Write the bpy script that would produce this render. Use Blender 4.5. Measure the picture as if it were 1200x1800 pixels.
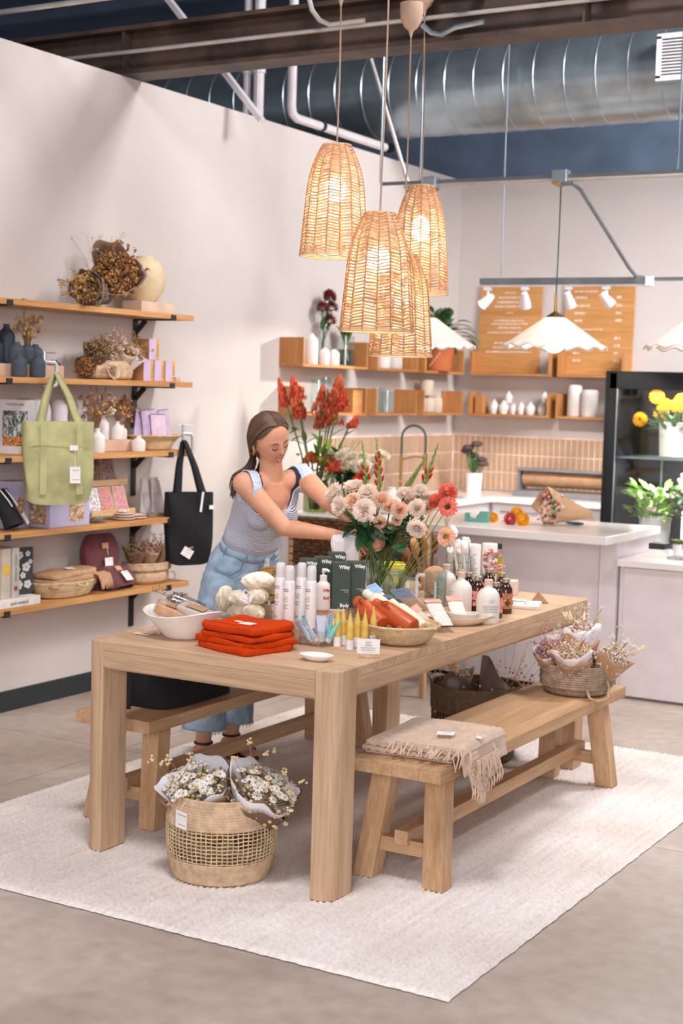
import bpy, math, random
from mathutils import Vector, Matrix, noise
for _o in list(bpy.data.objects): bpy.data.objects.remove(_o)
SC = bpy.context.scene
COL = SC.collection
PI = math.pi
sin, cos, sqrt = math.sin, math.cos, math.sqrt

# ---------------------------------------------------------------- camera
cam_d = bpy.data.cameras.new('camera'); cam = bpy.data.objects.new('camera', cam_d); COL.objects.link(cam)
cam.matrix_world = Matrix(((0.86338, -0.06421, 0.50045, 5.15), (0.50382, 0.05630, -0.86197, 0.0),
                           (0.02717, 0.99635, 0.08096, 1.65), (0, 0, 0, 1)))
cam_d.sensor_fit = 'HORIZONTAL'; cam_d.sensor_width = 24.0; cam_d.lens = 52.63
cam_d.clip_start = 0.05; cam_d.clip_end = 100
cam_d.dof.use_dof = True; cam_d.dof.focus_distance = 5.3; cam_d.dof.aperture_fstop = 3.4
SC.camera = cam

# ---------------------------------------------------------------- world, lights, exposure
wd = bpy.data.worlds.new('world'); SC.world = wd; wd.use_nodes = True
wd.node_tree.nodes['Background'].inputs[0].default_value = (0.92, 0.92, 1.0, 1)
wd.node_tree.nodes['Background'].inputs[1].default_value = 0.30
def lamp(name, kind, loc, power, color=(1, .93, .84), size=.3, target=None, spot=None, size_y=None, blend=.4):
    d = bpy.data.lights.new(name, kind); d.energy = power; d.color = color
    if kind == 'AREA':
        d.size = size
        if size_y: d.shape = 'RECTANGLE'; d.size_y = size_y
    else: d.shadow_soft_size = size
    if kind == 'SPOT': d.spot_size = math.radians(spot or 60); d.spot_blend = blend
    o = bpy.data.objects.new(name, d); COL.objects.link(o); o.location = loc
    if target is not None: o.rotation_euler = (Vector(target) - Vector(loc)).to_track_quat('-Z', 'Y').to_euler()
    return o
# unseen area lights standing for ceiling fixtures, plus fill added behind the camera
lamp('ceiling_lamp', 'AREA', (2.9, 3.0, 4.9), 95, (1, .965, .99), .9, (2.5, 3.8, 0), size_y=.9)
lamp('ceiling_lamp', 'AREA', (4.6, 7.6, 4.9), 170, (1, .965, .99), 1.0, (2.2, 9.6, 1.2), size_y=1.0)
lamp('ceiling_lamp', 'AREA', (6.0, 6.2, 4.7), 80, (1, .965, .99), 1.0, (1.4, 9.6, 1.2), size_y=1.0)
lamp('front_fill', 'AREA', (6.5, -2.8, 2.6), 260, (.99, .96, 1), 4.0, (1.5, 7.0, 1.2), size_y=2.6)  # unseen fill behind the camera, added to brighten the near-facing sides
lamp('back_wall_fill', 'AREA', (5.0, 8.2, 3.3), 19, (.97, .97, 1), .8, (1.6, 10.6, 2.2), size_y=.5).data.spread = math.radians(75)  # unseen fill added off to the right to brighten the back wall
lamp('far_wall_fill', 'AREA', (1.5, 13.0, 5.0), 150, (.95, .97, 1), 1.5, (1.0, 16.5, 3.4), size_y=1.5)  # unseen fill added to lift the dark far wall
lamp('wall_spot', 'SPOT', (2.6, 4.2, 4.6), 32, (1, .95, .9), .06, (0, 6.8, 1.9), 80, blend=.7)
lamp('wall_spot', 'SPOT', (2.2, 7.6, 4.4), 26, (1, .95, .9), .06, (0, 5.2, 2.0), 80, blend=.7)
SC.view_settings.view_transform = 'Standard'; SC.view_settings.look = 'None'
SC.view_settings.gamma = 1.0; SC.view_settings.use_curve_mapping = False
SC.view_settings.exposure = 0.38
SC.cycles.use_denoising = True
SC.cycles.max_bounces = 8; SC.cycles.transparent_max_bounces = 28; SC.cycles.transmission_bounces = 8
SC.cycles.sample_clamp_indirect = 6; SC.cycles.caustics_reflective = False; SC.cycles.caustics_refractive = False

# ---------------------------------------------------------------- materials
def lin(c):
    return tuple(((v/255)/12.92 if v/255 <= .04045 else ((v/255+.055)/1.055)**2.4) for v in c)
MATS = {}
def nt(name):
    m = bpy.data.materials.new(name); m.use_nodes = True
    t = m.node_tree; return m, t, t.nodes['Principled BSDF']
def node(t, kind, **kw):
    n = t.nodes.new(kind)
    for k, v in kw.items():
        if hasattr(n, k): setattr(n, k, v)
        else: n.inputs[k].default_value = v
    return n
def ramp(t, cols, const=False, pos=None):
    r = t.nodes.new('ShaderNodeValToRGB'); e = r.color_ramp.elements
    while len(e) < len(cols): e.new(.5)
    n = len(cols)
    for i, c in enumerate(cols):
        e[i].position = pos[i] if pos else (i/n if const else i/max(1, n-1))
        e[i].color = (*lin(c), 1)
    r.color_ramp.interpolation = 'CONSTANT' if const else 'LINEAR'
    return r
def coords(t, scale=(1, 1, 1), rot=(0, 0, 0), src='Object'):
    tc = t.nodes.new('ShaderNodeTexCoord'); mp = t.nodes.new('ShaderNodeMapping')
    mp.inputs['Scale'].default_value = scale; mp.inputs['Rotation'].default_value = rot
    t.links.new(tc.outputs[src], mp.inputs['Vector']); return mp.outputs['Vector']
def add_bump(t, b, vec, scale, strength, dist=.004, kind='noise', detail=3):
    if kind == 'noise': n = node(t, 'ShaderNodeTexNoise', Scale=scale, Detail=detail); out = n.outputs['Fac']
    else: n = node(t, 'ShaderNodeTexVoronoi', Scale=scale); out = n.outputs['Distance']
    t.links.new(vec, n.inputs['Vector'])
    bp = node(t, 'ShaderNodeBump', Strength=strength, Distance=dist)
    t.links.new(out, bp.inputs['Height']); t.links.new(bp.outputs['Normal'], b.inputs['Normal'])
def M(name, col, rough=.6, var=.08, scale=9, bump=0, bscale=90, metal=0, sss=0, coat=0, sheen=0, spec=.5, alpha=None, emit=0, trans=0, ior=1.45):
    if name in MATS: return MATS[name]
    m, t, b = nt(name)
    b.inputs['Roughness'].default_value = rough; b.inputs['Metallic'].default_value = metal
    b.inputs['Specular IOR Level'].default_value = spec
    v = coords(t)
    n = node(t, 'ShaderNodeTexNoise', Scale=scale, Detail=4.0); t.links.new(v, n.inputs['Vector'])
    lo = tuple(max(0, c*(1-var)) for c in col); hi = tuple(min(255, c*(1+var)) for c in col)
    r = ramp(t, [lo, hi], pos=[.3, .7]); t.links.new(n.outputs['Fac'], r.inputs[0])
    t.links.new(r.outputs[0], b.inputs['Base Color'])
    if bump: add_bump(t, b, v, bscale, bump)
    if sss:
        b.inputs['Subsurface Weight'].default_value = sss; b.inputs['Subsurface Radius'].default_value = (.01, .004, .002)
        b.inputs['Subsurface Scale'].default_value = .6
    if coat: b.inputs['Coat Weight'].default_value = coat; b.inputs['Coat Roughness'].default_value = .1
    if sheen: b.inputs['Sheen Weight'].default_value = sheen
    if alpha is not None: b.inputs['Alpha'].default_value = alpha
    if trans: b.inputs['Transmission Weight'].default_value = trans; b.inputs['IOR'].default_value = ior
    if emit:
        t.links.new(r.outputs[0], b.inputs['Emission Color']); b.inputs['Emission Strength'].default_value = emit
    MATS[name] = m; return m
def wood(name, c1, c2, axis='Y', rough=.5, grain=1.0, spec=.35):
    if name in MATS: return MATS[name]
    m, t, b = nt(name); b.inputs['Roughness'].default_value = rough; b.inputs['Specular IOR Level'].default_value = spec
    s = [26*grain]*3; s['XYZ'.index(axis)] = 1.3*grain
    v = coords(t, s)
    oi = node(t, 'ShaderNodeObjectInfo'); ad = node(t, 'ShaderNodeVectorMath', operation='ADD')
    mu = node(t, 'ShaderNodeMath', operation='MULTIPLY'); mu.inputs[1].default_value = 37.0
    t.links.new(oi.outputs['Random'], mu.inputs[0]); t.links.new(v, ad.inputs[0]); t.links.new(mu.outputs[0], ad.inputs[1])
    n = node(t, 'ShaderNodeTexNoise', Scale=.55, Detail=5.0, Distortion=.6); t.links.new(ad.outputs[0], n.inputs['Vector'])
    r = ramp(t, [c1, tuple((a+d)/2 for a, d in zip(c1, c2)), c2], pos=[.3, .5, .72]); t.links.new(n.outputs['Fac'], r.inputs[0])
    n2 = node(t, 'ShaderNodeTexNoise', Scale=4.0, Detail=2.0); t.links.new(ad.outputs[0], n2.inputs['Vector'])
    mx = node(t, 'ShaderNodeMix', data_type='RGBA', blend_type='MULTIPLY'); mx.inputs['Factor'].default_value = .25
    r2 = ramp(t, [(150, 140, 130), (255, 255, 255)], pos=[.35, .6]); t.links.new(n2.outputs['Fac'], r2.inputs[0])
    t.links.new(r.outputs[0], mx.inputs[6]); t.links.new(r2.outputs[0], mx.inputs[7]); t.links.new(mx.outputs[2], b.inputs['Base Color'])
    bp = node(t, 'ShaderNodeBump', Strength=.12, Distance=.002); t.links.new(n2.outputs['Fac'], bp.inputs['Height']); t.links.new(bp.outputs[0], b.inputs['Normal'])
    MATS[name] = m; return m
def palette(name, cols, rough=.75, sss=0, spec=.3):
    if name in MATS: return MATS[name]
    m, t, b = nt(name); b.inputs['Roughness'].default_value = rough; b.inputs['Specular IOR Level'].default_value = spec
    g = node(t, 'ShaderNodeNewGeometry'); r = ramp(t, cols, const=True)
    t.links.new(g.outputs['Random Per Island'], r.inputs[0])
    n = node(t, 'ShaderNodeTexNoise', Scale=60.0); v = coords(t); t.links.new(v, n.inputs['Vector'])
    mx = node(t, 'ShaderNodeMix', data_type='RGBA', blend_type='MULTIPLY'); mx.inputs['Factor'].default_value = .12 if sss else .35
    r2 = ramp(t, [(190, 190, 190), (255, 255, 255)], pos=[.35, .65]); t.links.new(n.outputs['Fac'], r2.inputs[0])
    t.links.new(r.outputs[0], mx.inputs[6]); t.links.new(r2.outputs[0], mx.inputs[7]); t.links.new(mx.outputs[2], b.inputs['Base Color'])
    if sss:                                                       # thin petals let light through
        tl = node(t, 'ShaderNodeBsdfTranslucent'); ms = node(t, 'ShaderNodeMixShader'); ms.inputs[0].default_value = .5
        t.links.new(mx.outputs[2], tl.inputs[0]); t.links.new(b.outputs[0], ms.inputs[1]); t.links.new(tl.outputs[0], ms.inputs[2]); t.links.new(ms.outputs[0], t.nodes['Material Output'].inputs['Surface'])
    MATS[name] = m; return m
def blotch(name, cols, scale=30, rough=.5, bumpy=0, dist=1.0, pos=None, src='Object', vscale=(1, 1, 1)):
    """printed pattern: soft-edged colour blobs"""
    if name in MATS: return MATS[name]
    m, t, b = nt(name); b.inputs['Roughness'].default_value = rough
    v = coords(t, vscale, src=src); n = node(t, 'ShaderNodeTexNoise', Scale=scale, Detail=2.0, Distortion=dist); t.links.new(v, n.inputs['Vector'])
    k = len(cols); r = ramp(t, cols, const=True, pos=pos or [0]+[.36+.3*i/(k-1) for i in range(k-1)])
    t.links.new(n.outputs['Fac'], r.inputs[0]); t.links.new(r.outputs[0], b.inputs['Base Color'])
    MATS[name] = m; return m
def glass(name, col=(240, 245, 245), rough=.02, ior=1.25):
    """thin clear glass"""
    if name in MATS: return MATS[name]
    m, t, b = nt(name)
    tr = node(t, 'ShaderNodeBsdfTransparent'); tr.inputs[0].default_value = (*lin(col), 1)
    gl = node(t, 'ShaderNodeBsdfGlossy'); gl.inputs['Roughness'].default_value = rough; gl.inputs[0].default_value = (.95, .97, 1, 1)
    lw = node(t, 'ShaderNodeLayerWeight', Blend=.5); pw = node(t, 'ShaderNodeMath', operation='POWER'); pw.inputs[1].default_value = 3.5
    fr = node(t, 'ShaderNodeMath', operation='MULTIPLY_ADD'); fr.inputs[1].default_value = .45+(ior-1.25); fr.inputs[2].default_value = .06; t.links.new(lw.outputs['Facing'], pw.inputs[0]); t.links.new(pw.outputs[0], fr.inputs[0])
    n = node(t, 'ShaderNodeTexNoise', Scale=14.0); v = coords(t); t.links.new(v, n.inputs['Vector'])
    bp = node(t, 'ShaderNodeBump', Strength=.03); t.links.new(n.outputs['Fac'], bp.inputs['Height'])
    t.links.new(bp.outputs[0], gl.inputs['Normal'])
    mx = node(t, 'ShaderNodeMixShader'); t.links.new(fr.outputs[0], mx.inputs[0]); t.links.new(tr.outputs[0], mx.inputs[1]); t.links.new(gl.outputs[0], mx.inputs[2])
    t.links.new(mx.outputs[0], t.nodes['Material Output'].inputs['Surface']); MATS[name] = m; return m
def emis(name, col, strength):
    if name in MATS: return MATS[name]
    return M(name, col, emit=strength, var=.02)

# ---------------------------------------------------------------- mesh builder
def rotz(a): return Matrix.Rotation(a, 4, 'Z')
def TR(loc=(0, 0, 0), rot=(0, 0, 0)):
    from mathutils import Euler
    return Matrix.Translation(loc) @ Euler(rot).to_matrix().to_4x4()
class MB:
    def __init__(s): s.v = []; s.f = []
    def add(s, vs, fs, Mx=None):
        o = len(s.v)
        s.v += [tuple(Mx @ Vector(p)) if Mx is not None else tuple(p) for p in vs]
        s.f += [tuple(i+o for i in f) for f in fs]; return s
    def box(s, c, d, Mx=None):
        x, y, z = d[0]/2, d[1]/2, d[2]/2
        vs = [(c[0]+a*x, c[1]+b*y, c[2]+e*z) for a in (-1, 1) for b in (-1, 1) for e in (-1, 1)]
        return s.add(vs, [(0, 1, 3, 2), (4, 6, 7, 5), (0, 4, 5, 1), (2, 3, 7, 6), (0, 2, 6, 4), (1, 5, 7, 3)], Mx)
    def bar(s, a, b, w, h=None, up=(0, 0, 1)):
        """square-section bar from a to b"""
        h = h or w; a = Vector(a); b = Vector(b); d = (b-a).normalized(); r = d.cross(Vector(up))
        if r.length < 1e-4: r = d.cross(Vector((0, 1, 0)))
        r.normalize(); u = r.cross(d)
        vs = [p + r*i*w/2 + u*j*h/2 for p in (a, b) for i, j in ((-1, -1), (1, -1), (1, 1), (-1, 1))]
        return s.add(vs, [(3, 2, 1, 0), (4, 5, 6, 7), (0, 1, 5, 4), (1, 2, 6, 5), (2, 3, 7, 6), (3, 0, 4, 7)])
    def tube(s, pts, r, n=8, cap=True, flat=1.0, closed=False):
        pts = [Vector(p) for p in pts]; k = len(pts)
        rs = r if isinstance(r, (list, tuple)) else [r]*k
        o = len(s.v); nrm = None
        for i, p in enumerate(pts):
            if closed: d = pts[(i+1) % k]-pts[i-1]
            else: d = pts[min(i+1, k-1)]-pts[max(i-1, 0)]
            if d.length < 1e-9: d = Vector((0, 0, 1))
            d.normalize()
            if nrm is None:
                nrm = d.cross(Vector((0, 0, 1)))
                if nrm.length < .05: nrm = d.cross(Vector((0, 1, 0)))
            nrm = nrm - d*nrm.dot(d)
            if nrm.length < 1e-6: nrm = d.orthogonal()
            nrm.normalize(); bn = d.cross(nrm)
            for j in range(n):
                a = 2*PI*j/n; s.v.append(tuple(p + (nrm*cos(a) + bn*sin(a)*flat)*rs[i]))
        for i in range(k if closed else k-1):
            i2 = (i+1) % k
            for j in range(n):
                j2 = (j+1) % n; s.f.append((o+i*n+j, o+i*n+j2, o+i2*n+j2, o+i2*n+j))
        if cap and not closed:
            s.f.append(tuple(o+j for j in range(n-1, -1, -1))); s.f.append(tuple(o+(k-1)*n+j for j in range(n)))
        return s
    def lathe(s, prof, n=24, Mx=None, wob=None):
        vs = []; fs = []; k = len(prof)
        for i, (r, z) in enumerate(prof):
            for j in range(n):
                a = 2*PI*j/n; rr = r + (wob(i, a) if wob else 0); vs.append((rr*cos(a), rr*sin(a), z))
        for i in range(k-1):
            for j in range(n):
                j2 = (j+1) % n; fs.append((i*n+j, i*n+j2, (i+1)*n+j2, (i+1)*n+j))
        if prof[0][0] > 1e-6 and len(prof[0]) == 2: fs.append(tuple(range(n-1, -1, -1)))
        if prof[-1][0] > 1e-6: fs.append(tuple((k-1)*n+j for j in range(n)))
        return s.add(vs, fs, Mx)
    def shell(s, prof, n=24, Mx=None, wob=None):
        """lathe of an open profile that is not capped"""
        vs = []; fs = []; k = len(prof)
        for i, (r, z) in enumerate(prof):
            for j in range(n):
                a = 2*PI*j/n; rr = r + (wob(i, a) if wob else 0); vs.append((rr*cos(a), rr*sin(a), z))
        for i in range(k-1):
            for j in range(n):
                j2 = (j+1) % n; fs.append((i*n+j, i*n+j2, (i+1)*n+j2, (i+1)*n+j))
        return s.add(vs, fs, Mx)
    def ell(s, c, r, nu=12, nv=8, Mx=None):
        r = r if isinstance(r, (list, tuple)) else (r, r, r); vs = []; fs = []
        for i in range(nv+1):
            p = PI*i/nv
            for j in range(nu):
                a = 2*PI*j/nu; vs.append((c[0]+r[0]*sin(p)*cos(a), c[1]+r[1]*sin(p)*sin(a), c[2]-r[2]*cos(p)))
        for i in range(nv):
            for j in range(nu):
                j2 = (j+1) % nu; fs.append((i*nu+j, i*nu+j2, (i+1)*nu+j2, (i+1)*nu+j))
        return s.add(vs, fs, Mx)
    def blob(s, c, r, Mx=None):
        """14-triangle-ish octa-sphere for tiny things"""
        x, y, z = c; k = .6*r
        vs = [(x+r, y, z), (x, y+r, z), (x-r, y, z), (x, y-r, z), (x, y, z+r), (x, y, z-r)]
        return s.add(vs, [(0, 1, 4), (1, 2, 4), (2, 3, 4), (3, 0, 4), (1, 0, 5), (2, 1, 5), (3, 2, 5), (0, 3, 5)], Mx)
    def grid(s, fn, nu, nv, cu=False, Mx=None):
        vs = []; fs = []
        for i in range(nv+1):
            for j in range(nu + (0 if cu else 1)): vs.append(tuple(fn(j/nu, i/nv)))
        w = nu if cu else nu+1
        for i in range(nv):
            for j in range(nu):
                j2 = (j+1) % w if cu else j+1; fs.append((i*w+j, i*w+j2, (i+1)*w+j2, (i+1)*w+j))
        return s.add(vs, fs, Mx)
    def prism(s, poly, z0, z1, Mx=None):
        n = len(poly); vs = [(p[0], p[1], z0) for p in poly]+[(p[0], p[1], z1) for p in poly]
        fs = [tuple(range(n-1, -1, -1)), tuple(range(n, 2*n))]+[(i, (i+1) % n, n+(i+1) % n, n+i) for i in range(n)]
        return s.add(vs, fs, Mx)
    def leaf(s, base, d, L, w, droop=.2, up=(0, 0, 1), n=4, cup=.25):
        base = Vector(base); d = Vector(d).normalized(); sd = d.cross(Vector(up))
        if sd.length < .01: sd = Vector((1, 0, 0))
        sd.normalize(); un = sd.cross(d); vs = []; fs = []
        for i in range(n+1):
            t = i/n; p = base + d*L*t - un*droop*L*t*t; ww = w*sin(PI*min(1, .12+t*.88))**.8/2 if t < 1 else 0
            vs += [p - sd*ww + un*cup*ww, p, p + sd*ww + un*cup*ww]
        for i in range(n):
            a = i*3; fs += [(a, a+1, a+4, a+3), (a+1, a+2, a+5, a+4)]
        return s.add(vs, fs)
    def build(s, name, mat, parent=None, smooth=35, bevel=0, solid=0, seg=2, sub=0):
        me = bpy.data.meshes.new(name); me.from_pydata(s.v, [], s.f); me.validate(); me.update()
        if smooth:
            me.shade_smooth()
            if smooth < 180: me.set_sharp_from_angle(angle=math.radians(smooth))
        me.materials.append(mat); o = bpy.data.objects.new(name, me); COL.objects.link(o)
        if parent is not None: o.parent = parent
        if solid: md = o.modifiers.new('solid', 'SOLIDIFY'); md.thickness = solid; md.offset = 0
        if sub: md = o.modifiers.new('sub', 'SUBSURF'); md.levels = sub; md.render_levels = sub
        if bevel: md = o.modifiers.new('bevel', 'BEVEL'); md.width = bevel; md.segments = seg; md.limit_method = 'ANGLE'
        return o
def tag(o, label, cat, group=None, kind=None):
    o['label'] = label; o['category'] = cat
    if group: o['group'] = group
    if kind: o['kind'] = kind
    return o
def thing(name, label, cat, loc=(0, 0, 0), rz=0, group=None, rot=None):
    o = bpy.data.objects.new(name, None); o.empty_display_size = .05; COL.objects.link(o)
    o.location = loc; o.rotation_euler = rot if rot is not None else (0, 0, rz)
    return tag(o, label, cat, group)
def struct(o): o['kind'] = 'structure'; return o
def dup(root, loc=None, rot=None, label=None, scale=None):
    r = root.copy(); COL.objects.link(r)
    if loc is not None: r.location = loc
    if rot is not None: r.rotation_euler = rot
    if label: r['label'] = label
    if scale is not None: r.scale = (scale,)*3 if not isinstance(scale, (tuple, list)) else scale
    def kids(a, b):
        for ch in list(a.children):
            c = ch.copy(); COL.objects.link(c); c.parent = b; kids(ch, c)
    kids(root, r); return r
def text(s, size, mat, parent, loc, rot=(0, 0, 0), align='CENTER', name='lettering', sx=1, spacing=1, extr=.0004, bold=0):
    c = bpy.data.curves.new(name, 'FONT'); c.body = s; c.size = size; c.align_x = align; c.align_y = 'CENTER'
    c.extrude = extr; c.offset = bold; c.space_character = spacing; c.resolution_u = 3; c.materials.append(mat)
    q = bpy.data.objects.new('tmp', c); me = bpy.data.meshes.new_from_object(q); bpy.data.objects.remove(q); bpy.data.curves.remove(c)
    o = bpy.data.objects.new(name, me); COL.objects.link(o); o.parent = parent; o.location = loc; o.rotation_euler = rot; o.scale = (sx, 1, 1)
    return o
RX = (PI/2, 0, 0)       # text standing upright, read from -y
RYX = (PI/2, 0, PI/2)   # text standing upright, read from +x
R = random.Random(7)
def U(a, b): return R.uniform(a, b)
def uvec(up=0):
    while 1:
        v = Vector((U(-1, 1), U(-1, 1), U(-1+up, 1)))
        if .1 < v.length < 1: return v.normalized()

# ---------------------------------------------------------------- colours shared by many things
WHITE = M('white_ceramic', (238, 234, 228), .35, .03); MATTE = M('matte_white', (232, 226, 220), .7, .04)
PAPER = M('white_paper', (240, 236, 231), .8, .03); INK = M('grey_ink', (120, 116, 114), .8, .05)
BLACK = M('black_steel', (30, 34, 36), .45, .1); BLKCLOTH = M('black_cotton', (20, 20, 22), .9, .2, 40, .3, 300)
KRAFT = M('kraft_paper', (178, 138, 104), .8, .08, 14, .15, 60)
OAK = [wood('oak_'+a.lower(), (188, 152, 118), (212, 180, 148), a) for a in 'XYZ']
OAKB = [wood('bench_oak_'+a.lower(), (184, 142, 102), (210, 174, 136), a) for a in 'XYZ']
SHELFW = [wood('shelf_oak_'+a.lower(), (196, 140, 84), (222, 168, 110), a) for a in 'XYZ']
BOXW = [wood('box_oak_'+a.lower(), (182, 122, 70), (208, 150, 92), a) for a in 'XYZ']
SEA = M('seagrass', (200, 170, 138), .85, .1, 40, .4, 120)
SEAD = M('dark_seagrass', (104, 82, 58), .85, .14, 40, .4, 140)
SEAG = M('grey_seagrass', (158, 136, 116), .85, .14, 40, .4, 140)
SEAL = M('pale_palm_leaf', (206, 180, 140), .8, .1, 40, .35, 140)
CLEAR = glass('clear_glass', (243, 248, 247))
STEM = M('green_stem', (84, 112, 58), .6, .15); LEAFD = palette('dark_leaf', [(44, 84, 56), (52, 98, 62), (62, 108, 66), (38, 74, 50)], .5)
LEAFL = palette('light_leaf', [(112, 150, 62), (132, 168, 76), (96, 138, 58), (150, 180, 96)], .6)
DRY = palette('dried_stem', [(170, 134, 84), (148, 112, 70), (188, 154, 104), (126, 98, 60)], .85)

# ---------------------------------------------------------------- room shell
WALL = M('wall_paint', (211, 202, 197), .85, .015, 2, .04, 220)
DARKB = M('dark_blue_paint', (88, 101, 120), .9, .1, 2)
def concrete():
    m, t, b = nt('polished_concrete'); v = coords(t); b.inputs['Roughness'].default_value = .42
    n1 = node(t, 'ShaderNodeTexNoise', Scale=.9, Detail=6.0, Distortion=.4); n2 = node(t, 'ShaderNodeTexNoise', Scale=14.0, Detail=4.0)
    t.links.new(v, n1.inputs['Vector']); t.links.new(v, n2.inputs['Vector'])
    r = ramp(t, [(166, 150, 138), (186, 171, 159), (203, 190, 180)], pos=[.3, .5, .7]); t.links.new(n1.outputs['Fac'], r.inputs[0])
    r2 = ramp(t, [(205, 200, 196), (255, 255, 255)], pos=[.3, .7]); t.links.new(n2.outputs['Fac'], r2.inputs[0])
    mx = node(t, 'ShaderNodeMix', data_type='RGBA', blend_type='MULTIPLY'); mx.inputs['Factor'].default_value = .5
    t.links.new(r.outputs[0], mx.inputs[6]); t.links.new(r2.outputs[0], mx.inputs[7]); t.links.new(mx.outputs[2], b.inputs['Base Color'])
    rr = node(t, 'ShaderNodeMapRange'); rr.inputs['To Min'].default_value = .35; rr.inputs['To Max'].default_value = .6
    t.links.new(n1.outputs['Fac'], rr.inputs[0]); t.links.new(rr.outputs[0], b.inputs['Roughness']); return m
CONC = concrete(); JOINT = M('joint_filler', (92, 82, 72), .9)
fl = struct(MB().box((3, 7, -.03), (18, 24, .05)).build('floor', JOINT, smooth=0))
xs = [-6, -2.42, .955, 4.3, 7.6, 12]; ys = [-5, -1.6, 1.75, 5.28, 8.7, 12.1, 19]
for i in range(5):
    for j in range(6):
        MB().box(((xs[i]+xs[i+1])/2, (ys[j]+ys[j+1])/2, -.0045), (xs[i+1]-xs[i]-.005, ys[j+1]-ys[j]-.005, .009)).build('slab', CONC, fl, smooth=0)
wl = struct(MB().box((-.06, 4.8, 1.645), (.12, 11.6, 3.29)).build('wall_left', WALL, smooth=0))
wb = struct(MB().box((2.4, 10.65, 1.64), (5.0, .12, 3.275)).build('wall_back', WALL, smooth=0))
struct(MB().box((.006, 4.8, .052), (.012, 11.5, .104)).build('baseboard_left', M('black_vinyl_base', (38, 44, 48), .5), smooth=0))
struct(MB().box((1, 16.5, 3), (22, .1, 6)).build('wall_far', DARKB, smooth=0))
struct(MB().box((-7.5, 7, 3), (.1, 22, 6)).build('wall_outer', DARKB, smooth=0))
ce = struct(MB().box((2, 9, 5.65), (22, 18, .1)).build('ceiling', DARKB, smooth=0))
for i in range(14):                                                # corrugated deck ribs
    MB().box((2, 1+i*1.15, 5.55), (22, .12, .1)).build('deck_rib', DARKB, ce, smooth=0)

# ceiling structure and services
BEAM = M('brown_steel', (70, 54, 46), .55, .35, 5, .1, 60); GALV = M('galvanised_steel', (160, 174, 182), .31, .1, 5, .05, 60, metal=.8)
CONDM = M('grey_conduit', (196, 190, 184), .4, .06, metal=.4); PIPEW = M('white_pipe', (226, 220, 222), .4, .03)
def ibeam(name, y, z0, z1, x0, x1, label, w=.18):
    b = MB(); L = x1-x0; c = (x0+x1)/2
    b.box((c, y, z0+.011), (L, w, .022)); b.box((c, y, z1-.011), (L, w, .022)); b.box((c, y, (z0+z1)/2), (L, .016, z1-z0-.03))
    o = b.build(name, BEAM, smooth=0); tag(o, label, 'beam')
    for k in range(3):
        MB().box((x0+.9+k*2.6, y-.045, (z0+z1)/2), (.012, .07, z1-z0-.05)).build('stiffener', BEAM, o, smooth=0)
    return o
ibeam('steel_beam', 6.5, 3.292, 3.545, -3.5, 7, 'brown steel beam passing over the white wall in front of the round duct')
ibeam('steel_beam', 4.75, 3.62, 3.9, -4, 7, 'reddish steel beam at the very top edge, nearest the viewer')
def pipe(name, pts, r, mat, label, cat='pipe', group=None, n=10):
    o = MB().tube(pts, r, n).build(name, mat); tag(o, label, cat, group)
    return o
pipe('conduit', [(-3, 6.385, 3.40), (7, 6.385, 3.40)], .011, CONDM, 'thin metal conduit fixed along the middle of the brown steel beam', 'conduit')
c0 = (-0.105,5.600,3.444); c1 = (0.651,5.600,3.440)
pipe('conduit', [(c0[0]-1, 5.6, c0[2]), (7, 5.6, c0[2])], .013, CONDM, 'pale conduit crossing the upper left corner under the ceiling', 'conduit')
e0 = (0.050,8.029,3.343); e1 = (0.050,9.246,3.303)
pp = [(.05, e0[1], 5.2), (.05, e0[1], e0[2]+.06), (.05, e0[1]+.015, e0[2]+.02), (.05, e0[1]+.06, e0[2]), (.05, e1[1], e0[2]-.005)]
po = pipe('drain_pipe', pp, .028, PIPEW, 'white pipe dropping to the wall top and bending along it')
for q in (.35, 1.3): MB().tube([(.05, e0[1]+q, e0[2]+.002), (.05, e0[1]+q+.03, e0[2]+.002)], .036, 10).build('pipe_clamp', BLACK, po)
for px, r in ((-.27, .024), (-.18, .034)):
    o = pipe('riser_pipe', [(px, 8.0, 3.0), (px, 8.0, 5.5)], r, PIPEW, 'white vertical pipe behind the wall top, '+('thinner left one of the pair' if r < .03 else 'thicker right one of the pair'))
    MB().tube([(px, 8.0, 3.62), (px, 8.0, 3.68)], r+.008, 10).build('pipe_coupling', PIPEW, o)
a = (-0.558,7.400,4.087); b = (0.246,7.400,3.201)
o = tag(MB().bar(a, b, .045, .03).build('brace', PIPEW, smooth=0), 'white diagonal channel brace running down behind the brown beam', 'brace')
a = (0.652,7.900,3.696); b = (0.955,7.900,2.876)
pipe('conduit', [a, b], .011, CONDM, 'thin grey conduit slanting down to the left end of the lamp rail', 'conduit')
for i, (px, py, px2, py2, lab) in enumerate(((673,60,668,322,'left hanging wire of the lamp rail'), (750,60,738,325,'second hanging wire of the lamp rail'), (1195,30,1189,300,'right hanging wire of the lamp rail'))):
    pass
for a, b, lab in (((0.843,7.750,3.776), (0.851,7.750,2.861), 'thin steel wire holding the left end of the lamp rail'),
                  ((1.132,7.750,3.748), (1.112,7.750,2.849), 'thin steel wire holding the lamp rail beside the rattan lamp cords'),
                  ((2.605,7.750,3.721), (2.628,7.750,2.845), 'thin steel wire holding the right part of the lamp rail')):
    o = pipe('hanging_wire', [(b[0], b[1], b[2]+2.2), b], .006, GALV, lab, 'wire', n=6)
a = (1.074,9.000,2.416)
pipe('hanging_wire', [(a[0], 9, a[2]+2.5), a], .005, GALV, 'thin steel wire holding the spotlight track', 'wire', n=6)

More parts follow.
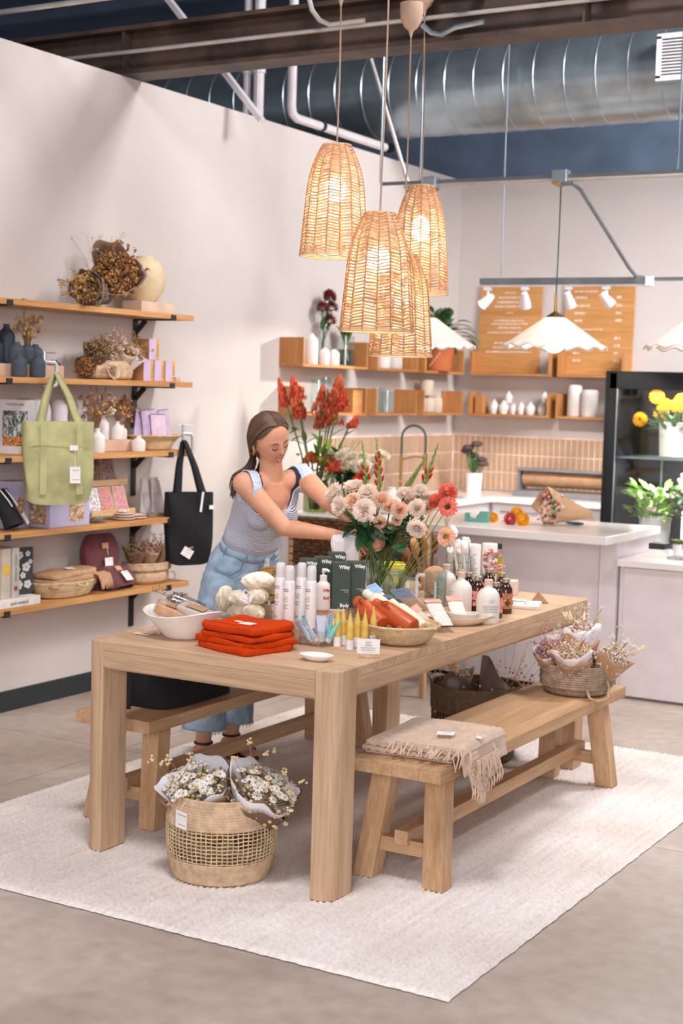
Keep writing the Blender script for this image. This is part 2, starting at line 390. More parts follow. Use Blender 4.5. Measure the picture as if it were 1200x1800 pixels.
# round duct with seams and a grille
prof = []
x = -6.0
while x < 6.5:
    prof += [(.305, x), (.305, x+.199), (.3085, x+.202), (.3085, x+.208), (.305, x+.211)]; x += .212
du = MB().shell(prof, 40, Matrix.Translation((0, 9.4, 3.725)) @ Matrix.Rotation(PI/2, 4, 'Y')).build('air_duct', GALV, smooth=40)
tag(du, 'large round galvanised air duct with ring seams under the ceiling', 'duct')
vn = MB().box((2.245, 9.08, 3.72), (.36, .18, .27)).build('vent_box', GALV, du, smooth=0)
vf = MB()
for dx, dz, w, h in ((0, .125, .36, .03), (0, -.125, .36, .03), (-.165, 0, .03, .25), (.165, 0, .03, .25)): vf.box((2.245+dx, 8.985, 3.72+dz), (w, .02, h))
vf.build('vent_frame', PIPEW, du, smooth=0)
MB().box((2.245, 8.987, 3.72), (.3, .006, .22)).build('vent_backing', BLACK, du, smooth=0)
for k in range(11): MB().bar((2.095, 8.98, 3.625+k*.019), (2.395, 8.98, 3.625+k*.019), .004, .009).build('slat', PIPEW, du, smooth=0)

# strut channel and boxes that carry the lamps
st = MB().bar((2.13, 4.3, 3.47), (2.05, 6.9, 3.52), .045).build('strut_channel', GALV, smooth=0); tag(st, 'grey strut channel overhead that the rattan lamps hang from', 'channel')
for k in range(14): MB().box((2.13-.006*k, 4.4+k*.19, 3.446+k*.0037), (.014, .03, .003)).build('slot', BLACK, st, smooth=0)
o = MB().box((2.72, 6.33, 3.47), (.13, .07, .16)).build('junction_box', GALV, smooth=0, bevel=.004); tag(o, 'grey square electrical box fixed on the brown beam', 'junction box')
MB().box((2.72, 6.29, 3.47), (.105, .006, .13)).build('cover_plate', GALV, o, smooth=0)
pipe('conduit', [(1.95, 6.34, 3.49), (2.65, 6.34, 3.49)], .011, CONDM, 'short bright conduit running into the left of the grey electrical box', 'conduit')
pipe('conduit', [(2.79, 6.34, 3.485), (7, 6.34, 3.485)], .011, CONDM, 'bright conduit leaving the right of the grey electrical box', 'conduit')
fx = [(1.854,6.300,3.348), (1.903,6.300,3.308), (1.953,6.300,3.295), (2.025,6.300,3.322), (2.168,6.300,3.333)]
pipe('flexible_conduit', fx, .012, GALV, 'flexible metal conduit sagging beside the lamp canopies', 'conduit')
fx = [(1.222,6.300,3.568), (1.251,6.300,3.476), (1.297,6.300,3.423), (1.355,6.300,3.396), (1.544,6.300,3.399)]
pipe('flexible_conduit', fx, .012, CONDM, 'bent conduit curving down onto the beam above the leftmost lamp', 'conduit')

# ---------------------------------------------------------------- tiled splashback
GROUT = M('grout', (236, 216, 202), .85)
TILE = palette('clay_tile', [(196, 160, 128), (188, 150, 118), (204, 170, 140), (180, 142, 112), (200, 164, 134)], .35, spec=.5)
tile_me = None
def tile(parent, loc, rz):
    global tile_me
    if tile_me is None:
        o = MB().box((0, 0, 0), (.0375, .007, .129)).build('tile', TILE, smooth=0); tile_me = o.data
    else:
        o = bpy.data.objects.new('tile', tile_me); COL.objects.link(o)
    o.parent = parent; o.location = loc; o.rotation_euler = (0, 0, rz)
sb = struct(MB().box((.755, 10.587, 1.128), (1.5, .008, .424)).build('trim_1', GROUT, smooth=0))
sl = struct(MB().box((.003, 9.56, 1.128), (.008, 2.04, .424)).build('trim_2', GROUT, smooth=0))
for row in range(3):
    z = .985+row*.1385
    for k in range(32): tile(sb, (.03+k*.0465, 10.5815+.0008*((k*7+row*3) % 4), z), 0)
    for k in range(43): tile(sl, (.0085-.0008*((k*5+row) % 4), 8.575+k*.0465, z), PI/2)

# ---------------------------------------------------------------- rug
def rug_mat():
    m, t, b = nt('cream_jute'); v = coords(t); b.inputs['Roughness'].default_value = .95; b.inputs['Specular IOR Level'].default_value = .1
    n1 = node(t, 'ShaderNodeTexNoise', Scale=70.0, Detail=3.0); n2 = node(t, 'ShaderNodeTexNoise', Scale=2.2, Detail=3.0)
    t.links.new(v, n1.inputs['Vector']); t.links.new(v, n2.inputs['Vector'])
    r = ramp(t, [(226, 214, 204), (242, 234, 228), (250, 245, 241)], pos=[.25, .5, .75]); t.links.new(n1.outputs['Fac'], r.inputs[0])
    r2 = ramp(t, [(234, 228, 224), (255, 255, 255)], pos=[.35, .65]); t.links.new(n2.outputs['Fac'], r2.inputs[0])
    mx = node(t, 'ShaderNodeMix', data_type='RGBA', blend_type='MULTIPLY'); mx.inputs['Factor'].default_value = .7
    t.links.new(r.outputs[0], mx.inputs[6]); t.links.new(r2.outputs[0], mx.inputs[7])
    n3 = node(t, 'ShaderNodeTexNoise', Scale=1.0, Detail=2.0); t.links.new(coords(t, (50, 2.2, 1)), n3.inputs['Vector'])   # yarn tone changes from braid to braid
    r3 = ramp(t, [(222, 214, 206), (255, 255, 255)], pos=[.3, .6]); t.links.new(n3.outputs['Fac'], r3.inputs[0])
    m3 = node(t, 'ShaderNodeMix', data_type='RGBA', blend_type='MULTIPLY'); m3.inputs['Factor'].default_value = .3
    t.links.new(mx.outputs[2], m3.inputs[6]); t.links.new(r3.outputs[0], m3.inputs[7]); t.links.new(m3.outputs[2], b.inputs['Base Color']); return m
rx0, rx1, ry0, ry1 = 1.155, 3.45, 3.575, 6.69
rb = random.Random(3)
NX, NY = 232, 210                       # braids run along y, each 2 cm wide with chunky stitches
vs = []; fs = []
off = [rb.uniform(0, 6.28) for _ in range(NX+2)]; edge = [rb.uniform(-.0025, .0025) for _ in range(NX+2)]
for i in range(NX+1):
    x = rx0+(rx1-rx0)*i/NX; ri = i//2
    for j in range(NY+1):
        y = ry0+(ry1-ry0)*j/NY
        if j == 0: y += edge[ri]
        if j == NY: y -= edge[ri]
        xx = x + (.0015*sin(y*41)+.001*sin(y*97+1) if i in (0, NX) else 0)
        z = .011 + (.004 if i % 2 else -.003) * (1+.5*sin(y*PI/.0165+off[ri])) + rb.uniform(-.001, .001)
        if i in (0, NX) or j in (0, NY): z = .003
        vs.append((xx, y, z))
for i in range(NX):
    for j in range(NY):
        a = i*(NY+1)+j; fs.append((a, a+NY+1, a+NY+2, a+1))
rg = MB(); rg.v = vs; rg.f = fs; rug = rg.build('rug', rug_mat(), smooth=180)
tag(rug, 'large cream braided jute rug on the concrete floor under the table', 'rug')
RZ = .014     # rug surface

# ---------------------------------------------------------------- oak table
tb = thing('dining_table', 'large pale oak display table with thick rounded legs', 'table', (2.297, 5.15, RZ))
TX, TY, TH = .508, 1.115, .76-RZ
def rounded(w, d, r, cs, n=7):
    """rectangle w x d with one corner (cs = sign x, sign y) rounded"""
    sx, sy = cs; p = [(-sx*w/2, -sy*d/2), (sx*w/2, -sy*d/2)]
    cx, cy = sx*(w/2-r), sy*(d/2-r)
    for k in range(n+1):
        a = PI/2*k/n; p.append((cx+sx*r*cos(a), cy+sy*r*sin(a)))
    p.append((-sx*w/2, sy*d/2))
    return p if sx*sy > 0 else p[::-1]
LW, LD = .078, .135
for sx in (-1, 1):
    for sy in (-1, 1):
        o = MB().prism(rounded(LW, LD, .05, (sx, sy)), 0, TH).build('leg', OAK[2], tb, smooth=30, bevel=.002)
        o.location = (sx*(TX-LW/2), sy*(TY-LD/2), 0)
seams = [-TY+LD+.001, -.16, .16+.27, TY-LD-.001]
seams = [-TY, -.245, .35, TY]
for k in range(3):
    y0, y1 = seams[k]+.0006, seams[k+1]-.0006
    b = MB()
    if k == 1: b.box((0, (y0+y1)/2, TH-.0155), (2*TX, y1-y0, .031))
    else:
        s = -1 if k == 0 else 1; yi = s*(TY-LD-.0006)
        b.box((0, ((y1 if s < 0 else y0)+yi)/2, TH-.0155), (2*TX, abs((y1 if s < 0 else y0)-yi), .031))
        b.box((0, s*(TY-LD/2), TH-.0155), (2*TX-2*LW-.001, LD, .031))
    b.build('table_top', OAK[0] if k != 1 else OAK[0], tb, smooth=0)
    ya, yb = max(y0, -TY+LD+.001), min(y1, TY-LD-.001)
    for sx in (-1, 1):                      # side aprons with a rounded lower edge
        p = [(0, .066), (0, .0), (.028, .0)] + [(.028+.02*sin(a), .02-.02*cos(a)) for a in (.4, .8, 1.2, PI/2)] + [(.048, .066)]
        Mx = Matrix(((sx, 0, 0, sx*(TX-.048)), (0, 0, -1, yb), (0, 1, 0, TH-.098), (0, 0, 0, 1)))
        MB().prism(p, 0, yb-ya, Mx).build('apron', OAK[1], tb, smooth=30)
for sy in (-1, 1):
    p = [(0, .066), (0, .0), (.028, .0)] + [(.028+.02*sin(a), .02-.02*cos(a)) for a in (.4, .8, 1.2, PI/2)] + [(.048, .066)]
    w = 2*(TX-LW)-.002
    Mx = Matrix(((0, 0, 1, -w/2), (sy, 0, 0, sy*(TY-.048)), (0, 1, 0, TH-.098), (0, 0, 0, 1)))
    MB().prism(p, 0, w, Mx).build('apron', OAK[0], tb, smooth=30)

# ---------------------------------------------------------------- oak benches
def bench(x, y, label):
    t = thing('bench', label, 'bench', (x, y, RZ), 0, 'oak benches beside the table')
    H = .43-RZ; w, L = .345, 1.76
    ws = [.09, .075, .1, .08]; xx = -w/2
    for k, q in enumerate(ws):
        MB().box((xx+q/2, 0, H-.0225), (q-.0006, L, .045)).build('seat_plank', OAKB[1], t, smooth=0, bevel=.0012, seg=1); xx += q
    for sx in (-1, 1):
        for sy in (-1, 1):
            top = Vector((sx*.098, sy*.735, H-.045)); bot = Vector((sx*.132, sy*.80, 0)); s = .037
            vs = [(c.x+a*s, c.y+b*s, c.z) for c in (bot, top) for a, b in ((-1, -1), (1, -1), (1, 1), (-1, 1))]
            MB().add(vs, [(3, 2, 1, 0), (4, 5, 6, 7), (0, 1, 5, 4), (1, 2, 6, 5), (2, 3, 7, 6), (3, 0, 4, 7)]).build('leg', OAKB[2], t, smooth=0, bevel=.002)
    for sy in (-1, 1):
        MB().box((0, sy*.782, .115), (.19, .034, .05)).build('crossbar', OAKB[0], t, smooth=0, bevel=.0015)
    MB().box((0, 0, .149), (.05, 1.63, .05)).build('stretcher', OAKB[1], t, smooth=0, bevel=.0015)
    return t
bench(2.885, 5.17, 'oak bench in front of the table with a folded blanket on it')
bench(1.705, 5.17, 'oak bench behind the table with a black bag on it, beside the woman')

# ---------------------------------------------------------------- white counters
CTOP = M('white_stone', (240, 234, 230), .22, .02, 3, coat=.2); CPAN = M('white_panel', (230, 222, 223), .6, .02)
bar = thing('bar_counter', 'white bar counter with an overhanging stone top behind the table', 'counter', (0, 7.85, 0))
MB().box((1.42, .14, .89), (1.96, .90, .045)).build('counter_top', CTOP, bar, smooth=0, bevel=.004)
MB().box((1.18, .30, .434), (2.32, .56, .866)).build('cabinet_body', CPAN, bar, smooth=0)
for x0, x1 in ((.02, 1.1), (1.106, 2.25)): MB().box(((x0+x1)/2, .012, .44), (x1-x0, .018, .84)).build('front_panel', CPAN, bar, smooth=0, bevel=.002)
MB().box((2.31, .28, .434), (.1, .6, .866)).build('end_panel', CPAN, bar, smooth=0, bevel=.003)
MB().box((1.18, .05, .012), (2.28, .06, .022)).build('toe_kick', M('toe_kick', (120, 110, 104), .7), bar, smooth=0)
dsk = thing('low_counter', 'lower white till counter joined to the right end of the bar', 'counter', (0, 7.85, 0))
MB().box((3.3, .32, .752), (1.86, .76, .036)).build('counter_top', CTOP, dsk, smooth=0, bevel=.003)
MB().box((3.3, .34, .366), (1.86, .66, .734)).build('cabinet_body', CPAN, dsk, smooth=0)
for x0, x1 in ((2.40, 3.25), (3.256, 4.2)): MB().box(((x0+x1)/2, .002, .37), (x1-x0, .016, .71)).build('front_panel', CPAN, dsk, smooth=0, bevel=.002)
MB().box((3.3, .03, .012), (1.84, .06, .022)).build('toe_kick', MATS['toe_kick'], dsk, smooth=0)
bc = thing('back_counter', 'white stone worktop and cupboards running round the tiled corner', 'counter', (0, 0, 0))
MB().box((.325, 9.55, .89), (.63, 2.06, .04)).build('counter_top', CTOP, bc, smooth=0, bevel=.003)
MB().box((1.07, 10.265, .89), (.86, .63, .04)).build('counter_top', CTOP, bc, smooth=0, bevel=.003)
MB().box((.3, 9.55, .435), (.58, 2.04, .868)).build('cabinet_body', CPAN, bc, smooth=0)
MB().box((1.05, 10.3, .435), (.9, .54, .868)).build('cabinet_body', CPAN, bc, smooth=0)
for k in range(2):
    d = MB().box((.83+k*.43, 10.022, .46), (.42, .018, .78)).build('door', CPAN, bc, smooth=0, bevel=.003)
    MB().tube([(.68+k*.43, 10.0, .8), (.98+k*.43, 10.0, .8)], .005, 6).build('handle', GALV, d)

# ---------------------------------------------------------------- counter stools with woven backs
RATT = M('dark_woven_cord', (92, 62, 38), .85, .3, 40, .4, 160)
def stool(x, y, label):
    t = thing('counter_stool', label, 'stool', (x, y, 0), 0, 'woven stools at the bar')
    w = .21
    for sx in (-1, 1):
        MB().bar((sx*w, 0, 0), (sx*w*.97, -.0, .945), .032).build('leg', OAKB[2], t, smooth=0, bevel=.003)
        MB().bar((sx*w, .4, 0), (sx*w*.97, .36, .66), .032).build('leg', OAKB[2], t, smooth=0, bevel=.003)
        MB().bar((sx*w, .0, .3), (sx*w, .39, .3), .022).build('side_rung', OAKB[1], t, smooth=0)
    for yy, z in ((0, .22), (.38, .22)): MB().bar((-w, yy, z), (w, yy, z), .022).build('rung', OAKB[0], t, smooth=0)
    def weave(nm, P, nu, nv):
        b = MB()
        for k in range(nv):                                            # rows of cord, each over and under
            v = (k+.5)/nv; pts = []
            for q in range(nu*2+1):
                u = q/(nu*2); p, nn = P(u, v); pts.append(p+nn*(.006*(1 if (q//2+k) % 2 else -1)))
            b.tube(pts, .5*.27/nv*1.25, 5)
        b.build(nm, RATT, t, smooth=60)['kind'] = 'stuff'
    weave('woven_back', lambda u, v: (Vector((-w+2*w*u, .0, .67+.265*v)), Vector((0, 1, 0))), 13, 13)
    weave('woven_seat', lambda u, v: (Vector((-w+2*w*u, .01+.35*v, .665)), Vector((0, 0, 1))), 13, 16)
stool(.865, 7.18, 'oak counter stool with a dark woven back, partly behind the woman\'s arms')
stool(1.32, 7.16, 'oak counter stool with a dark woven back, behind the bouquet of roses')

# ---------------------------------------------------------------- woven rattan lamps over the table
RATTAN = palette('rattan', [(226, 184, 122), (214, 168, 104), (234, 196, 138), (204, 154, 94), (222, 178, 116)], .6, sss=.0)
def rat_translucent():
    m, t, b = nt('rattan_strand'); g = node(t, 'ShaderNodeNewGeometry')
    r = ramp(t, [(212, 174, 136), (196, 156, 118), (222, 188, 150), (180, 140, 104), (204, 168, 130)], const=True); t.links.new(g.outputs['Random Per Island'], r.inputs[0])
    n = node(t, 'ShaderNodeTexNoise', Scale=80.0); v = coords(t); t.links.new(v, n.inputs['Vector'])
    t.links.new(r.outputs[0], b.inputs['Base Color']); b.inputs['Roughness'].default_value = .6
    tl = node(t, 'ShaderNodeBsdfTranslucent'); t.links.new(r.outputs[0], tl.inputs[0]); mx = node(t, 'ShaderNodeMixShader'); mx.inputs[0].default_value = .2
    t.links.new(b.outputs[0], mx.inputs[1]); t.links.new(tl.outputs[0], mx.inputs[2]); t.links.new(mx.outputs[0], t.nodes['Material Output'].inputs['Surface'])
    return m
STRAND = rat_translucent(); CORD = M('brown_cord', (150, 124, 104), .7); PLAST = M('plaster_cup', (190, 160, 140), .8, .05)
BULB = emis('warm_bulb', (255, 232, 196), 22)
RIBM = M('rattan_rib', (168, 122, 84), .7, .1, 40)
SH = [(.05, .44), (.056, .437), (.076, .40), (.092, .36), (.104, .32), (.1115, .28), (.116, .24), (.121, .18), (.127, .12), (.133, .05), (.138, .0)]
def shr(z):
    for (r0, z0), (r1, z1) in zip(SH[1:], SH[2:]):
        if z1 <= z <= z0: return r1+(r0-r1)*(z-z1)/(z0-z1)
    return SH[1][0] if z > .437 else SH[-1][0]
NR = 16
def rattan_lamp(loc, ctop, label, k, seed, ang, zs=1.0):
    t = thing('rattan_pendant_lamp', label, 'lamp', loc, ang, 'woven rattan lamps over the table'); rr = random.Random(seed)
    b = MB()
    for i in range(NR):                                             # ribs
        a = 2*PI*i/NR; b.tube([((shr(z))*cos(a), shr(z)*sin(a), z) for z in [.437-.437*q/14 for q in range(15)]], .0036, 5)
    b.build('ribs', RIBM, t, smooth=60)
    b = MB(); rows = 31
    for i in range(NR):
        a0, a1 = 2*PI*i/NR, 2*PI*(i+1)/NR; sl = .0042 if i % 2 else -.0042
        z = .432
        while z > .008:
            z += rr.uniform(-.0015, .0015); zz = max(.006, min(.435, z)); pts = []
            j = rr.uniform(-.0022, .0022)
            for q in range(3):
                f = q/2; zq = min(.437, max(.002, zz+(sl+j)*(f-.5)*2)); rad = shr(zq)*(cos(PI/NR)/cos(PI/NR*(2*f-1)))+rr.uniform(.0, .0015); a = a0+(a1-a0)*f
                pts.append((rad*cos(a), rad*sin(a), zq))
            b.tube(pts, rr.uniform(.0028, .0039), 4, cap=False, flat=1.0)
            z -= .0118
    b.build('woven_strands', STRAND, t, smooth=60)['kind'] = 'stuff'
    for z, r in ((.0, .137), (.007, .1365), (.437, .056), (.439, .045)):
        MB().tube([(r*cos(2*PI*q/40), r*sin(2*PI*q/40), z) for q in range(40)], .0036, 6, closed=True).build('rim', STRAND, t, smooth=60)
    b = MB()
    for q in range(8): a = 2*PI*q/8; b.bar((.015*cos(a), .015*sin(a), .439), (.06*cos(a), .06*sin(a), .438), .004)
    b.build('top_spokes', STRAND, t, smooth=0)
    MB().lathe([(0, .445), (.012, .445), (.014, .42), (.018, .40), (.018, .325), (.013, .315), (0, .315)][::-1], 14).build('socket', PLAST, t)
    MB().ell((0, 0, .265), (.043, .043, .052), 16, 12).build('bulb', BULB, t)
    inv = Matrix.Rotation(-ang, 4, 'Z'); ct = inv @ (Vector(ctop)-Vector(loc)); ct.z /= zs; t.scale = (1, 1, zs)
    MB().tube([(0, 0, .44), (ct.x*.5+.004, ct.y*.5, .44+(ct.z-.44)*.5), (ct.x, ct.y, ct.z)], .0035, 6).build('cord', CORD, t)
    MB().lathe([(.004, -.015), (.007, 0), (.012, .014), (.03, .028), (.045, .055), (.05, .09), (.05, .13), (0, .13)], 20, Matrix.Translation(ct)).build('canopy', PLAST, t)
    l = lamp('rattan_lamp_light', 'POINT', (0, 0, .33), 6, (1, .85, .66), .04); l.parent = t; l.location = (0, 0, .20)
rattan_lamp((2.417, 4.932, 1.873), (2.379, 5.02, 3.36), 'rattan lamp hanging nearest, in the middle of the cluster', 0, 1, .1)
rattan_lamp((2.055, 5.215, 2.185), (2.014, 5.286, 3.20), 'rattan lamp hanging highest on the left of the cluster', 1, 2, .3)
rattan_lamp((1.891, 6.273, 2.111), (1.832, 6.361, 3.42), 'rattan lamp on the right of the cluster', 2, 3, .5, 1.13)
rattan_lamp((2.073, 5.77, 1.805), (2.024, 5.871, 3.20), 'rattan lamp hanging lowest, mostly hidden behind the middle one', 3, 4, .2)

# ---------------------------------------------------------------- white scalloped lamps on the rail over the bar
RAILM = M('dark_rail', (116, 122, 126), .4, .08, metal=.5)
rail = MB().bar((.86, 7.75, 2.855), (4.2, 7.75, 2.83), .022, .018).build('lamp_rail', RAILM, smooth=0)
tag(rail, 'long grey metal rail over the bar carrying the white scalloped lamps', 'rail')
MB().tube([(1.02, 7.73, 2.828), (4.2, 7.73, 2.805)], .009, 8).build('cable_conduit', CONDM, rail)
SHADEW = None
def shade_mat():
    m, t, b = nt('frosted_glass_shade'); b.inputs['Base Color'].default_value = (*lin((244, 238, 236)), 1); b.inputs['Roughness'].default_value = .45
    n = node(t, 'ShaderNodeTexNoise', Scale=4.0); r = ramp(t, [(240, 232, 230), (248, 244, 240)]); t.links.new(n.outputs['Fac'], r.inputs[0]); t.links.new(r.outputs[0], b.inputs['Base Color'])
    tl = node(t, 'ShaderNodeBsdfTranslucent'); tl.inputs[0].default_value = (*lin((252, 236, 210)), 1); mx = node(t, 'ShaderNodeMixShader'); mx.inputs[0].default_value = .25
    t.links.new(b.outputs[0], mx.inputs[1]); t.links.new(tl.outputs[0], mx.inputs[2]); t.links.new(mx.outputs[0], t.nodes['Material Output'].inputs['Surface']); return m
SHADEW = shade_mat(); BRASS = M('brass', (176, 138, 74), .35, .08, metal=.9); CORDG = M('green_cord', (46, 78, 70), .7)
BULBW = emis('white_bulb', (255, 244, 224), 9)
def scallop_lamp(x, label):
    t = thing('scalloped_pendant_lamp', label, 'lamp', (x, 7.75, 1.915), 0, 'white scalloped lamps over the bar')
    def P(u, v):
        a = 2*PI*u; r = .055+(.29-.055)*v; z = .165*(1-v); wv = sin(14*a)*max(0, (v-.78)/.22)**1.5
        return r*cos(a), r*sin(a), z+.011*wv
    MB().grid(P, 144, 12, cu=True).build('shade', SHADEW, t, smooth=180, solid=.004)
    MB().lathe([(.058, .162), (.05, .172), (.018, .192), (.009, .2), (.007, .3), (0, .3)], 20).build('cap', BRASS, t)
    MB().ell((0, 0, .025), (.058, .058, .052), 16, 12).build('bulb', BULBW, t)
    MB().tube([(0, 0, .29), (.004, 0, .6), (.004, 0, .89)], .004, 6).build('cord', CORDG, t)
    MB().box((.004, 0, .93), (.085, .07, .07)).build('junction_box', GALV, t, smooth=0, bevel=.004)
    MB().lathe([(0, .875), (.018, .878), (.05, .892), (.05, .897), (0, .897)], 14).build('ceiling_plate', BRASS, t)
    l = lamp('scalloped_lamp_light', 'POINT', (0, 0, 0), 14, (1, .92, .8), .04); l.parent = t; l.location = (0, 0, .1)
scallop_lamp(1.975, 'white scalloped lamp hanging in front of the menu boards')
scallop_lamp(2.79, 'white scalloped lamp cut by the right edge of the photo')
scallop_lamp(1.18, 'white scalloped lamp half hidden behind the rattan lamps')
pipe('conduit', [(1.99, 7.71, 2.80), (2.06, 7.72, 2.80), (2.09, 7.76, 2.77), (1.993,8.850,2.446), (1.997,8.980,2.401), (2.071,9.000,2.388)], .012, RAILM, 'grey conduit slanting from the lamp rail down to the spotlight track', 'conduit')

# spotlight track in front of the menu boards
tr = MB().bar((.935, 9.0, 2.385), (2.06, 9.0, 2.378), .05, .04).build('spotlight_track', RAILM, smooth=0); tag(tr, 'short grey spotlight track hanging before the menu boards', 'track')
MB().bar((.935, 9.0, 2.357), (2.06, 9.0, 2.35), .035, .012).build('track_rail', PIPEW, tr, smooth=0)
MB().box((2.08, 9.0, 2.37), (.05, .06, .06)).build('end_feed', PIPEW, tr, smooth=0, bevel=.004)
pipe('conduit', [(2.1, 9.0, 2.385), (4.4, 9.0, 2.385)], .012, GALV, 'thin dark conduit continuing right from the spotlight track', 'conduit')
for i, (x, tx, ty, lab) in enumerate(((.985, -.55, -.8, 'leftmost white track spotlight, its lit face turned to the viewer'), (1.25, -.1, .5, 'second white track spotlight from the left'), (1.55, .1, .5, 'third white track spotlight from the left'), (1.80, .6, .4, 'rightmost white track spotlight'))):
    t = thing('track_spotlight', lab, 'spotlight', (x, 9.0, 2.35), 0, 'white spotlights on the track')
    MB().box((0, 0, -.012), (.05, .03, .024)).build('adapter', PIPEW, t, smooth=0)
    MB().tube([(0, 0, -.02), (0, 0, -.06)], .01, 8).build('stem', PIPEW, t)
    d = Vector((tx, ty, -.8)).normalized(); q = d.to_track_quat('Z', 'Y').to_matrix().to_4x4()
    Mx = Matrix.Translation((0, 0, -.085)) @ q
    MB().lathe([(0, -.05), (.02, -.048), (.026, -.02), (.036, .03), (.036, .055), (.031, .055), (.03, .04)], 16, Mx).build('lamp_head', PIPEW, t)
    MB().lathe([(0, .042), (.03, .042), (.03, .044), (0, .044)], 16, Mx).build('lens', emis('spot_lens', (255, 250, 240), 5 if i == 0 else 5), t)
    l = lamp('track_spot_light', 'SPOT', (0, 0, -.1), 60, (1, .93, .86), .03, spot=70); l.parent = t; l.location = Vector((0, 0, -.085))+d*.07
    l.rotation_euler = d.to_track_quat('-Z', 'Y').to_euler()

# ---------------------------------------------------------------- shelves on the left wall
SHZ = [2.037, 1.672, 1.298, .935, .570]
SHN = ['top', 'second', 'third', 'fourth', 'lowest']
def wall_shelf(z, nm):
    t = thing('wall_shelf', nm+' oak shelf on the left wall, counted from above', 'shelf', (0, 5.6, z), 0, 'oak shelves on the left wall')
    MB().box((.132, 0, -.0145), (.256, 2.30, .029)).build('board', SHELFW[1], t, smooth=0, bevel=.002)
    for y in (-.31, .96):
        b = MB(); b.box((.006, y, -.145), (.008, .038, .23)); b.box((.134, y, -.033), (.262, .038, .007)); b.box((.264, y, -.022), (.006, .038, .03)); b.bar((.01, y, -.1), (.075, y, -.036), .03, .007, up=(0, 1, 0))
        b.build('bracket', BLACK, t, smooth=0)
for z, n in zip(SHZ, SHN): wall_shelf(z, n)

# ---------------------------------------------------------------- open oak box shelves on the far left wall and back wall
def box_shelf(p0, p1, wall, z, label, h=.165, d=.18):
    """tray with two end panels; wall 'L' (along y) or 'B' (along x)"""
    L = p1-p0
    t = thing('box_shelf', label, 'shelf', (0, p0, z) if wall == 'L' else (p0, 10.59, z), 0 if wall == 'L' else -PI/2, 'oak box shelves')
    # local: depth along +x, length along +y (L); for the back wall the thing is turned so that +x points to -y
    s = 1
    MB().box((d/2+.001, s*L/2, .009), (d, L, .018)).build('bottom_board', BOXW[1], t, smooth=0, bevel=.001)
    for yy in (.009, L-.009): MB().box((d/2+.001, s*yy, h/2+.0185), (d, .018, h)).build('end_panel', BOXW[2], t, smooth=0, bevel=.001)
    return t
ROWS = ((1.793, 'upper'), (1.485, 'lower'))
for z, nm in ROWS:
    for i, (a, b) in enumerate(((8.03, 8.86), (8.99, 9.60), (9.70, 10.36))):
        box_shelf(a, b, 'L', z, '%s oak box shelf, %s on the left wall' % (nm, ('leftmost', 'middle', 'last before the corner')[i]))
    for i, (a, b) in enumerate(((.20, .862), (.915, 1.43))):
        box_shelf(a, b, 'B', z, '%s oak box shelf, %s on the back wall' % (nm, ('nearest the corner', 'right one, ending by the black fridge')[i]))

# menu boards
BOARDW = wood('menu_board_oak', (196, 138, 78), (220, 164, 104), 'X', .5)
LETTER = M('white_print', (236, 224, 214), .7)
def board(x0, x1, lab, kind):
    w = x1-x0; t = thing('menu_board', lab, 'menu board', ((x0+x1)/2, 10.545, 1.8135), 0, 'menu boards', rot=(-.035, 0, 0))
    MB().box((0, 0, .335), (w, .014, .67)).build('board', BOARDW, t, smooth=0, bevel=.002)
    rr = random.Random(5+kind)
    def words(x, z, L, hgt):                                        # a row of tiny unreadable print
        b = MB(); q = 0
        while q < L-.004:
            ww = min(rr.uniform(.012, .035), L-q)
            k = 0
            while k < ww:
                b.box((x+q+k+.002, -.0078, z+rr.uniform(-.001, .001)), (.0034, .0012, hgt*rr.uniform(.7, 1.25))); k += .0052
            q += ww+.008
        b.build('print_line', LETTER, t, smooth=0)
    if kind == 0:
        for z, L, h in ((.61, .1, .008), (.575, .2, .013), (.54, .22, .013), (.507, .26, .013), (.46, .05, .007), (.40, .25, .012), (.375, .3, .012), (.345, .18, .012), (.31, .36, .013), (.23, .24, .012), (.195, .26, .012), (.163, .37, .013)):
            words(-L/2, z, L, h)
    else:
        words(-.2, .615, .19, .012)
        for z, L in ((.57, .09), (.51, .12), (.455, .08), (.40, .06), (.27, .07), (.215, .1), (.16, .05), (.105, .06)):
            words(-.19, z, L, .015); words(.13, z+.002, .04, .018)
        words(-.12, .335, .15, .008)
    return t
board(.20, .715, 'oak menu board with centred white print, on the left', 0)
board(.90, 1.44, 'oak menu board with a white price list, on the right', 1)

# ---------------------------------------------------------------- glass door flower fridge
FRB = M('black_fridge', (16, 17, 19), .5, .1, spec=.2)
fr = thing('flower_fridge', 'black glass-door fridge full of flowers beside the menu boards', 'fridge', (1.522, 9.8, 0))
W, D, Hh = 1.1, .68, 1.832
for c, d in (((.02, D/2, Hh/2), (.04, D, Hh)), ((W-.02, D/2, Hh/2), (.04, D, Hh)), ((W/2, D-.02, Hh/2), (W-.08, .04, Hh)), ((W/2, D/2, Hh-.05), (W-.08, D, .1)), ((W/2, D/2, .2), (W-.08, D, .4))):
    MB().box(c, d).build('casing', FRB, fr, smooth=0, bevel=.003)
df = MB()
for c, d in (((.075, -.03, .97), (.055, .05, 1.7)), ((W-.075, -.03, .97), (.055, .05, 1.7)), ((W/2, -.03, 1.765), (W-.1, .05, .11)), ((W/2, -.03, .15), (W-.1, .05, .08))): df.box(c, d)
dfo = df.build('door', FRB, fr, smooth=0, bevel=.003)
MB().box((W/2, -.03, .96), (W-.2, .008, 1.54)).build('glass_pane', glass('door_glass', (250, 252, 252), .02, 1.0), dfo, smooth=0)
for k in range(2): MB().bar((.115, -.05, .25+k*0), (.115, -.05, 1.7), .006) if k else MB().box((.106, -.052, .97), (.006, .006, 1.5)).build('door_edge_trim', GALV, dfo, smooth=0)
b = MB()
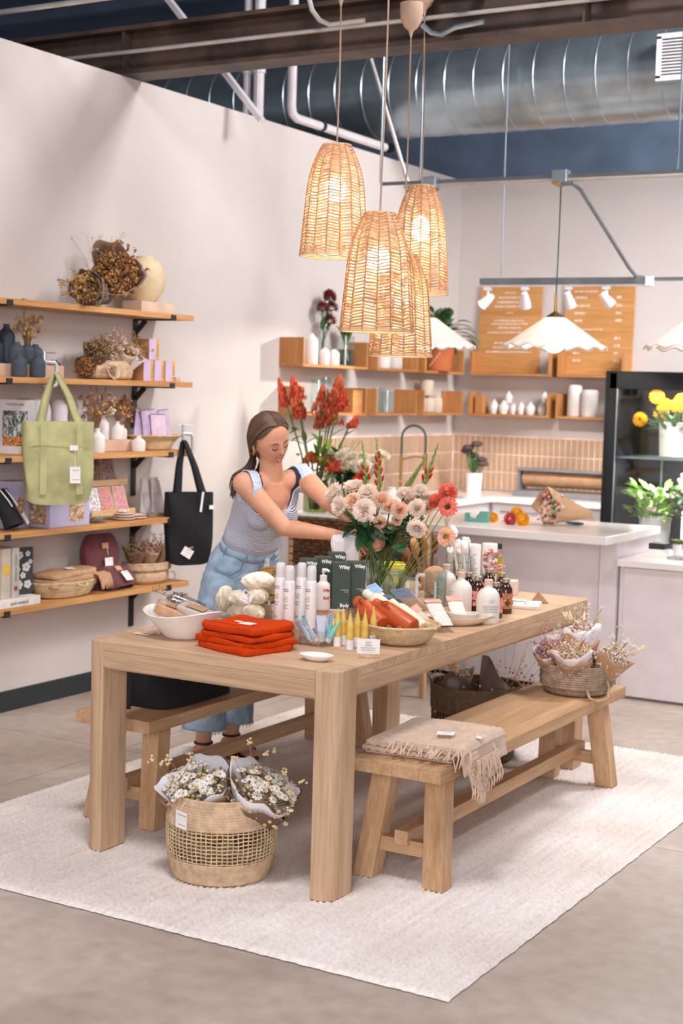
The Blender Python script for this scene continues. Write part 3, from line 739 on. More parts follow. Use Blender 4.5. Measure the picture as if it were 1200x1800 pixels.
for k in range(18): b.bar((.05, .05+k*.03, 1.245), (W-.05, .05+k*.03, 1.245), .005)
b.bar((.05, .04, 1.245), (W-.05, .04, 1.245), .012)
b.build('wire_shelf', GALV, fr, smooth=0)
b = MB()
for k in range(18): b.bar((.05, .05+k*.03, .62), (W-.05, .05+k*.03, .62), .005)
b.build('wire_shelf', GALV, fr, smooth=0)
for x in (.22, .62): MB().box((x, .62, 1.0), (.012, .01, 1.2)).build('shelf_post', GALV, fr, smooth=0)
MB().box((.405, .60, .95), (.026, .015, .58)).build('light_tube', emis('led_tube', (240, 250, 255), 9), fr, smooth=0)
MB().box((W/2, .3, 1.72), (W-.2, .02, .015)).build('light_tube', emis('led_tube', (240, 250, 255), 9), fr, smooth=0)
l = lamp('fridge_light', 'AREA', (0, 0, 0), 14, (.93, .98, 1), .7, size_y=.3); l.parent = fr; l.location = (W/2, .25, 1.69); l.rotation_euler = (0, 0, 0)
l = lamp('fridge_light', 'AREA', (0, 0, 0), 14, (.93, .98, 1), .7, size_y=.3); l.parent = fr; l.location = (W/2, .2, 1.22); l.rotation_euler = (0, 0, 0)

# ---------------------------------------------------------------- flower and bouquet builders
def petal(b, a, tilt, L, w, curl=.3, ruf=.06, base=(0, 0, 0), n=4, r0=.0, ph=0):
    """petal leaving the axis at angle a, tilted from upright by tilt"""
    ca, sa = cos(a), sin(a); vs = []; fs = []
    for i in range(n+1):
        v = i/n; t = tilt + curl*v*v*2.2
        rad = r0 + L*(sin(tilt)*v + curl*.55*v**3); z = L*(cos(tilt)*v - curl*.35*v**3)
        ww = w*(.35+.9*v-.35*v*v)
        for j in range(5):
            u = j/4-.5; cup = (u*2)**2*.22*L*(1-.6*v)
            rr = rad - cup*cos(tilt) + ruf*L*sin(u*9+ph+v*3)*v*v; zz = z + cup*sin(tilt)*.6 + (-.08*L*(u*2)**2 if v > .9 else 0)
            x = u*ww
            vs.append((base[0]+rr*ca-x*sa, base[1]+rr*sa+x*ca, base[2]+zz))
    for i in range(n):
        for j in range(4): q = i*5+j; fs.append((q, q+1, q+6, q+5))
    b.add(vs, fs)
def rose(b, Rr, rr, z0=0):
    """ruffled garden rose of radius Rr, opening upwards"""
    for n, tl, L, w, cu, r0 in ((5, .0, .8, .40, .02, .04), (6, .08, .88, .5, .05, .14), (7, .2, .95, .6, .1, .22), (8, .38, 1.0, .68, .16, .26), (9, .62, 1.0, .7, .22, .26), (9, .88, .98, .72, .26, .2), (8, 1.2, .9, .7, .26, .12)):
        o = rr.uniform(0, 6)
        for k in range(n):
            petal(b, o+2*PI*k/n+rr.uniform(-.15, .15), tl+rr.uniform(-.08, .08), Rr*L*rr.uniform(.9, 1.05), Rr*w, cu, .1, (0, 0, z0), 4, Rr*r0, rr.uniform(0, 6))
def pompon(b, Rr, rr, n=90, c=(0, 0, 0), openf=False):
    """ball dahlia: scale petals over a dome"""
    for k in range(n):
        t = (k+.5)/n; ph = k*2.39996; th = math.acos(1-1.75*t)
        d = Vector((sin(th)*cos(ph), sin(th)*sin(ph), cos(th))); b.leaf(Vector(c)+d*Rr*.45, d+Vector((cos(ph), sin(ph), -.2))*.35, Rr*.62, Rr*.36, -.25, up=(d.cross(Vector((0, 0, 1))).cross(d) if abs(d.z) < .98 else (1, 0, 0)), n=2, cup=.5)
def sprigs(b, rr, n, z0, z1, spread, r0=.01, tipr=.0, w=.0007, bend=.2):
    tips = []
    for k in range(n):
        a = rr.uniform(0, 2*PI); q = spread*sqrt(rr.random()); h = rr.uniform(z0, z1)
        p0 = Vector((r0*cos(a)*rr.random(), r0*sin(a)*rr.random(), 0)); p2 = Vector((q*cos(a), q*sin(a), h)); p1 = p0.lerp(p2, .55)+Vector((-q*bend*cos(a), -q*bend*sin(a), h*.12))
        b.tube([p0, p1, p2], [w*1.3, w*1.1, w], 4, cap=False); tips.append(p2)
    return tips
def wrap(nm, parent, mat, L, R0, R1, rr, flap=.25, ang=0, thick=.0012, lobes=3, Mx=None, cut=1.0):
    ph = rr.uniform(0, 6)
    def P(u, v):
        a = 2*PI*u*cut+ang; zt = L*(1+flap*(.5*cos(a-ang)+.35*sin(lobes*a+ph)+.15*sin(7*a+ph*2))); z = v*zt
        r = R0+(R1-R0)*(z/L)**1.1; r *= 1+.05*sin(5*a+ph)*v+.03*sin(11*a)*v
        return r*cos(a), r*sin(a), z
    return MB().grid(P, 40, 8, cu=cut >= 1, Mx=Mx).build(nm, mat, parent, smooth=180, solid=thick)
TISSUE = M('white_tissue', (232, 226, 230), .7, .03, trans=0, sss=.2); CELLO = glass('cellophane', (236, 236, 236), .12, 1.3)
BROWNW = M('brown_wrap', (112, 84, 66), .7, .08, 12); MAUVEW = M('taupe_wrap', (120, 100, 92), .45, .06)
PAL = {
 'white': palette('white_strawflower', [(240, 236, 226), (232, 226, 212), (246, 244, 238), (226, 214, 190)], .8),
 'cream': palette('cream_buds', [(232, 212, 164), (226, 200, 146), (238, 224, 186), (214, 190, 136)], .8),
 'rust': palette('rust_dried', [(172, 122, 68), (150, 98, 54), (190, 146, 88), (124, 78, 52), (186, 100, 56), (98, 66, 54), (160, 112, 66)], .85),
 'ochre': palette('ochre_dried', [(190, 148, 92), (172, 130, 74), (204, 166, 110), (156, 112, 66)], .85),
 'olive': palette('olive_dried', [(140, 112, 66), (120, 96, 58), (160, 130, 84), (104, 80, 52), (176, 150, 110)], .85),
 'pink': palette('pink_dried', [(206, 140, 132), (220, 166, 156), (190, 120, 120), (228, 190, 180), (180, 110, 100)], .85),
 'blush': palette('blush_dried', [(230, 210, 190), (222, 194, 172), (238, 224, 208), (210, 170, 150), (200, 150, 134)], .85),
 'grey': palette('grey_dried', [(150, 136, 126), (176, 160, 148), (126, 110, 102), (196, 180, 164)], .85),
 'red': palette('red_celosia', [(206, 62, 46), (190, 70, 44), (216, 92, 58), (178, 54, 40), (220, 110, 74)], .8),
 'coral': palette('coral_petal', [(250, 158, 136), (246, 142, 126), (252, 172, 148), (244, 132, 120)], .55, .15),
 'yellow': palette('yellow_petal', [(246, 190, 30), (240, 176, 20), (250, 204, 50), (236, 160, 24)], .55, .1),
 'maroon': palette('maroon_petal', [(132, 44, 40), (150, 56, 44), (110, 36, 36), (170, 84, 50)], .7),
}
def blooms(nm, parent, pal, rr, n, z0, z1, rad, size, Mx=None, dom=.0):
    b = MB()
    n = int(n*2.6); size *= .62
    for k in range(n):
        a = rr.uniform(0, 2*PI); q = sqrt(rr.random()); z = rr.uniform(z0, z1)*(1-dom*q*q)
        c = (rad*q*cos(a), rad*q*sin(a), z); s = size*rr.uniform(.6, 1.25)
        if s > .0055: b.ell(c, (s*rr.uniform(.7, 1.2), s, s*.8), 6, 4)
        else: b.blob(c, s)
    if Mx is not None: b.v = [tuple(Mx @ Vector(p)) for p in b.v]
    o = b.build(nm, pal, parent, smooth=60); o['kind'] = 'stuff'; return o
def dried_bouquet(nm, label, loc, rot, L, R1, paper, pals, seed, liner=None, n=60, size=.006, group=None, flap=.25, spr=14, thick=.0012, sprL=1.25, R0=.02):
    t = thing(nm, label, 'bouquet', loc, 0, group, rot=rot); rr = random.Random(seed)
    wrap('paper_wrap', t, paper, L*.72, R0, R1, rr, flap, rr.uniform(0, 6), thick)
    if liner: wrap('paper_liner', t, liner, L*.8, R0*.8, R1*.96, rr, flap*1.2, rr.uniform(0, 6), .0008)
    for i, pl in enumerate(pals): blooms('dried_flowers', t, PAL[pl], rr, n, L*.58, L*(.92+.06*i), R1*.9, size, dom=.22)
    if spr:
        b = MB(); tips = sprigs(b, rr, spr, L*.8, L*sprL, R1*1.15)
        b.build('stems', DRY, t, smooth=60)['kind'] = 'stuff'
        b = MB()
        for p in tips:
            for k in range(7): b.blob(p+uvec()*rr.uniform(.002, .016), size*.45)
        b.build('seed_heads', PAL[pals[-1]], t, smooth=60)['kind'] = 'stuff'
    return t
def daisies(b, rr, c, s, nrm):
    nrm = Vector(nrm).normalized(); q = nrm.to_track_quat('Z', 'Y').to_matrix().to_4x4(); Mx = Matrix.Translation(c) @ q
    for k in range(9):
        a = 2*PI*k/9; vs = [(0.2*s*cos(a-.5), .2*s*sin(a-.5), 0), (s*cos(a-.26), s*sin(a-.26), .12*s), (s*1.05*cos(a), s*1.05*sin(a), .05*s), (s*cos(a+.26), s*sin(a+.26), .12*s), (.2*s*cos(a+.5), .2*s*sin(a+.5), 0)]
        b.add(vs, [(0, 1, 2, 3, 4)], Mx)
# ---------------------------------------------------------------- vessels, tags, cloth, baskets
def lathe_thing(nm, label, cat, loc, prof, mat, n=24, group=None, part='body'):
    o = MB().lathe(prof, n).build(nm, mat, smooth=40); o.location = loc; tag(o, label, cat, group); return o
def vase_prof(R1, H, neck=.35, nh=.14, sh=.7, w=.003):
    """bottle-like vase, hollow neck"""
    rn = R1*neck
    out = [(R1*.8, 0), (R1*.94, H*.02), (R1, H*.1), (R1, H*sh*.9), (R1*.93, H*sh), (R1*.7, H*(sh+.1)), (rn*1.1, H*(1-nh)), (rn, H*(1-nh*.6)), (rn, H), (rn-w, H), (rn-w, H*(1-nh))]
    return [(0, 0)]+out+[(0, H*(1-nh))]
def cup_prof(R0, R1, H, w=.003): return [(0, 0), (R0, 0), (R0+(R1-R0)*.5, H*.5), (R1, H), (R1-w, H), (R0+(R1-R0)*.5-w, H*.5), (R0-w, w*1.5), (0, w*1.5)]
def card(nm, parent, mat, w, h, Mx, lines=3, string=None, th=.0008, seed=1, ink=None, align=.1):
    """hang-tag or paper card with rows of tiny print; lies in its local xy plane"""
    o = MB().box((0, 0, 0), (w, h, th)).build(nm, mat, parent, smooth=0); o.matrix_local = Mx
    if lines:
        rr = random.Random(seed); b = MB()
        for k in range(lines):
            L = w*rr.uniform(.35, .75); y = h*(.28-.56*k/max(1, lines-1)) if lines > 1 else 0; x = -L/2
            while x < L/2: ww = rr.uniform(.05, .12)*w; b.box((x+ww/2, y, th*.5+.0002), (ww*.85, h*.035, .0004)); x += ww
        q = b.build('print', ink or INK, o, smooth=0)
    if string: MB().tube(string, .0007, 4).build('string', PAPER, o)
    return o
def MT(loc, ex, ey):
    """matrix whose local x, y run along ex, ey"""
    ex = Vector(ex).normalized(); ey = Vector(ey); ey = (ey-ex*ey.dot(ex)).normalized(); ez = ex.cross(ey)
    return Matrix(((ex.x, ey.x, ez.x, loc[0]), (ex.y, ey.y, ez.y, loc[1]), (ex.z, ey.z, ez.z, loc[2]), (0, 0, 0, 1)))
def weave_wall(prof, rows, nth, amp, n=None):
    """basket wall: coiled rows with stitches, from an (r, z) outline"""
    n = n or nth*2
    L = [0]
    for (r0, z0), (r1, z1) in zip(prof, prof[1:]): L.append(L[-1]+math.hypot(r1-r0, z1-z0))
    def at(s):
        s *= L[-1]
        for k in range(len(prof)-1):
            if s <= L[k+1]+1e-9:
                f = (s-L[k])/(L[k+1]-L[k]); return prof[k][0]+f*(prof[k+1][0]-prof[k][0]), prof[k][1]+f*(prof[k+1][1]-prof[k][1])
        return prof[-1]
    pts = [at(i/(rows*3)) for i in range(rows*3+1)]
    def wob(i, a):
        row = i//3; c = (0, 1, .8)[i % 3]; return amp*c*(.6+.55*sin(a*nth+row*2.1))
    return pts, n, wob
def basket(t, prof, mat, rows, nth, amp, part='woven_wall', solid=.004, rim=None):
    pts, n, wob = weave_wall(prof, rows, nth, amp); o = MB().shell(pts, n, wob=wob).build(part, mat, t, smooth=60, solid=solid)
    if rim:
        r, z, q = rim; m = 60
        MB().tube([((r)*cos(2*PI*k/m), r*sin(2*PI*k/m), z+.0012*sin(k*PI)) for k in range(m)], [q*(1+.18*(k % 2)) for k in range(m)], 7, closed=True).build('rim', mat, t, smooth=60)
    return o
def folded(w, d, h, layers, rr, tilt=0, wob=.004, n=14):
    """soft folded cloth: stacked rounded layers"""
    b = MB(); lh = h/layers
    for k in range(layers):
        ww, dd = w*(1-.015*k+rr.uniform(-.015, .01)), d*(1-.015*k+rr.uniform(-.02, .01)); ph = rr.uniform(0, 6); ox, oy = rr.uniform(-.004, .004), rr.uniform(-.004, .004)
        pr = [(.0, 0), (.97, .0), (.995, .2), (1, .5), (.995, .8), (.97, .98), (.9, 1.02), (.5, 1.05), (0, 1.05)]
        def P(u, v, k=k, ww=ww, dd=dd, ph=ph, ox=ox, oy=oy):
            i = v*(len(pr)-1); i0 = min(int(i), len(pr)-2); f = i-i0; q = pr[i0][0]+(pr[i0+1][0]-pr[i0][0])*f; z = pr[i0][1]+(pr[i0+1][1]-pr[i0][1])*f
            a = 2*PI*u; e = .16; c, s = cos(a), sin(a); x = (abs(c)**e)*(1 if c >= 0 else -1); y = (abs(s)**e)*(1 if s >= 0 else -1)
            m = max(abs(x), abs(y)); x, y = x/m if m else x, y/m if m else y
            k8 = (abs(x)**8+abs(y)**8)**(-1/8); x *= k8; y *= k8
            X, Y = x*q*ww/2+ox, y*q*dd/2+oy
            zz = (k+z)*lh*(1+tilt*(Y/d))+wob*(.4*sin(X*23+ph)+.4*sin(Y*31+ph*2))*(k+z)/layers
            return X+wob*.5*sin(Y*40+ph), Y+wob*.5*sin(X*37+ph), max(0, zz)
        b.grid(P, 56, 16, cu=True)
    return b

# ================================================================ things on the table
TZ = .7605
def on_table(xy, z=TZ): return (xy[0], xy[1], z)
rt = random.Random(11)
# white oval bowl with wrapped bath bars
t = thing('serving_bowl', 'large white oval bowl at the near left corner of the table', 'bowl', on_table((2.032,4.269)), .15)
def Pb(u, v):
    a = 2*PI*u; i = v*7
    pr = [(0, .004), (.055, 0), (.062, .004), (.10, .045), (.138, .094), (.134, .096), (.095, .048), (.05, .012)]
    i0 = min(int(i), 6); f = i-i0; r = pr[i0][0]+(pr[i0+1][0]-pr[i0][0])*f; z = pr[i0][1]+(pr[i0+1][1]-pr[i0][1])*f
    return r*1.06*cos(a), r*.82*sin(a), z+.012*cos(2*a+.6)*(z/.1)**2
b = MB().grid(Pb, 56, 28, cu=True); b.ell((0, 0, .012), (.05, .04, .002), 16, 4); b.build('bowl', WHITE, t, smooth=50)
bowl_xy = (2.032,4.269)
PEACH = M('peach_soap', (238, 176, 128), .6, .1, 40); CREAMC = M('cream_cotton', (246, 232, 212), .9, .06, 30, .3, 200)
for i, (dx, dy, rz, ry, col, lab) in enumerate(((-.045, .0, .5, .35, PEACH, 'peach bath bar in clear wrap leaning in the white bowl'), (.03, .035, .2, .25, M('pale_soap', (236, 222, 204), .6), 'pale bath bar in clear wrap behind the peach one in the white bowl'))):
    q = thing('wrapped_bath_bar', lab, 'soap', (bowl_xy[0]+dx, bowl_xy[1]+dy, TZ+.07), 0, 'wrapped bath bars in the white bowl', rot=(.1, ry, rz))
    MB().box((0, 0, .018), (.13, .075, .036)).build('bar', col, q, smooth=0, bevel=.006)
    MB().box((0, 0, .019), (.142, .085, .044)).build('clear_wrap', CELLO, q, smooth=0, bevel=.012)
    card('paper_label', q, KRAFT, .07, .05, TR((0, 0, .0415)), 3, seed=i)
# folded orange cloths
ORANGE = M('orange_linen', (196, 62, 14), .95, .05, 60, .3, 420, spec=.1)
oxy = (2.323,4.237)
for k, lab in enumerate(('lower of two folded orange linen cloths beside the white bowl', 'upper of two folded orange linen cloths, with a white tag on it')):
    o = folded(.285-.01*k, .245, .042, 2, rt, wob=.013).build('folded_cloth', ORANGE, smooth=60); o.location = (oxy[0]+.004*k, oxy[1]+.004*k, TZ+.0435*k); o.rotation_euler = (0, 0, -.28+.10*k)
    tag(o, lab, 'folded cloth', 'folded orange cloths')
    if k:
        MB().tube([(-.13, -.08, .046), (0, -.088, .049), (.13, -.082, .046)], .0016, 5).build('hem_stitch', ORANGE, o)
        card('hang_tag', o, PAPER, .05, .04, MT((.045, -.045, .051), (1, .1, 0), (-.1, 1, 0)), 0)
        card('care_label', o, PAPER, .036, .016, MT((-.012, -.03, .05), (1, -.2, .02), (.2, 1, 0)), 0)
# loose tags by the bowl
for k, (dx, dy, a, lab) in enumerate(((0, 0, .2, 'nearest loose white paper tag on the table corner'), (.022, .03, .6, 'middle loose white paper tag, tucked against the bowl'), (.03, .055, 1.1, 'furthest loose white paper tag, next to the bowl'))):
    xy = (1.886,4.228); q = thing('paper_tag', lab, 'tag', (xy[0]+dx, xy[1]+dy, TZ+.003+.004*k), a, 'loose paper tags beside the bowl')
    card('card', q, PAPER, .055, .022, TR(rot=(.05*k, .06, 0)), 2, seed=k); MB().tube([(.026, 0, .002), (.05, .01, .006), (.07, -.005, .002)], .001, 4).build('string', M('pink_string', (214, 150, 150), .8), q)
# wrapped dried bunch behind the bowl
dried_bouquet('dried_bunch', 'brown dried flower bunch in clear wrap lying behind the white bowl', on_table((1.872,4.625), TZ+.047), (0, -1.4, .3), .17, .045, CELLO, ['grey', 'olive'], 5, None, 40, .006, None, .2, 6)
# square glass vase heaped with cream mesh cloths, round glass behind it
SCL = glass('acrylic', (252, 252, 251), .03, 1.3)
def glass_box(w, d, h, t, nm='glass_box'):
    b = MB(); q = .003
    for c, s in (((0, -d/2, h/2), (w, q, h)), ((0, d/2, h/2), (w, q, h)), ((-w/2, 0, h/2), (q, d, h)), ((w/2, 0, h/2), (q, d, h)), ((0, 0, .002), (w, d, .004))): b.box(c, s)
    return b.build(nm, SCL, t, smooth=0)
gx = (1.996,4.731)
t = thing('glass_box_vase', 'square clear glass vase holding bundled cream mesh cloths', 'vase', on_table(gx), -.25); glass_box(.15, .12, .125, t)
def mesh_bundle(lab, loc, r, sd, tg=False):
    q = thing('mesh_cloth', lab, 'cloth', loc, rt.uniform(0, 6), 'cream mesh cloths'); rr = random.Random(sd); ph = rr.uniform(0, 6)
    def P(u, v):
        a = 2*PI*u; p = PI*v; k = 1+.10*sin(3*a+ph)*sin(p)+.07*sin(7*a+5*p+ph)+.05*sin(11*a-7*p)
        return r[0]*k*sin(p)*cos(a), r[1]*k*sin(p)*sin(a), r[2]*(-cos(p))*(1+.05*sin(5*a+ph))
    MB().grid(P, 36, 20, cu=True).build('bundle', CREAMC, q, smooth=180)
    b = MB()
    for k in range(9):
        a = k*.7+ph; b.tube([P((a/6.28+s*.05) % 1, .15+.7*s) for s in [i/8 for i in range(9)]], .0022, 5)
    b.build('knotted_edge', CREAMC, q)
    return q
for k, (dx, dy, z, r) in enumerate(((-.03, .01, .035, (.045, .05, .034)), (.035, -.008, .036, (.04, .048, .035)), (-.02, -.01, .088, (.05, .046, .03)), (.04, .01, .10, (.042, .04, .032)))):
    mesh_bundle('cream mesh cloth bundle %s the square glass vase' % ('low on the left in', 'low on the right in', 'in the middle of', 'near the rim of')[k], (gx[0]+dx, gx[1]+dy, TZ+z), r, 20+k)
q = mesh_bundle('large cream mesh cloth bundle heaped on top of the square glass vase', (gx[0]+.04, gx[1]+.03, TZ+.158), (.072, .045, .032), 31)
tgo = thing('price_tag', 'square white price tag with a brown eyelet hanging on the cream mesh cloths', 'tag', (gx[0]+.05, gx[1]-.075, TZ+.105), .35, rot=(PI/2-.1, .5, .35)); card('card', tgo, PAPER, .042, .042, TR(), 2, seed=3); MB().lathe([(.002, .001), (.006, .001)], 12, Matrix.Translation((-.012, .013, 0))).build('eyelet', KRAFT, tgo)
cx = (1.863,4.766)
t = thing('glass_tumbler', 'round clear glass behind the bowl holding a cream cloth', 'glass', on_table(cx)); MB().lathe(cup_prof(.036, .04, .085), 28).build('glass', SCL, t)
mesh_bundle('cream cotton cloth stuffed in the round glass behind the bowl', (cx[0]+.01, cx[1], TZ+.07), (.036, .034, .05), 40)
# stacked jars with gold lids
GOLD = M('gold_lid', (188, 150, 84), .35, .08, metal=.85); JARC = glass('jar_glass', (236, 236, 226), .03, 1.35); BALM = M('cream_balm', (206, 190, 150), .6, .08)
jx = (2.048,4.811)
for k, lab in enumerate(('lower stacked jar of pale cream behind the spray cans', 'upper stacked jar with a gold lid behind the spray cans')):
    t = thing('cream_jar', lab, 'jar', on_table((jx[0], jx[1]), TZ+.101*k), 0, 'stacked jars'); r = .041
    MB().lathe([(0, 0), (r*.95, 0), (r, .004), (r, .07), (r*.93, .08), (r*.9, .088)], 28).build('jar', JARC, t); MB().lathe([(0, .003), (r*.9, .003), (r*.92, .066), (0, .066)], 24).build('contents', BALM, t)
    MB().lathe([(0, .082), (r*.97, .082), (r*.99, .098), (r*.9, .1005), (0, .1005)], 28).build('lid', GOLD, t)
# risers
STONE = M('speckled_stone', (200, 172, 150), .75, .16, 60, .15, 200)
def block(lab, c, d, rz, mat=STONE, nm='display_block'):
    o = MB().box((0, 0, d[2]/2), d).build(nm, mat, smooth=0, bevel=.003); o.location = c; o.rotation_euler = (0, 0, rz); return tag(o, lab, 'display block')
rx = (2.326,4.794)
block('speckled stone block carrying the dark green boxes and the pump bottle', (rx[0]-.13, rx[1]+.10, TZ), (.33, .22, .068), 0.06)
lx = (2.456,4.389)
block('low speckled stone block carrying the four white spray cans', (lx[0]-.045, lx[1]+.16, TZ), (.17, .24, .06), 0.04)
# spray cans
CAN = M('white_can', (234, 228, 226), .35, .02); CAPC = M('frosted_cap', (232, 228, 226), .3, .02, alpha=.8); YEL = M('yellow_print', (220, 184, 90), .6)
c1 = None
def spray_can(xy, lab, first=None):
    t = thing('spray_can', lab, 'spray can', (xy[0], xy[1], TZ+.0605), -.55, 'white spray cans'); r = .0195
    MB().lathe([(0, 0), (r*.93, 0), (r, .003), (r, .158), (r*.9, .166), (r*.7, .17), (0, .17)], 24).build('can', CAN, t)
    MB().lathe([(r*.84, .164), (r*.86, .2), (r*.8, .214), (r*.6, .219), (0, .219)], 24).build('cap', CAPC, t)
    MB().lathe([(.006, .17), (.006, .19), (0, .19)], 10).build('nozzle', CAN, t)
    rr = random.Random(4); b = MB()
    for z, w, h in ((.135, 1.0, .0035), (.129, .9, .003), (.1, .7, .002), (.094, .8, .002), (.082, .9, .002), (.076, .7, .002), (.07, .8, .002), (.03, .5, .002), (.026, .6, .002)):
        a = -w; 
        while a < w:
            da = rr.uniform(.06, .2); b.grid(lambda u, v, a=a, da=da, z=z, h=h: ((r+.0003)*sin(a+da*u*.8), -(r+.0003)*cos(a+da*u*.8), z+h*v), 2, 1); a += da
    b.build('print', INK, t, smooth=0)
    b = MB(); b.grid(lambda u, v: ((r+.0004)*sin(.2+.7*u), -(r+.0004)*cos(.2+.7*u), .106+.006*v*(1-abs(u-.5))), 6, 1); b.build('leaf_print', YEL, t, smooth=0)
    return t
spray_can((2.410,4.374), 'front white spray can of the left pair'); spray_can((2.338,4.428), 'rear white spray can of the left pair')
spray_can((2.469,4.423), 'front white spray can of the right pair'); spray_can((2.396,4.476), 'rear white spray can of the right pair')
# dark green lotion boxes, pump bottle
GREEN = M('dark_green_carton', (58, 72, 60), .6, .05); RED = M('red_print', (214, 66, 40), .6); WPR = M('white_lettering', (236, 234, 226), .6)
def carton(px, lab, rz=.62, h=.172):
    t = thing('lotion_carton', lab, 'carton', (px[0], px[1], TZ+.0685), rz, 'dark green cartons'); w, d = .068, .068
    MB().box((0, 0, h/2), (w, d, h)).build('box', GREEN, t, smooth=0, bevel=.0008, seg=1)
    MB().box((0, -.002, h+.0008), (w*.97, d*.9, .0012)).build('top_flap', GREEN, t, smooth=0)
    text('Wiley', .019, WPR, t, (w/2-.003, -d/2-.0007, h-.014), RX, 'RIGHT', sx=.88, bold=.0007); text('Body', .019, WPR, t, (w/2-.003, -d/2-.0007, .013), RX, 'RIGHT', sx=.88, bold=.0007)
    for z, s in ((.072, 'conditioning'), (.065, 'lotion')): text(s, .006, WPR, t, (w/2-.006, -d/2-.0007, z), RX, 'RIGHT')
    return t
carton((2.326,4.870), 'dark green lotion carton in front, right of the white pump bottle')
carton((2.356,4.935), 'dark green lotion carton at the right end of the group')
carton((2.169,4.892), 'dark green lotion carton at the left, behind the spray cans')
carton((2.180,4.984), 'dark green lotion carton in the middle, behind the pump bottle')
carton((2.138,5.160), 'dark green lotion carton furthest back in the group')
t = thing('pump_bottle', 'white pump bottle with red lettering beside the dark green carton', 'bottle', (*(2.299,4.789), TZ+.0685), .62); r = .0265
MB().lathe([(0, 0), (r*.95, 0), (r, .003), (r, .085), (r*.9, .097), (r*.55, .106), (r*.45, .108), (0, .108)], 28).build('bottle', MATTE, t)
MB().lathe([(r*.52, .106), (r*.52, .128), (r*.3, .13), (.004, .132), (.004, .142), (0, .142)], 20).build('collar', MATTE, t)
MB().tube([(0, 0, .14), (0, 0, .147), (.012, -.004, .149), (.022, -.008, .144)], [.007, .009, .006, .004], 10).build('pump_head', MATTE, t)
for w_, z_ in (('Wiley', .074), ('Body', .046)):
    o = text(w_, .016, RED, t, (0, 0, z_), RX, 'CENTER', bold=.0006)
    for v in o.data.vertices: a_ = v.co.x*.85/r+.5; v.co.z = (r+.0005+v.co.z)*cos(a_); v.co.x = (r+.0005)*sin(a_)     # print follows the bottle
t = thing('small_bottle', 'small white bottle with a slate blue collar right of the green cartons', 'bottle', (*(2.215,5.228), TZ+.0685), 0); r = .021
# small bottle stands on its own little block so that it clears the cartons
MB().lathe([(0, 0), (r*.95, 0), (r, .003), (r, .05), (r*.75, .062), (r*.55, .066), (0, .066)], 24).build('bottle', MATTE, t); MB().lathe([(r*.6, .065), (r*.6, .073), (0, .073)], 20).build('collar', M('slate_blue', (70, 78, 92), .5), t); MB().lathe([(r*.5, .073), (r*.5, .088), (r*.4, .09), (0, .09)], 20).build('cap', MATTE, t)
# white cloth pouch standing behind the cartons
t = thing('linen_pouch', 'white folded linen cloth with a cord and tassel standing above the green cartons', 'cloth', (*(2.097,5.304), TZ+.0685), .5)
pl = M('white_linen', (238, 232, 230), .9, .03, 30, .3, 300, sheen=.2)
def Pp(u, v):
    a = 2*PI*u; e = .45; c, s = cos(a), sin(a); x = abs(c)**e*(1 if c > 0 else -1); y = abs(s)**e*(1 if s > 0 else -1)
    k = (1-.12*(1-v))*(1+.04*sin(3*a+v*5)+.03*sin(8*a-v*9)); top = min(1, (1-v)*14)**.5; return .058*x*k*top, .036*y*k*top+.01*sin(v*4), .235*v+.008*sin(2*a+1)*v
MB().grid(Pp, 40, 16, cu=True).build('folded_linen', pl, t, smooth=180)
MB().tube([(.03, -.034, .21), (.036, -.04, .15), (.05, -.03, .1)], .0022, 6).build('cord', pl, t)
MB().tube([(.05, -.03, .1), (.052, -.03, .085), (.053, -.03, .055)], [.004, .008, .010], 8).build('tassel', pl, t)
MB().ell((-.048, -.012, .195), (.016, .02, .038), 10, 8).build('corner_fold', pl, t)
# acrylic holder of tubes, oval dish
hx = (2.485,4.457)
t = thing('acrylic_holder', 'clear acrylic box holding pale blue and teal tubes', 'holder', on_table(hx), -.12); glass_box(.105, .085, .055, t)
TB = M('pale_blue_tube', (190, 208, 226), .35, .05); TT = M('teal_tube', (132, 206, 200), .35, .06); TL = M('lilac_blue_tube', (204, 208, 228), .35, .04)
def squeeze_tube(mat, loc, rot, lab):
    q = thing('cream_tube', lab, 'tube', loc, 0, 'small tubes in the acrylic box', rot=rot); q.scale = (1.3, 1.1, .86)
    def P(u, v):
        a = 2*PI*u; w = .0105+.004*v; d = .0105*(1-v)+.0006; return w*cos(a), d*sin(a), .018+.085*v
    MB().grid(P, 20, 8, cu=True).build('tube', mat, q, smooth=180); MB().lathe([(0, 0), (.009, 0), (.0095, .003), (.0095, .018), (0, .0185)], 16).build('cap', WHITE, q)
    MB().box((0, 0, .105), (.029, .0014, .006)).build('crimp', mat, q, smooth=0)
for k, (mat, dx, dy, sx_, lab) in enumerate(((TB, -.02, -.02, -.075, 'pale blue tube leaning furthest left in the acrylic box'), (TB, -.005, -.028, -.055, 'pale blue tube in front, leaning left across the acrylic box'), (TT, -.022, .018, -.03, 'teal tube at the back left of the acrylic box'), (TL, -.002, .008, -.012, 'slim lilac blue tube upright at the back of the acrylic box'), (TL, .012, -.022, .004, 'lilac blue tube upright in the middle front of the acrylic box'), (TT, .028, -.002, .028, 'teal tube second from the right in the acrylic box'), (TT, .034, -.026, .055, 'teal tube leaning furthest right in the acrylic box'), (TL, .024, .022, .015, 'lilac blue tube at the back right of the acrylic box'))):
    dv = Vector((.86*sx_, .5*sx_-.012, .1)); squeeze_tube(mat, (hx[0]+dx*.86-dy*.3, hx[1]+dx*.5+dy*.8, TZ+.014), (dv.to_track_quat('Z', 'Y') @ Matrix.Rotation(.5, 3, 'Z').to_quaternion()).to_euler(), lab)
dx_ = (2.639,4.187)
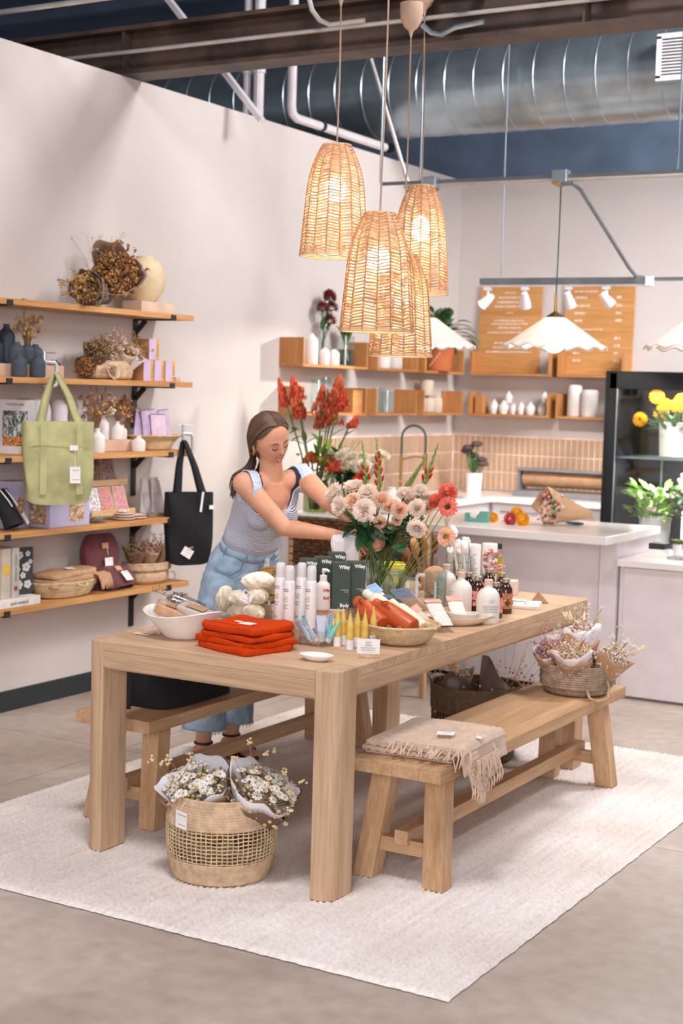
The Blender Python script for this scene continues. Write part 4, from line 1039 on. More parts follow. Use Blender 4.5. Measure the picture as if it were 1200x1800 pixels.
o = MB().grid(lambda u, v: (lambda r, z: (r*1.1*cos(2*PI*u), r*.72*sin(2*PI*u), z))(*[(0, .003), (.03, 0), (.036, .002), (.054, .016), (.056, .02), (.053, .021), (.035, .009), (0, .007)][min(7, int(round(v*7)))]), 44, 7, cu=True).build('small_dish', WHITE, smooth=60); o.location = on_table(dx_); o.rotation_euler = (0, 0, .05); tag(o, 'small white oval dish at the front edge of the table', 'dish')
# beeswax candles
WAX = M('beeswax', (216, 182, 88), .5, .08, 40, sss=.3); WLAB = M('white_wrap', (230, 230, 232), .6)
def candle(xy, lab, h=.128):
    t = thing('beeswax_candle', lab, 'candle', on_table(xy), rt.uniform(0, 3), 'beeswax candles')
    b = MB()
    def P(u, v):
        a = 2*PI*u; r = .0128*(1-.02*v) if v < .55 else .0128*(1-.011)*(1-((v-.55)/.45)**1.6*.93); r *= 1+.035*sin(6*a)*min(1, v*2); return r*cos(a), r*sin(a), h*v
    b.grid(P, 24, 20, cu=True).build('wax', WAX, t, smooth=50); MB().lathe([(0, .0005), (.0138, .0005), (.0138, .034), (.0128, .034)], 24).build('paper_band', WLAB, t); MB().tube([(0, 0, h-.003), (.001, 0, h+.008)], .0008, 5).build('wick', CREAMC, t)
for px, lab in (((2.553,4.468), 'beeswax candle at the far left of its group'), ((2.550,4.511), 'beeswax candle second from the left, standing back'), ((2.621,4.436), 'beeswax candle standing nearest the table edge'), ((2.613,4.502), 'tall beeswax candle in the middle of its group'), ((2.645,4.498), 'beeswax candle behind the left half of the small sign'), ((2.634,4.579), 'beeswax candle at the right end, against the basket')): candle(px, lab)
# small sign in a clear block
t = thing('table_sign', 'small deckle-edged white card sign in a clear block', 'sign', on_table((2.753,4.333)), .5)
MB().box((0, 0, .011), (.028, .02, .022)).build('clear_block', SCL, t, smooth=0, bevel=.001)
b = MB(); rr = random.Random(8); pts = []
for x0, z0, x1, z1 in ((-.038, .014, .038, .014), (.038, .014, .038, .064), (.038, .064, -.038, .064), (-.038, .064, -.038, .014)):
    for k in range(10): pts.append((x0+(x1-x0)*k/10+rr.uniform(-.0008, .0008), z0+(z1-z0)*k/10+rr.uniform(-.0008, .0008)))
c_ = b.prism(pts, -.0006, .0006, Matrix.Rotation(PI/2, 4, 'X')).build('card', PAPER, t, smooth=0)
b = MB()
for z, L in ((.054, .018), (.048, .014), (.042, .022), (.034, .05), (.027, .044)):
    x = -L/2
    while x < L/2: b.box((x, -.001, z), (.0022, .0005, .003)); x += .0042
b.build('print', INK, t, smooth=0)
# basket of orange bottles
bx = (2.689,4.685)
t = thing('seagrass_basket', 'shallow round seagrass basket holding the orange bottles', 'basket', on_table(bx))
basket(t, [(.0, .004), (.085, .003), (.092, .008), (.12, .04), (.137, .066)], SEAL, 12, 44, .003, rim=(.139, .067, .0045))
for a in (-.35, 2.6): MB().tube([(.139*cos(a-.16), .139*sin(a-.16), .066), (.165*cos(a-.1), .165*sin(a-.1), .07), (.165*cos(a+.1), .165*sin(a+.1), .07), (.139*cos(a+.16), .139*sin(a+.16), .066)], .004, 6).build('handle', SEAL, t)
ORB = M('terracotta_bottle', (186, 82, 34), .38, .04, 6); CRB = M('cream_bottle', (236, 222, 198), .4, .03)
def bottle3(mat, base, d, L, r, lab, strap=True):
    d = Vector(d).normalized(); t = thing('drink_bottle', lab, 'bottle', base, 0, 'bottles in the seagrass basket', rot=d.to_track_quat('Z', 'X').to_euler())
    MB().lathe([(0, 0), (r*.85, 0), (r*.97, .004), (r, .012), (r, L*.62), (r*.95, L*.7), (r*.8, L*.76), (r*.62, L*.79), (0, L*.79)], 28).build('body', mat, t)
    MB().lathe([(r*.58, L*.775), (r*.6, L*.98), (r*.55, L), (0, L)], 24).build('cap', mat, t)
    if strap:
        q = r*.63
        MB().tube([(q*cos(k*.4), q*sin(k*.4), L*.79+.001*k) for k in range(17)], .0032, 6).build('strap', mat, t)
        MB().tube([(q*.6, -q*.7, L*.79), (r*1.0, -r*.75, L*.74), (r*1.35, -r*.85, L*.62), (r*1.25, -r*1.0, L*.57), (r*1.0, -r*.9, L*.64), (q*.75, -q*.8, L*.79)], .0032, 6).build('strap_loop', mat, t)
    return t
def aim(a, b): return tuple(Vector(b)-Vector(a))
b0 = (2.565,4.774,0.800); b1 = (2.415,4.800,0.890)
bottle3(ORB, (2.626,4.660,0.814), aim((2.626,4.660,0.814), (2.450,4.760,0.891)), .19, .037, 'left terracotta orange bottle leaning in the seagrass basket')
bottle3(ORB, (2.729,4.700,0.812), aim((2.729,4.700,0.812), (2.585,4.720,0.871)), .19, .037, 'right terracotta orange bottle leaning in the seagrass basket')
bottle3(CRB, (2.720,4.790,0.801), aim((2.720,4.790,0.801), (2.617,4.810,0.856)), .17, .028, 'cream bottle lying right of the orange ones in the basket', False)
bottle3(CRB, (2.584,4.860,0.819), aim((2.584,4.860,0.819), (2.439,4.900,0.880)), .19, .03, 'cream bottle lying between the two orange ones in the basket', False)
b = MB(); rr = random.Random(9)
for k in range(70):
    a = rr.uniform(0, 6.28); q = .11*sqrt(rr.random()); p = Vector((bx[0]+q*cos(a), bx[1]+q*sin(a), TZ+.03+rr.uniform(0, .02))); b.tube([p, p+uvec()*.02, p+uvec()*.03], .0016, 4)
tag(b.build('paper_shred', KRAFT, smooth=60), 'curled brown paper shred filling the seagrass basket', 'paper shred', kind='stuff')
# mesh bags and packets between basket and tray
MESHB = M('pale_mesh_bag', (226, 212, 204), .8, .06, 60, .3, 300); LBLUE = M('light_blue_card', (158, 194, 240), .7, .03); NAVY = M('navy_card', (78, 104, 140), .7, .04); PINKC = M('pink_card', (234, 166, 152), .75, .03); BEIGEB = M('beige_bag', (208, 188, 170), .8, .08, 40)
def packet(bot, top, w, fill, header, lab, hh=.045, th=.028, prt=2):
    bot, top = Vector(bot), Vector(top); d = top-bot; L = d.length; t = thing('bag_with_header', lab, 'packet', bot, 0, 'small bags with card headers')
    z = d.normalized(); x = Vector((.86, .5, 0)); x = (x-z*x.dot(z)).normalized(); y = z.cross(x)
    t.matrix_world = Matrix(((x.x, y.x, z.x, bot.x), (x.y, y.y, z.y, bot.y), (x.z, y.z, z.z, bot.z), (0, 0, 0, 1)))
    def P(u, v):
        a = 2*PI*u; f = sin(PI*min(1, v*.94))**.6 if v else 0; return w/2*cos(a)*(1+.03*sin(9*v+a)), (th/2*f*(1-v*.75)+.001)*sin(a)*(1+.1*sin(5*a+7*v)), L*v
    MB().grid(P, 28, 12, cu=True).build('bag', fill, t, smooth=180)
    if header: card('header_card', t, header, w*1.06, hh, Matrix.Translation((0, -.0055, L-hh*.4)) @ Matrix.Rotation(PI/2-.12, 4, 'X'), prt, seed=int(L*1000))
    return t
packet((2.451,5.315,0.775), (2.459,5.100,0.887), .07, MESHB, LBLUE, 'clear bag with a large light blue card header', .075)
packet((2.597,4.905,0.800), (2.411,5.050,0.861), .055, M('navy_bag', (92, 112, 140), .6), NAVY, 'dark blue packet leaning behind the orange bottles', .05)
packet((2.407,5.147,0.790), (2.277,5.200,0.874), .045, MESHB, LBLUE, 'narrow light blue card packet beside the fluted vase', .06)
packet((2.669,4.937,0.780), (2.588,4.950,0.841), .055, BEIGEB, PINKC, 'beige bag with a pink header next to the basket', .035)
packet((2.723,4.970,0.788), (2.573,5.150,0.850), .062, MESHB, PINKC, 'pale mesh bag with a pink header at the left of the oval tray', .045)
packet((2.691,5.162,0.792), (2.605,5.280,0.851), .06, MESHB, PINKC, 'pale mesh bag with a pink header behind the little bowl', .045)
# oval tray and little bowl
tx = (2.657,5.196)
def oval(nm, loc, a, bb, h, mat, lab, cat, rz=0, pr=None, wv=.003):
    pr = pr or [(0, .004), (.55, 0), (.62, .003), (.85, .45), (1, 1), (.97, 1.02), (.82, .5), (.55, .12), (0, .1)]
    def P(u, v):
        i = v*(len(pr)-1); i0 = min(int(i), len(pr)-2); f = i-i0; r = pr[i0][0]+(pr[i0+1][0]-pr[i0][0])*f; z = (pr[i0][1]+(pr[i0+1][1]-pr[i0][1])*f)*h; t_ = 2*PI*u
        return a*r*cos(t_), bb*r*sin(t_), z+wv*sin(2*t_+1)*r*r
    o = MB().grid(P, 48, 24, cu=True).build(nm, mat, smooth=50); o.location = loc; o.rotation_euler = (0, 0, rz); return tag(o, lab, cat)
CREAMW = M('cream_stoneware', (222, 202, 176), .5, .05)
oval('oval_tray', on_table(tx), .145, .085, .034, CREAMW, 'cream stoneware oval tray holding small bags and a little bowl', 'tray', .75)
oval('little_bowl', (*(2.696,5.172), TZ+.014), .066, .038, .036, M('grey_white_bowl', (214, 204, 196), .4, .04), 'small grey white oval bowl sitting in the cream tray', 'bowl', .6)
# white round bottles
CORK = M('pink_cork', (222, 190, 176), .6); WB = M('white_glass', (226, 218, 208), .4, .03)
def round_bottle(xy, lab, rz=-.5):
    t = thing('round_bottle', lab, 'bottle', on_table(xy), rz, 'white round bottles'); r = .046
    MB().lathe([(0, 0), (r*.94, 0), (r, .006), (r, .093), (r*.93, .112), (r*.7, .128), (r*.4, .136), (r*.32, .14), (r*.31, .152), (0, .152)], 32).build('bottle', WB, t)
    MB().lathe([(r*.3, .15), (r*.36, .151), (r*.36, .168), (r*.3, .17), (0, .17)], 20).build('stopper', CORK, t)
    rr = random.Random(6); b = MB()
    for z, w in ((.09, .3), (.082, .2), (.068, .7), (.062, .75), (.056, .7), (.05, .6), (.044, .7), (.026, .5), (.022, .4)):
        a = -w
        while a < w:
            da = rr.uniform(.04, .12); b.grid(lambda u, v, a=a, da=da, z=z: ((r+.0003)*sin(a+da*u*.8), -(r+.0003)*cos(a+da*u*.8), z+.0018*v), 1, 1); a += da
    b.build('print', INK, t, smooth=0)
round_bottle((2.736,5.318), 'white round bottle nearest the table edge, its back print showing', .7); round_bottle((2.546,5.466), 'white round bottle behind the cream tray'); round_bottle((2.382,5.662), 'white round bottle seen through the clear pitcher')
# brown syrup bottles
AMB = M('brown_glass', (60, 30, 16), .12, .1, spec=.7); TIN = M('tin_cap', (178, 168, 148), .35, .05, metal=.7)
PKL = blotch('pink_fruit_label', [(232, 128, 116), (240, 160, 140), (214, 96, 104), (90, 60, 80)], 60, .5); YLL = blotch('yellow_fruit_label', [(206, 164, 86), (196, 150, 74), (120, 60, 66), (222, 120, 80), (90, 110, 90)], 55, .5)
def syrup(xy, lbl, lab, rz=.5):
    t = thing('syrup_bottle', lab, 'bottle', on_table(xy), rz, 'brown syrup bottles'); r = .0285
    MB().lathe([(0, 0), (r*.94, 0), (r, .004), (r, .092), (r*.9, .105), (r*.6, .117), (r*.46, .122), (r*.46, .13), (0, .13)], 28).build('bottle', AMB, t)
    MB().lathe([(r*.56, .127), (r*.56, .142), (r*.5, .144), (0, .144)], 20).build('cap', TIN, t)
    MB().shell([(r+.0004, .022), (r+.0004, .085)], 28).build('label', lbl, t)
    if lbl is YLL: MB().lathe([(0, 0), (.011, 0), (.011, .0006), (0, .0006)], 16, MT((.006, -r-.0006, .045), (1, 0, 0), (0, 0, 1))).build('fruit_print', M('plum_print', (84, 40, 54), .6), t)
    else: MB().box((-.012, -r-.0003+.0035, .03), (.010, .0008, .012)).build('barcode', PAPER, t, smooth=0)
syrup((2.690,5.589), YLL, 'brown syrup bottle with a yellow fruit label, at the right'); syrup((2.710,5.448), PKL, 'brown syrup bottle with a pink label, tucked behind the front white bottle')
syrup((2.573,5.571), PKL, 'brown syrup bottle with a pink label, in the middle of the group'); syrup((2.486,5.666), YLL, 'brown syrup bottle with a yellow label, left of the middle pink one')
syrup((2.494,5.849), PKL, 'brown syrup bottle standing back, only its shoulder visible'); syrup((2.415,5.736), PKL, 'brown syrup bottle at the far left of the group')
syrup((2.595,5.760), YLL, 'brown syrup bottle hidden second in the right row')
# oil bottle, block, patterned towel
t = thing('oil_bottle', 'tall square bottle of yellow-green oil with a black cap', 'bottle', on_table((2.270,6.450)), .3); s = .02
MB().prism([(s*a, s*c) for a, c in ((-1, -.8), (-.8, -1), (.8, -1), (1, -.8), (1, .8), (.8, 1), (-.8, 1), (-1, .8))], .001, .125).build('bottle', M('olive_oil', (186, 160, 20), .1, .06, spec=.8, coat=.5), t, smooth=30)
MB().lathe([(.019, .125), (.014, .134), (.0115, .14), (.0115, .17), (0, .17)], 16).build('neck', CLEAR, t); MB().lathe([(.0105, .135), (.0105, .154), (0, .154)], 14).build('oil_in_neck', MATS['olive_oil'], t)
MB().lathe([(.014, .165), (.014, .19), (0, .19)], 16).build('cap', BLACK, t)
block('pinkish stone block beside the oil bottle', on_table((2.457,6.148)), (.075, .075, .062), .2, M('pink_block', (222, 198, 182), .75, .05))
WT = blotch('floral_towel', [(242, 238, 232), (242, 238, 232), (242, 238, 232), (188, 150, 70), (150, 126, 70)], 34, .9, pos=[0, .2, .5, .64, .69])
wx = (2.686,5.796)
o = folded(.15, .105, .026, 3, rt).build('folded_towel', WT, smooth=60); o.location = on_table(wx); o.rotation_euler = (0, 0, .35); tag(o, 'folded white towel with ochre flowers at the far table end', 'folded cloth')
t = thing('towel_card', 'white card lying on the folded floral towel', 'card', (wx[0]-.03, wx[1]-.01, TZ+.031), .5); card('card', t, PAPER, .085, .05, TR(rot=(0, .05, 0)), 0)
o = tag(MB().prism([(-.045, 0), (.035, .0), (-.01, .05)], -.015, .015, TR(rot=(PI/2, 0, .4))).build('paper_sachet', KRAFT, smooth=0, bevel=.003), 'brown paper sachet behind the folded floral towel', 'packet'); o.location = (*(2.687,5.972), TZ)
# glassware: fluted vases, pitchers with white handles
FLUTE = glass('fluted_glass', (230, 238, 232), .05, 1.75)
def fluted(xy, r, h, lab, n=26):
    t = thing('fluted_vase', lab, 'vase', on_table(xy), 0, 'fluted glass vases')
    pr = [(r*.9, 0), (r*.95, .004), (r, h)]
    MB().shell(pr, n*4, wob=lambda i, a: .0022*abs(sin(a*n/2))).build('glass', FLUTE, t, smooth=60); MB().lathe([(0, 0), (r*.9, 0), (r*.9, .008), (0, .008)], 32).build('base', FLUTE, t)
    b = MB()
    for k in range(n): a = 2*PI*(k+.5)/n; b.tube([(r*.955*cos(a), r*.955*sin(a), .004), ((r+.0018)*cos(a), (r+.0018)*sin(a), h)], .0016, 5)
    b.build('flutes', M('flute_glass', (228, 234, 230), .12, .03, alpha=.5), t)
    MB().tube([((r+.001)*cos(2*PI*k/40), (r+.001)*sin(2*PI*k/40), h) for k in range(40)], .0022, 5, closed=True).build('lip', FLUTE, t)
    MB().lathe([(0, .009), (r*.86, .009), (r*.9, h*.55), (0, h*.55)], 28).build('water', glass('vase_water', (214, 224, 206), .02, 1.2), t)
V1, V2, V0 = (2.075,5.574), (2.161,5.604), (2.070,5.479)
fluted(V1, .039, .165, 'narrow fluted glass vase holding the roses'); fluted(V2, .048, .13, 'wider fluted glass vase holding the dahlias'); fluted((V0[0]-.012, V0[1]+.035), .026, .14, 'slim fluted glass behind the small white bottle')
HAND = M('white_handle', (240, 238, 240), .35, .02)
def pitcher(xy, r, h, lab, rz):
    t = thing('glass_pitcher', lab, 'pitcher', on_table(xy), rz, 'glass pitchers with white handles')
    MB().lathe([(0, .001), (r*.94, .001), (r, .006), (r, h), (r-.0025, h), (r-.0025, .008), (0, .008)], 32).build('glass', CLEAR, t)
    MB().tube([(-r, 0, h*.86), (-r-.024, 0, h*.88), (-r-.036, 0, h*.83), (-r-.038, 0, h*.7), (-r-.036, 0, h*.22)], .0075, 8).build('handle', HAND, t)
pitcher((2.242,5.585), .043, .135, 'glass pitcher with a white handle, behind the light blue card', .1); pitcher((2.378,5.572), .047, .145, 'glass pitcher with a white handle, before the wooden discs', .1)
# wooden discs, spoons, towels, canisters at the far end
DISC = wood('peach_wood', (214, 158, 116), (232, 186, 148), 'X', .5)
d0 = (2.268,5.836)
for k in range(5):
    o = MB().lathe([(0, -.006), (.06, -.006), (.065, -.003), (.065, .003), (.06, .006), (0, .006)], 36).build('wooden_disc', DISC, smooth=40); o.location = (d0[0]-.0115*k, d0[1]+.009*k, TZ+.066); o.rotation_euler = (PI/2-.0, 0, .95); tag(o, 'round pale wooden board on edge, seen through the pitcher, number %s of a row' % ('one at the front', 'two', 'three in the middle', 'four', 'five at the back')[k] if 0 else 'round pale wooden board on edge, %s of the row behind the pitcher' % ('leftmost', 'second from the left', 'middle one', 'second from the right', 'rightmost')[k], 'board', 'wooden boards on edge')
WALN = wood('walnut', (112, 66, 40), (150, 96, 62), 'Z', .5); OLIVE = wood('olive_wood', (178, 126, 80), (208, 160, 110), 'Z', .5)
def spoon(foot, head, w, L, mat, lab, nm='wooden_spoon', hl=.09, slots=0):
    foot, head = Vector(foot), Vector(head); d = head-foot; Lh = d.length; t = thing(nm, lab, 'spoon', foot, 0, 'kitchen spoons', rot=d.to_track_quat('Z', 'X').to_euler())
    MB().tube([(0, 0, .0), (0, 0, Lh-hl*.6)], [.005, .006], 8).build('handle', mat, t)
    def P(u, v):
        a = 2*PI*u; p = PI*v; return w/2*sin(p)**.8*cos(a), .012*sin(p)*sin(a)-.012*sin(p)**2*(1 if sin(a) < 0 else .3), Lh-hl*.5-hl*.5*cos(p)
    h_ = MB().grid(P, 20, 12, cu=True).build('bowl', mat, t, smooth=180)
    for k in range(slots): MB().box(((k-1)*w*.22, -.0175, Lh-hl*.2), (.003, .004, hl*.28)).build('slot', BLACK, h_, smooth=0)
    return t
u0 = (2.091,6.075)
t = thing('utensil_jar', 'clear tall jar holding wooden spoons behind the bouquet', 'jar', on_table(u0)); MB().lathe([(0, 0), (.048, 0), (.05, .005), (.05, .14), (.047, .14), (.047, .006), (0, .006)], 30).build('jar', CLEAR, t)
B0 = (u0[0], u0[1], TZ+.01)
spoon((B0[0]+.012, B0[1], B0[2]), (2.289,5.720,1.040), .072, .3, WALN, 'large dark walnut slotted spoon', hl=.14, slots=3)
spoon((B0[0]-.015, B0[1]+.01, B0[2]), (2.112,5.850,1.003), .06, .3, OLIVE, 'pale olive wood spoon left of the walnut one', hl=.12)
spoon((B0[0]-.02, B0[1]-.012, B0[2]), (2.141,5.700,0.974), .066, .3, WALN, 'dark wooden spoon furthest left in the utensil jar', hl=.13)
spoon((B0[0], B0[1]+.018, B0[2]), (2.139,5.900,1.034), .04, .3, OLIVE, 'narrow pale wooden spatula in the utensil jar', hl=.14)
g0 = (2.228,6.095)
t = thing('glass_cylinder', 'tall clear glass cylinder filled with rolled checked towels', 'vase', on_table(g0)); MB().lathe([(0, 0), (.055, 0), (.056, .005), (.056, .18), (.0535, .18), (.0535, .006), (0, .006)], 32).build('glass', CLEAR, t)
def check_mat():
    m, tt, b = nt('checked_linen'); v = coords(tt, (1, 1, 1)); w1 = node(tt, 'ShaderNodeTexWave', Scale=9.0, Distortion=1.2); w1.bands_direction = 'Z'; w2 = node(tt, 'ShaderNodeTexWave', Scale=9.0, Distortion=1.2); w2.bands_direction = 'X'
    mx = node(tt, 'ShaderNodeMath', operation='MAXIMUM'); tt.links.new(v, w1.inputs['Vector']); tt.links.new(v, w2.inputs['Vector']); tt.links.new(w1.outputs['Fac'], mx.inputs[0]); tt.links.new(w2.outputs['Fac'], mx.inputs[1])
    r = ramp(tt, [(236, 226, 218), (236, 226, 218), (120, 114, 116)], pos=[0, .985, .995]); tt.links.new(mx.outputs[0], r.inputs[0]); tt.links.new(r.outputs[0], b.inputs['Base Color']); b.inputs['Roughness'].default_value = .9; return m
CHK = check_mat()
for k, (dx, dy, h, lab) in enumerate(((-.024, -.02, .175, 'front left'), (.022, -.022, .19, 'front right'), (.0, .012, .215, 'middle'), (-.026, .024, .2, 'back left'), (.027, .022, .225, 'back right'))):
    b = MB()
    def P(u, v, k=k):
        a = 2*PI*u*2.4; r = .0215-.0035*u*2.4+.0015*sin(7*u+k); return r*cos(a+k), r*sin(a+k), h*v+.012*sin(a*.7+k)*v
    o = b.grid(P, 60, 6).build('rolled_towel', CHK, smooth=180, solid=.002); o.location = (g0[0]+dx, g0[1]+dy, TZ+.008); tag(o, 'rolled checked linen towel, %s in the glass cylinder' % lab, 'towel', 'rolled checked towels')
WSP = M('white_marbled', (236, 232, 232), .4, .1, 30)
spoon((g0[0]+.03, g0[1]-.04, TZ+.02), (2.259,5.950,1.064), .052, .3, WSP, 'white marbled spoon standing above the checked towels', 'ladle', hl=.07)
spoon((g0[0]+.045, g0[1]+.0, TZ+.02), (2.290,6.000,1.000), .05, .3, WSP, 'white marbled spoon lower right of the other one', 'ladle', hl=.07)
for px, lab, m in (((2.211,6.288), 'left white canister behind the brown bottles', 0), ((2.253,6.380), 'right white canister behind the brown bottles', 1)):
    t = thing('white_canister', lab, 'canister', on_table(px), .4, 'white canisters'); MB().lathe([(0, 0), (.035, 0), (.036, .002), (.036, .185), (.035, .187), (0, .187)], 32).build('tube', MATTE, t); MB().lathe([(.0365, .16), (.0365, .192), (.034, .195), (0, .195)], 32).build('lid', WHITE, t)
    b = MB(); rr = random.Random(m)
    for k in range(16): b.box((rr.uniform(-.012, .012), -.0362, .15-.008*k), (rr.uniform(.01, .03), .0012, .0018))
    b.build('print', INK, t, smooth=0)
t = thing('black_card', 'dark printed card standing between the checked towels and the canisters', 'card', on_table((2.204,6.229)), .5); card('card', t, BLACK, .045, .14, TR((0, 0, .072), (PI/2, 0, 0)), 6, ink=PAPER)
v3 = (2.382,6.032)
t = thing('bud_vase', 'small white cup holding dried pink flowers', 'vase', on_table(v3)); MB().lathe(cup_prof(.02, .027, .06), 24).build('cup', WHITE, t)
t = thing('dried_posy', 'posy of dried pink flowers in the small white cup', 'flowers', (v3[0], v3[1], TZ+.012)); rr = random.Random(44); b = MB(); tips = sprigs(b, rr, 16, .1, .19, .06, .012); b.build('stems', DRY, t)['kind'] = 'stuff'
b = MB()
for p in tips:
    for k in range(9): b.ell(p+uvec()*rr.uniform(.004, .016), (.006, .006, .005), 6, 4)
b.build('pink_heads', PAL['pink'], t, smooth=60)['kind'] = 'stuff'
t.rotation_euler = (-.1, .25, 0)
b = MB().leaf((0, 0, .03), (-.3, .2, .6), .07, .03); b.leaf((0, 0, .03), (.5, -.2, .4), .06, .03); b.build('dark_leaves', LEAFD, t, smooth=180)
lem = thing('lime_bowl', 'lime green glass bowl behind the fluted vases', 'bowl', on_table((1.851,6.181))); MB().lathe(cup_prof(.05, .062, .085, .004), 32).build('bowl', M('lime_glass', (214, 214, 84), .2, .04, sss=.2), lem)
MB().tube([(.06*cos(k*.3), .06*sin(k*.3), .085) for k in range(21)], .004, 6, closed=True).build('rim', MATS['lime_glass'], lem)
# ---------------------------------------------------------------- the bouquet being arranged
RC = palette('blush_rose', [(255, 242, 230), (255, 246, 238), (255, 236, 222), (255, 248, 242)], .6, .3)
RP = palette('peach_rose', [(255, 228, 206), (255, 220, 194), (255, 236, 218), (254, 212, 186)], .6, .3)
def flower_thing(nm, lab, cat, head, foot, grp, stem_r=.0024, sag=.0, col=None):
    head, foot = Vector(head), Vector(foot); t = thing(nm, lab, cat, head, 0, grp); d = foot-head
    m = d*.5 + Vector((0, 0, sag)); MB().tube([(0, 0, 0), tuple(d*.25+Vector((0, 0, sag*.7))), tuple(m), tuple(d*.75+Vector((0, 0, sag*.6))), tuple(d)], stem_r, 6).build('stem', col or STEM, t)
    return t, d
GRIP = Vector((2.189,5.340,1.012)); FOOT = Vector((V1[0], V1[1], TZ+.02))
roses = [((587,866),17.5,5.30,RC,(-.5,-.6,.5),'blush rose at the far left of the bouquet'), ((621,856),17,5.36,RC,(-.1,-.4,.9),'blush rose at the top left of the bouquet'), ((597,889),16,5.24,RC,(-.3,-.8,.2),'blush rose low on the left, nearest the woman\'s hand'), ((621,880),14,5.22,RP,(0,-.8,.5),'peach rose in the centre of the left cluster'), ((646,866),15.5,5.30,RC,(.2,-.6,.7),'blush rose upper right in the left cluster'), ((640,897),18.5,5.2,RC,(.1,-.9,.3),'largest pale blush rose, low in the left cluster'), ((670,879),14.5,5.32,RP,(.4,-.6,.6),'peach rose right of the left cluster, open to the right'),
 ((610,903),10,5.3,RP,(0,-.7,-.3),'small peach bud under the left cluster'), ((686,890),13,5.36,RP,(.3,-.6,.6),'peach rose half open in the middle of the bouquet'), ((702,897),14,5.34,RP,(.4,-.8,.2),'pinkish peach rose low in the middle of the bouquet'), ((697,914),9,5.36,RP,(.2,-.9,-.2),'small peach bud hanging in the middle of the bouquet'), ((711,868),14.5,5.44,RC,(.1,-.5,.8),'blush rose at the top of the right cluster, left one'), ((739,862),13,5.46,RC,(.4,-.4,.8),'blush rose at the very top right of the bouquet'), ((733,893),15,5.38,RC,(.2,-.8,.4),'pale blush rose facing forward in the right cluster'), ((751,893),12.5,5.46,RP,(.6,-.5,.4),'peach rose behind the right edge of the right cluster'), ((720,883),12,5.46,RP,(-.2,-.5,.7),'peach rose tucked behind the right cluster'), ((733,928),16,5.30,RC,(.1,-.5,-.3),'elongated pale rose hanging low at the right of the bouquet')]
proto = {}
import mathutils
def px2(p, y): return PXT[(p[0], p[1], y)]
PXT = {
 (587, 866, 5.3): (2.035, 5.300, 1.230),
 (621, 856, 5.36): (2.092, 5.360, 1.254),
 (597, 889, 5.24): (2.099, 5.240, 1.183),
 (621, 880, 5.22): (2.173, 5.220, 1.209),
 (646, 866, 5.3): (2.193, 5.300, 1.239),
 (640, 897, 5.2): (2.236, 5.200, 1.175),
 (670, 879, 5.32): (2.247, 5.320, 1.211),
 (610, 903, 5.3): (2.100, 5.300, 1.147),
 (686, 890, 5.36): (2.268, 5.360, 1.185),
 (702, 897, 5.34): (2.321, 5.340, 1.173),
 (697, 914, 5.36): (2.299, 5.360, 1.131),
 (711, 868, 5.44): (2.289, 5.440, 1.233),
 (739, 862, 5.46): (2.352, 5.460, 1.250),
 (733, 893, 5.38): (2.380, 5.380, 1.184),
 (751, 893, 5.46): (2.386, 5.460, 1.180),
 (720, 883, 5.46): (2.304, 5.460, 1.198),
 (733, 928, 5.3): (2.424, 5.300, 1.111),
}
for i, (p, rp_, yy, mat, nrm, lab) in enumerate(roses):
    head = PXT[(p[0], p[1], float(yy))]
    hv = Vector(head); right = p[0] > 684
    gp = GRIP if not right else Vector((2.195,5.420,0.952))
    foot = gp + (gp-hv).normalized()*.17 if not right else FOOT+Vector((.012, .004, 0))
    t, d = flower_thing('rose', lab, 'flower', head, foot if not right else foot, 'roses in the bouquet', .003, .012)
    Rr = rp_/430*.98; key = (mat.name, i % 3)
    rr = random.Random(60+i % 3 if False else 60+i)
    b = MB(); rose(b, Rr*1.05, rr, -Rr*.3); q = Vector(nrm).to_track_quat('Z', 'Y'); o = b.build('bloom', mat, t, smooth=180); o.rotation_euler = q.to_euler()
    b = MB(); ax = Vector(nrm).normalized()
    for k in range(5): a = k*1.257; b.leaf(-ax*Rr*.35, Vector((cos(a)*.8, sin(a)*.8, -.2))-ax*.35, Rr*.8, Rr*.28, .3)
    b.build('sepals', LEAFD, t, smooth=180)
    b = MB(); rr2 = random.Random(i)
    for k in range(4):
        f = rr2.uniform(.2, .46); b.leaf(Vector(d)*f+Vector((0, 0, .01)), (rr2.uniform(-1, 1), rr2.uniform(-1, .3), rr2.uniform(-.3, .6)), rr2.uniform(.06, .1), rr2.uniform(.04, .06), .35)
    b.build('leaves', LEAFD, t, smooth=180)
# gladioli
GLB = M('green_bud', (128, 152, 84), .6, .12, 30); GLR = palette('orange_glad', [(232, 74, 30), (226, 60, 26), (238, 96, 48)], .5, .2)
def glad(tip, low, foot, lab, reds, sd):
    tip, low, foot = Vector(tip), Vector(low), Vector(foot); t = thing('gladiolus', lab, 'flower', low, 0, 'gladioli in the bouquet'); d = tip-low
    MB().tube([tuple(foot-low), (0, 0, 0), tuple(d*.5), tuple(d)], [.003, .0032, .0026, .001], 6).build('stem', STEM, t); rr = random.Random(sd); b = MB(); r_ = MB(); n = 13
    for k in range(n):
        f = k/(n-1); p = d*f; s = .8-.6*f; sd_ = Vector((1, .35, 0)) if k % 2 else Vector((-1, -.35, 0)); dr = (d.normalized()+sd_*(.42*s)).normalized(); L = .042*s+.012
        b.tube([p, p+dr*L*.45, p+dr*L], [.003, .0066*s+.0022, .0008], 6)
        if k < reds: q = p+dr*L*.8; r_.tube([q-dr*.006, q+dr*.012, q+dr*.026], [.004, .0062, .001], 6)
    b.build('buds', GLB, t, smooth=180)
    if reds: r_.build('orange_buds', GLR, t, smooth=180)
    return t, d
t, d = glad((2.095,5.420,1.429), (2.123,5.420,1.239), GRIP, 'leftmost green gladiolus with one open orange flower', 5, 1)
b = MB()
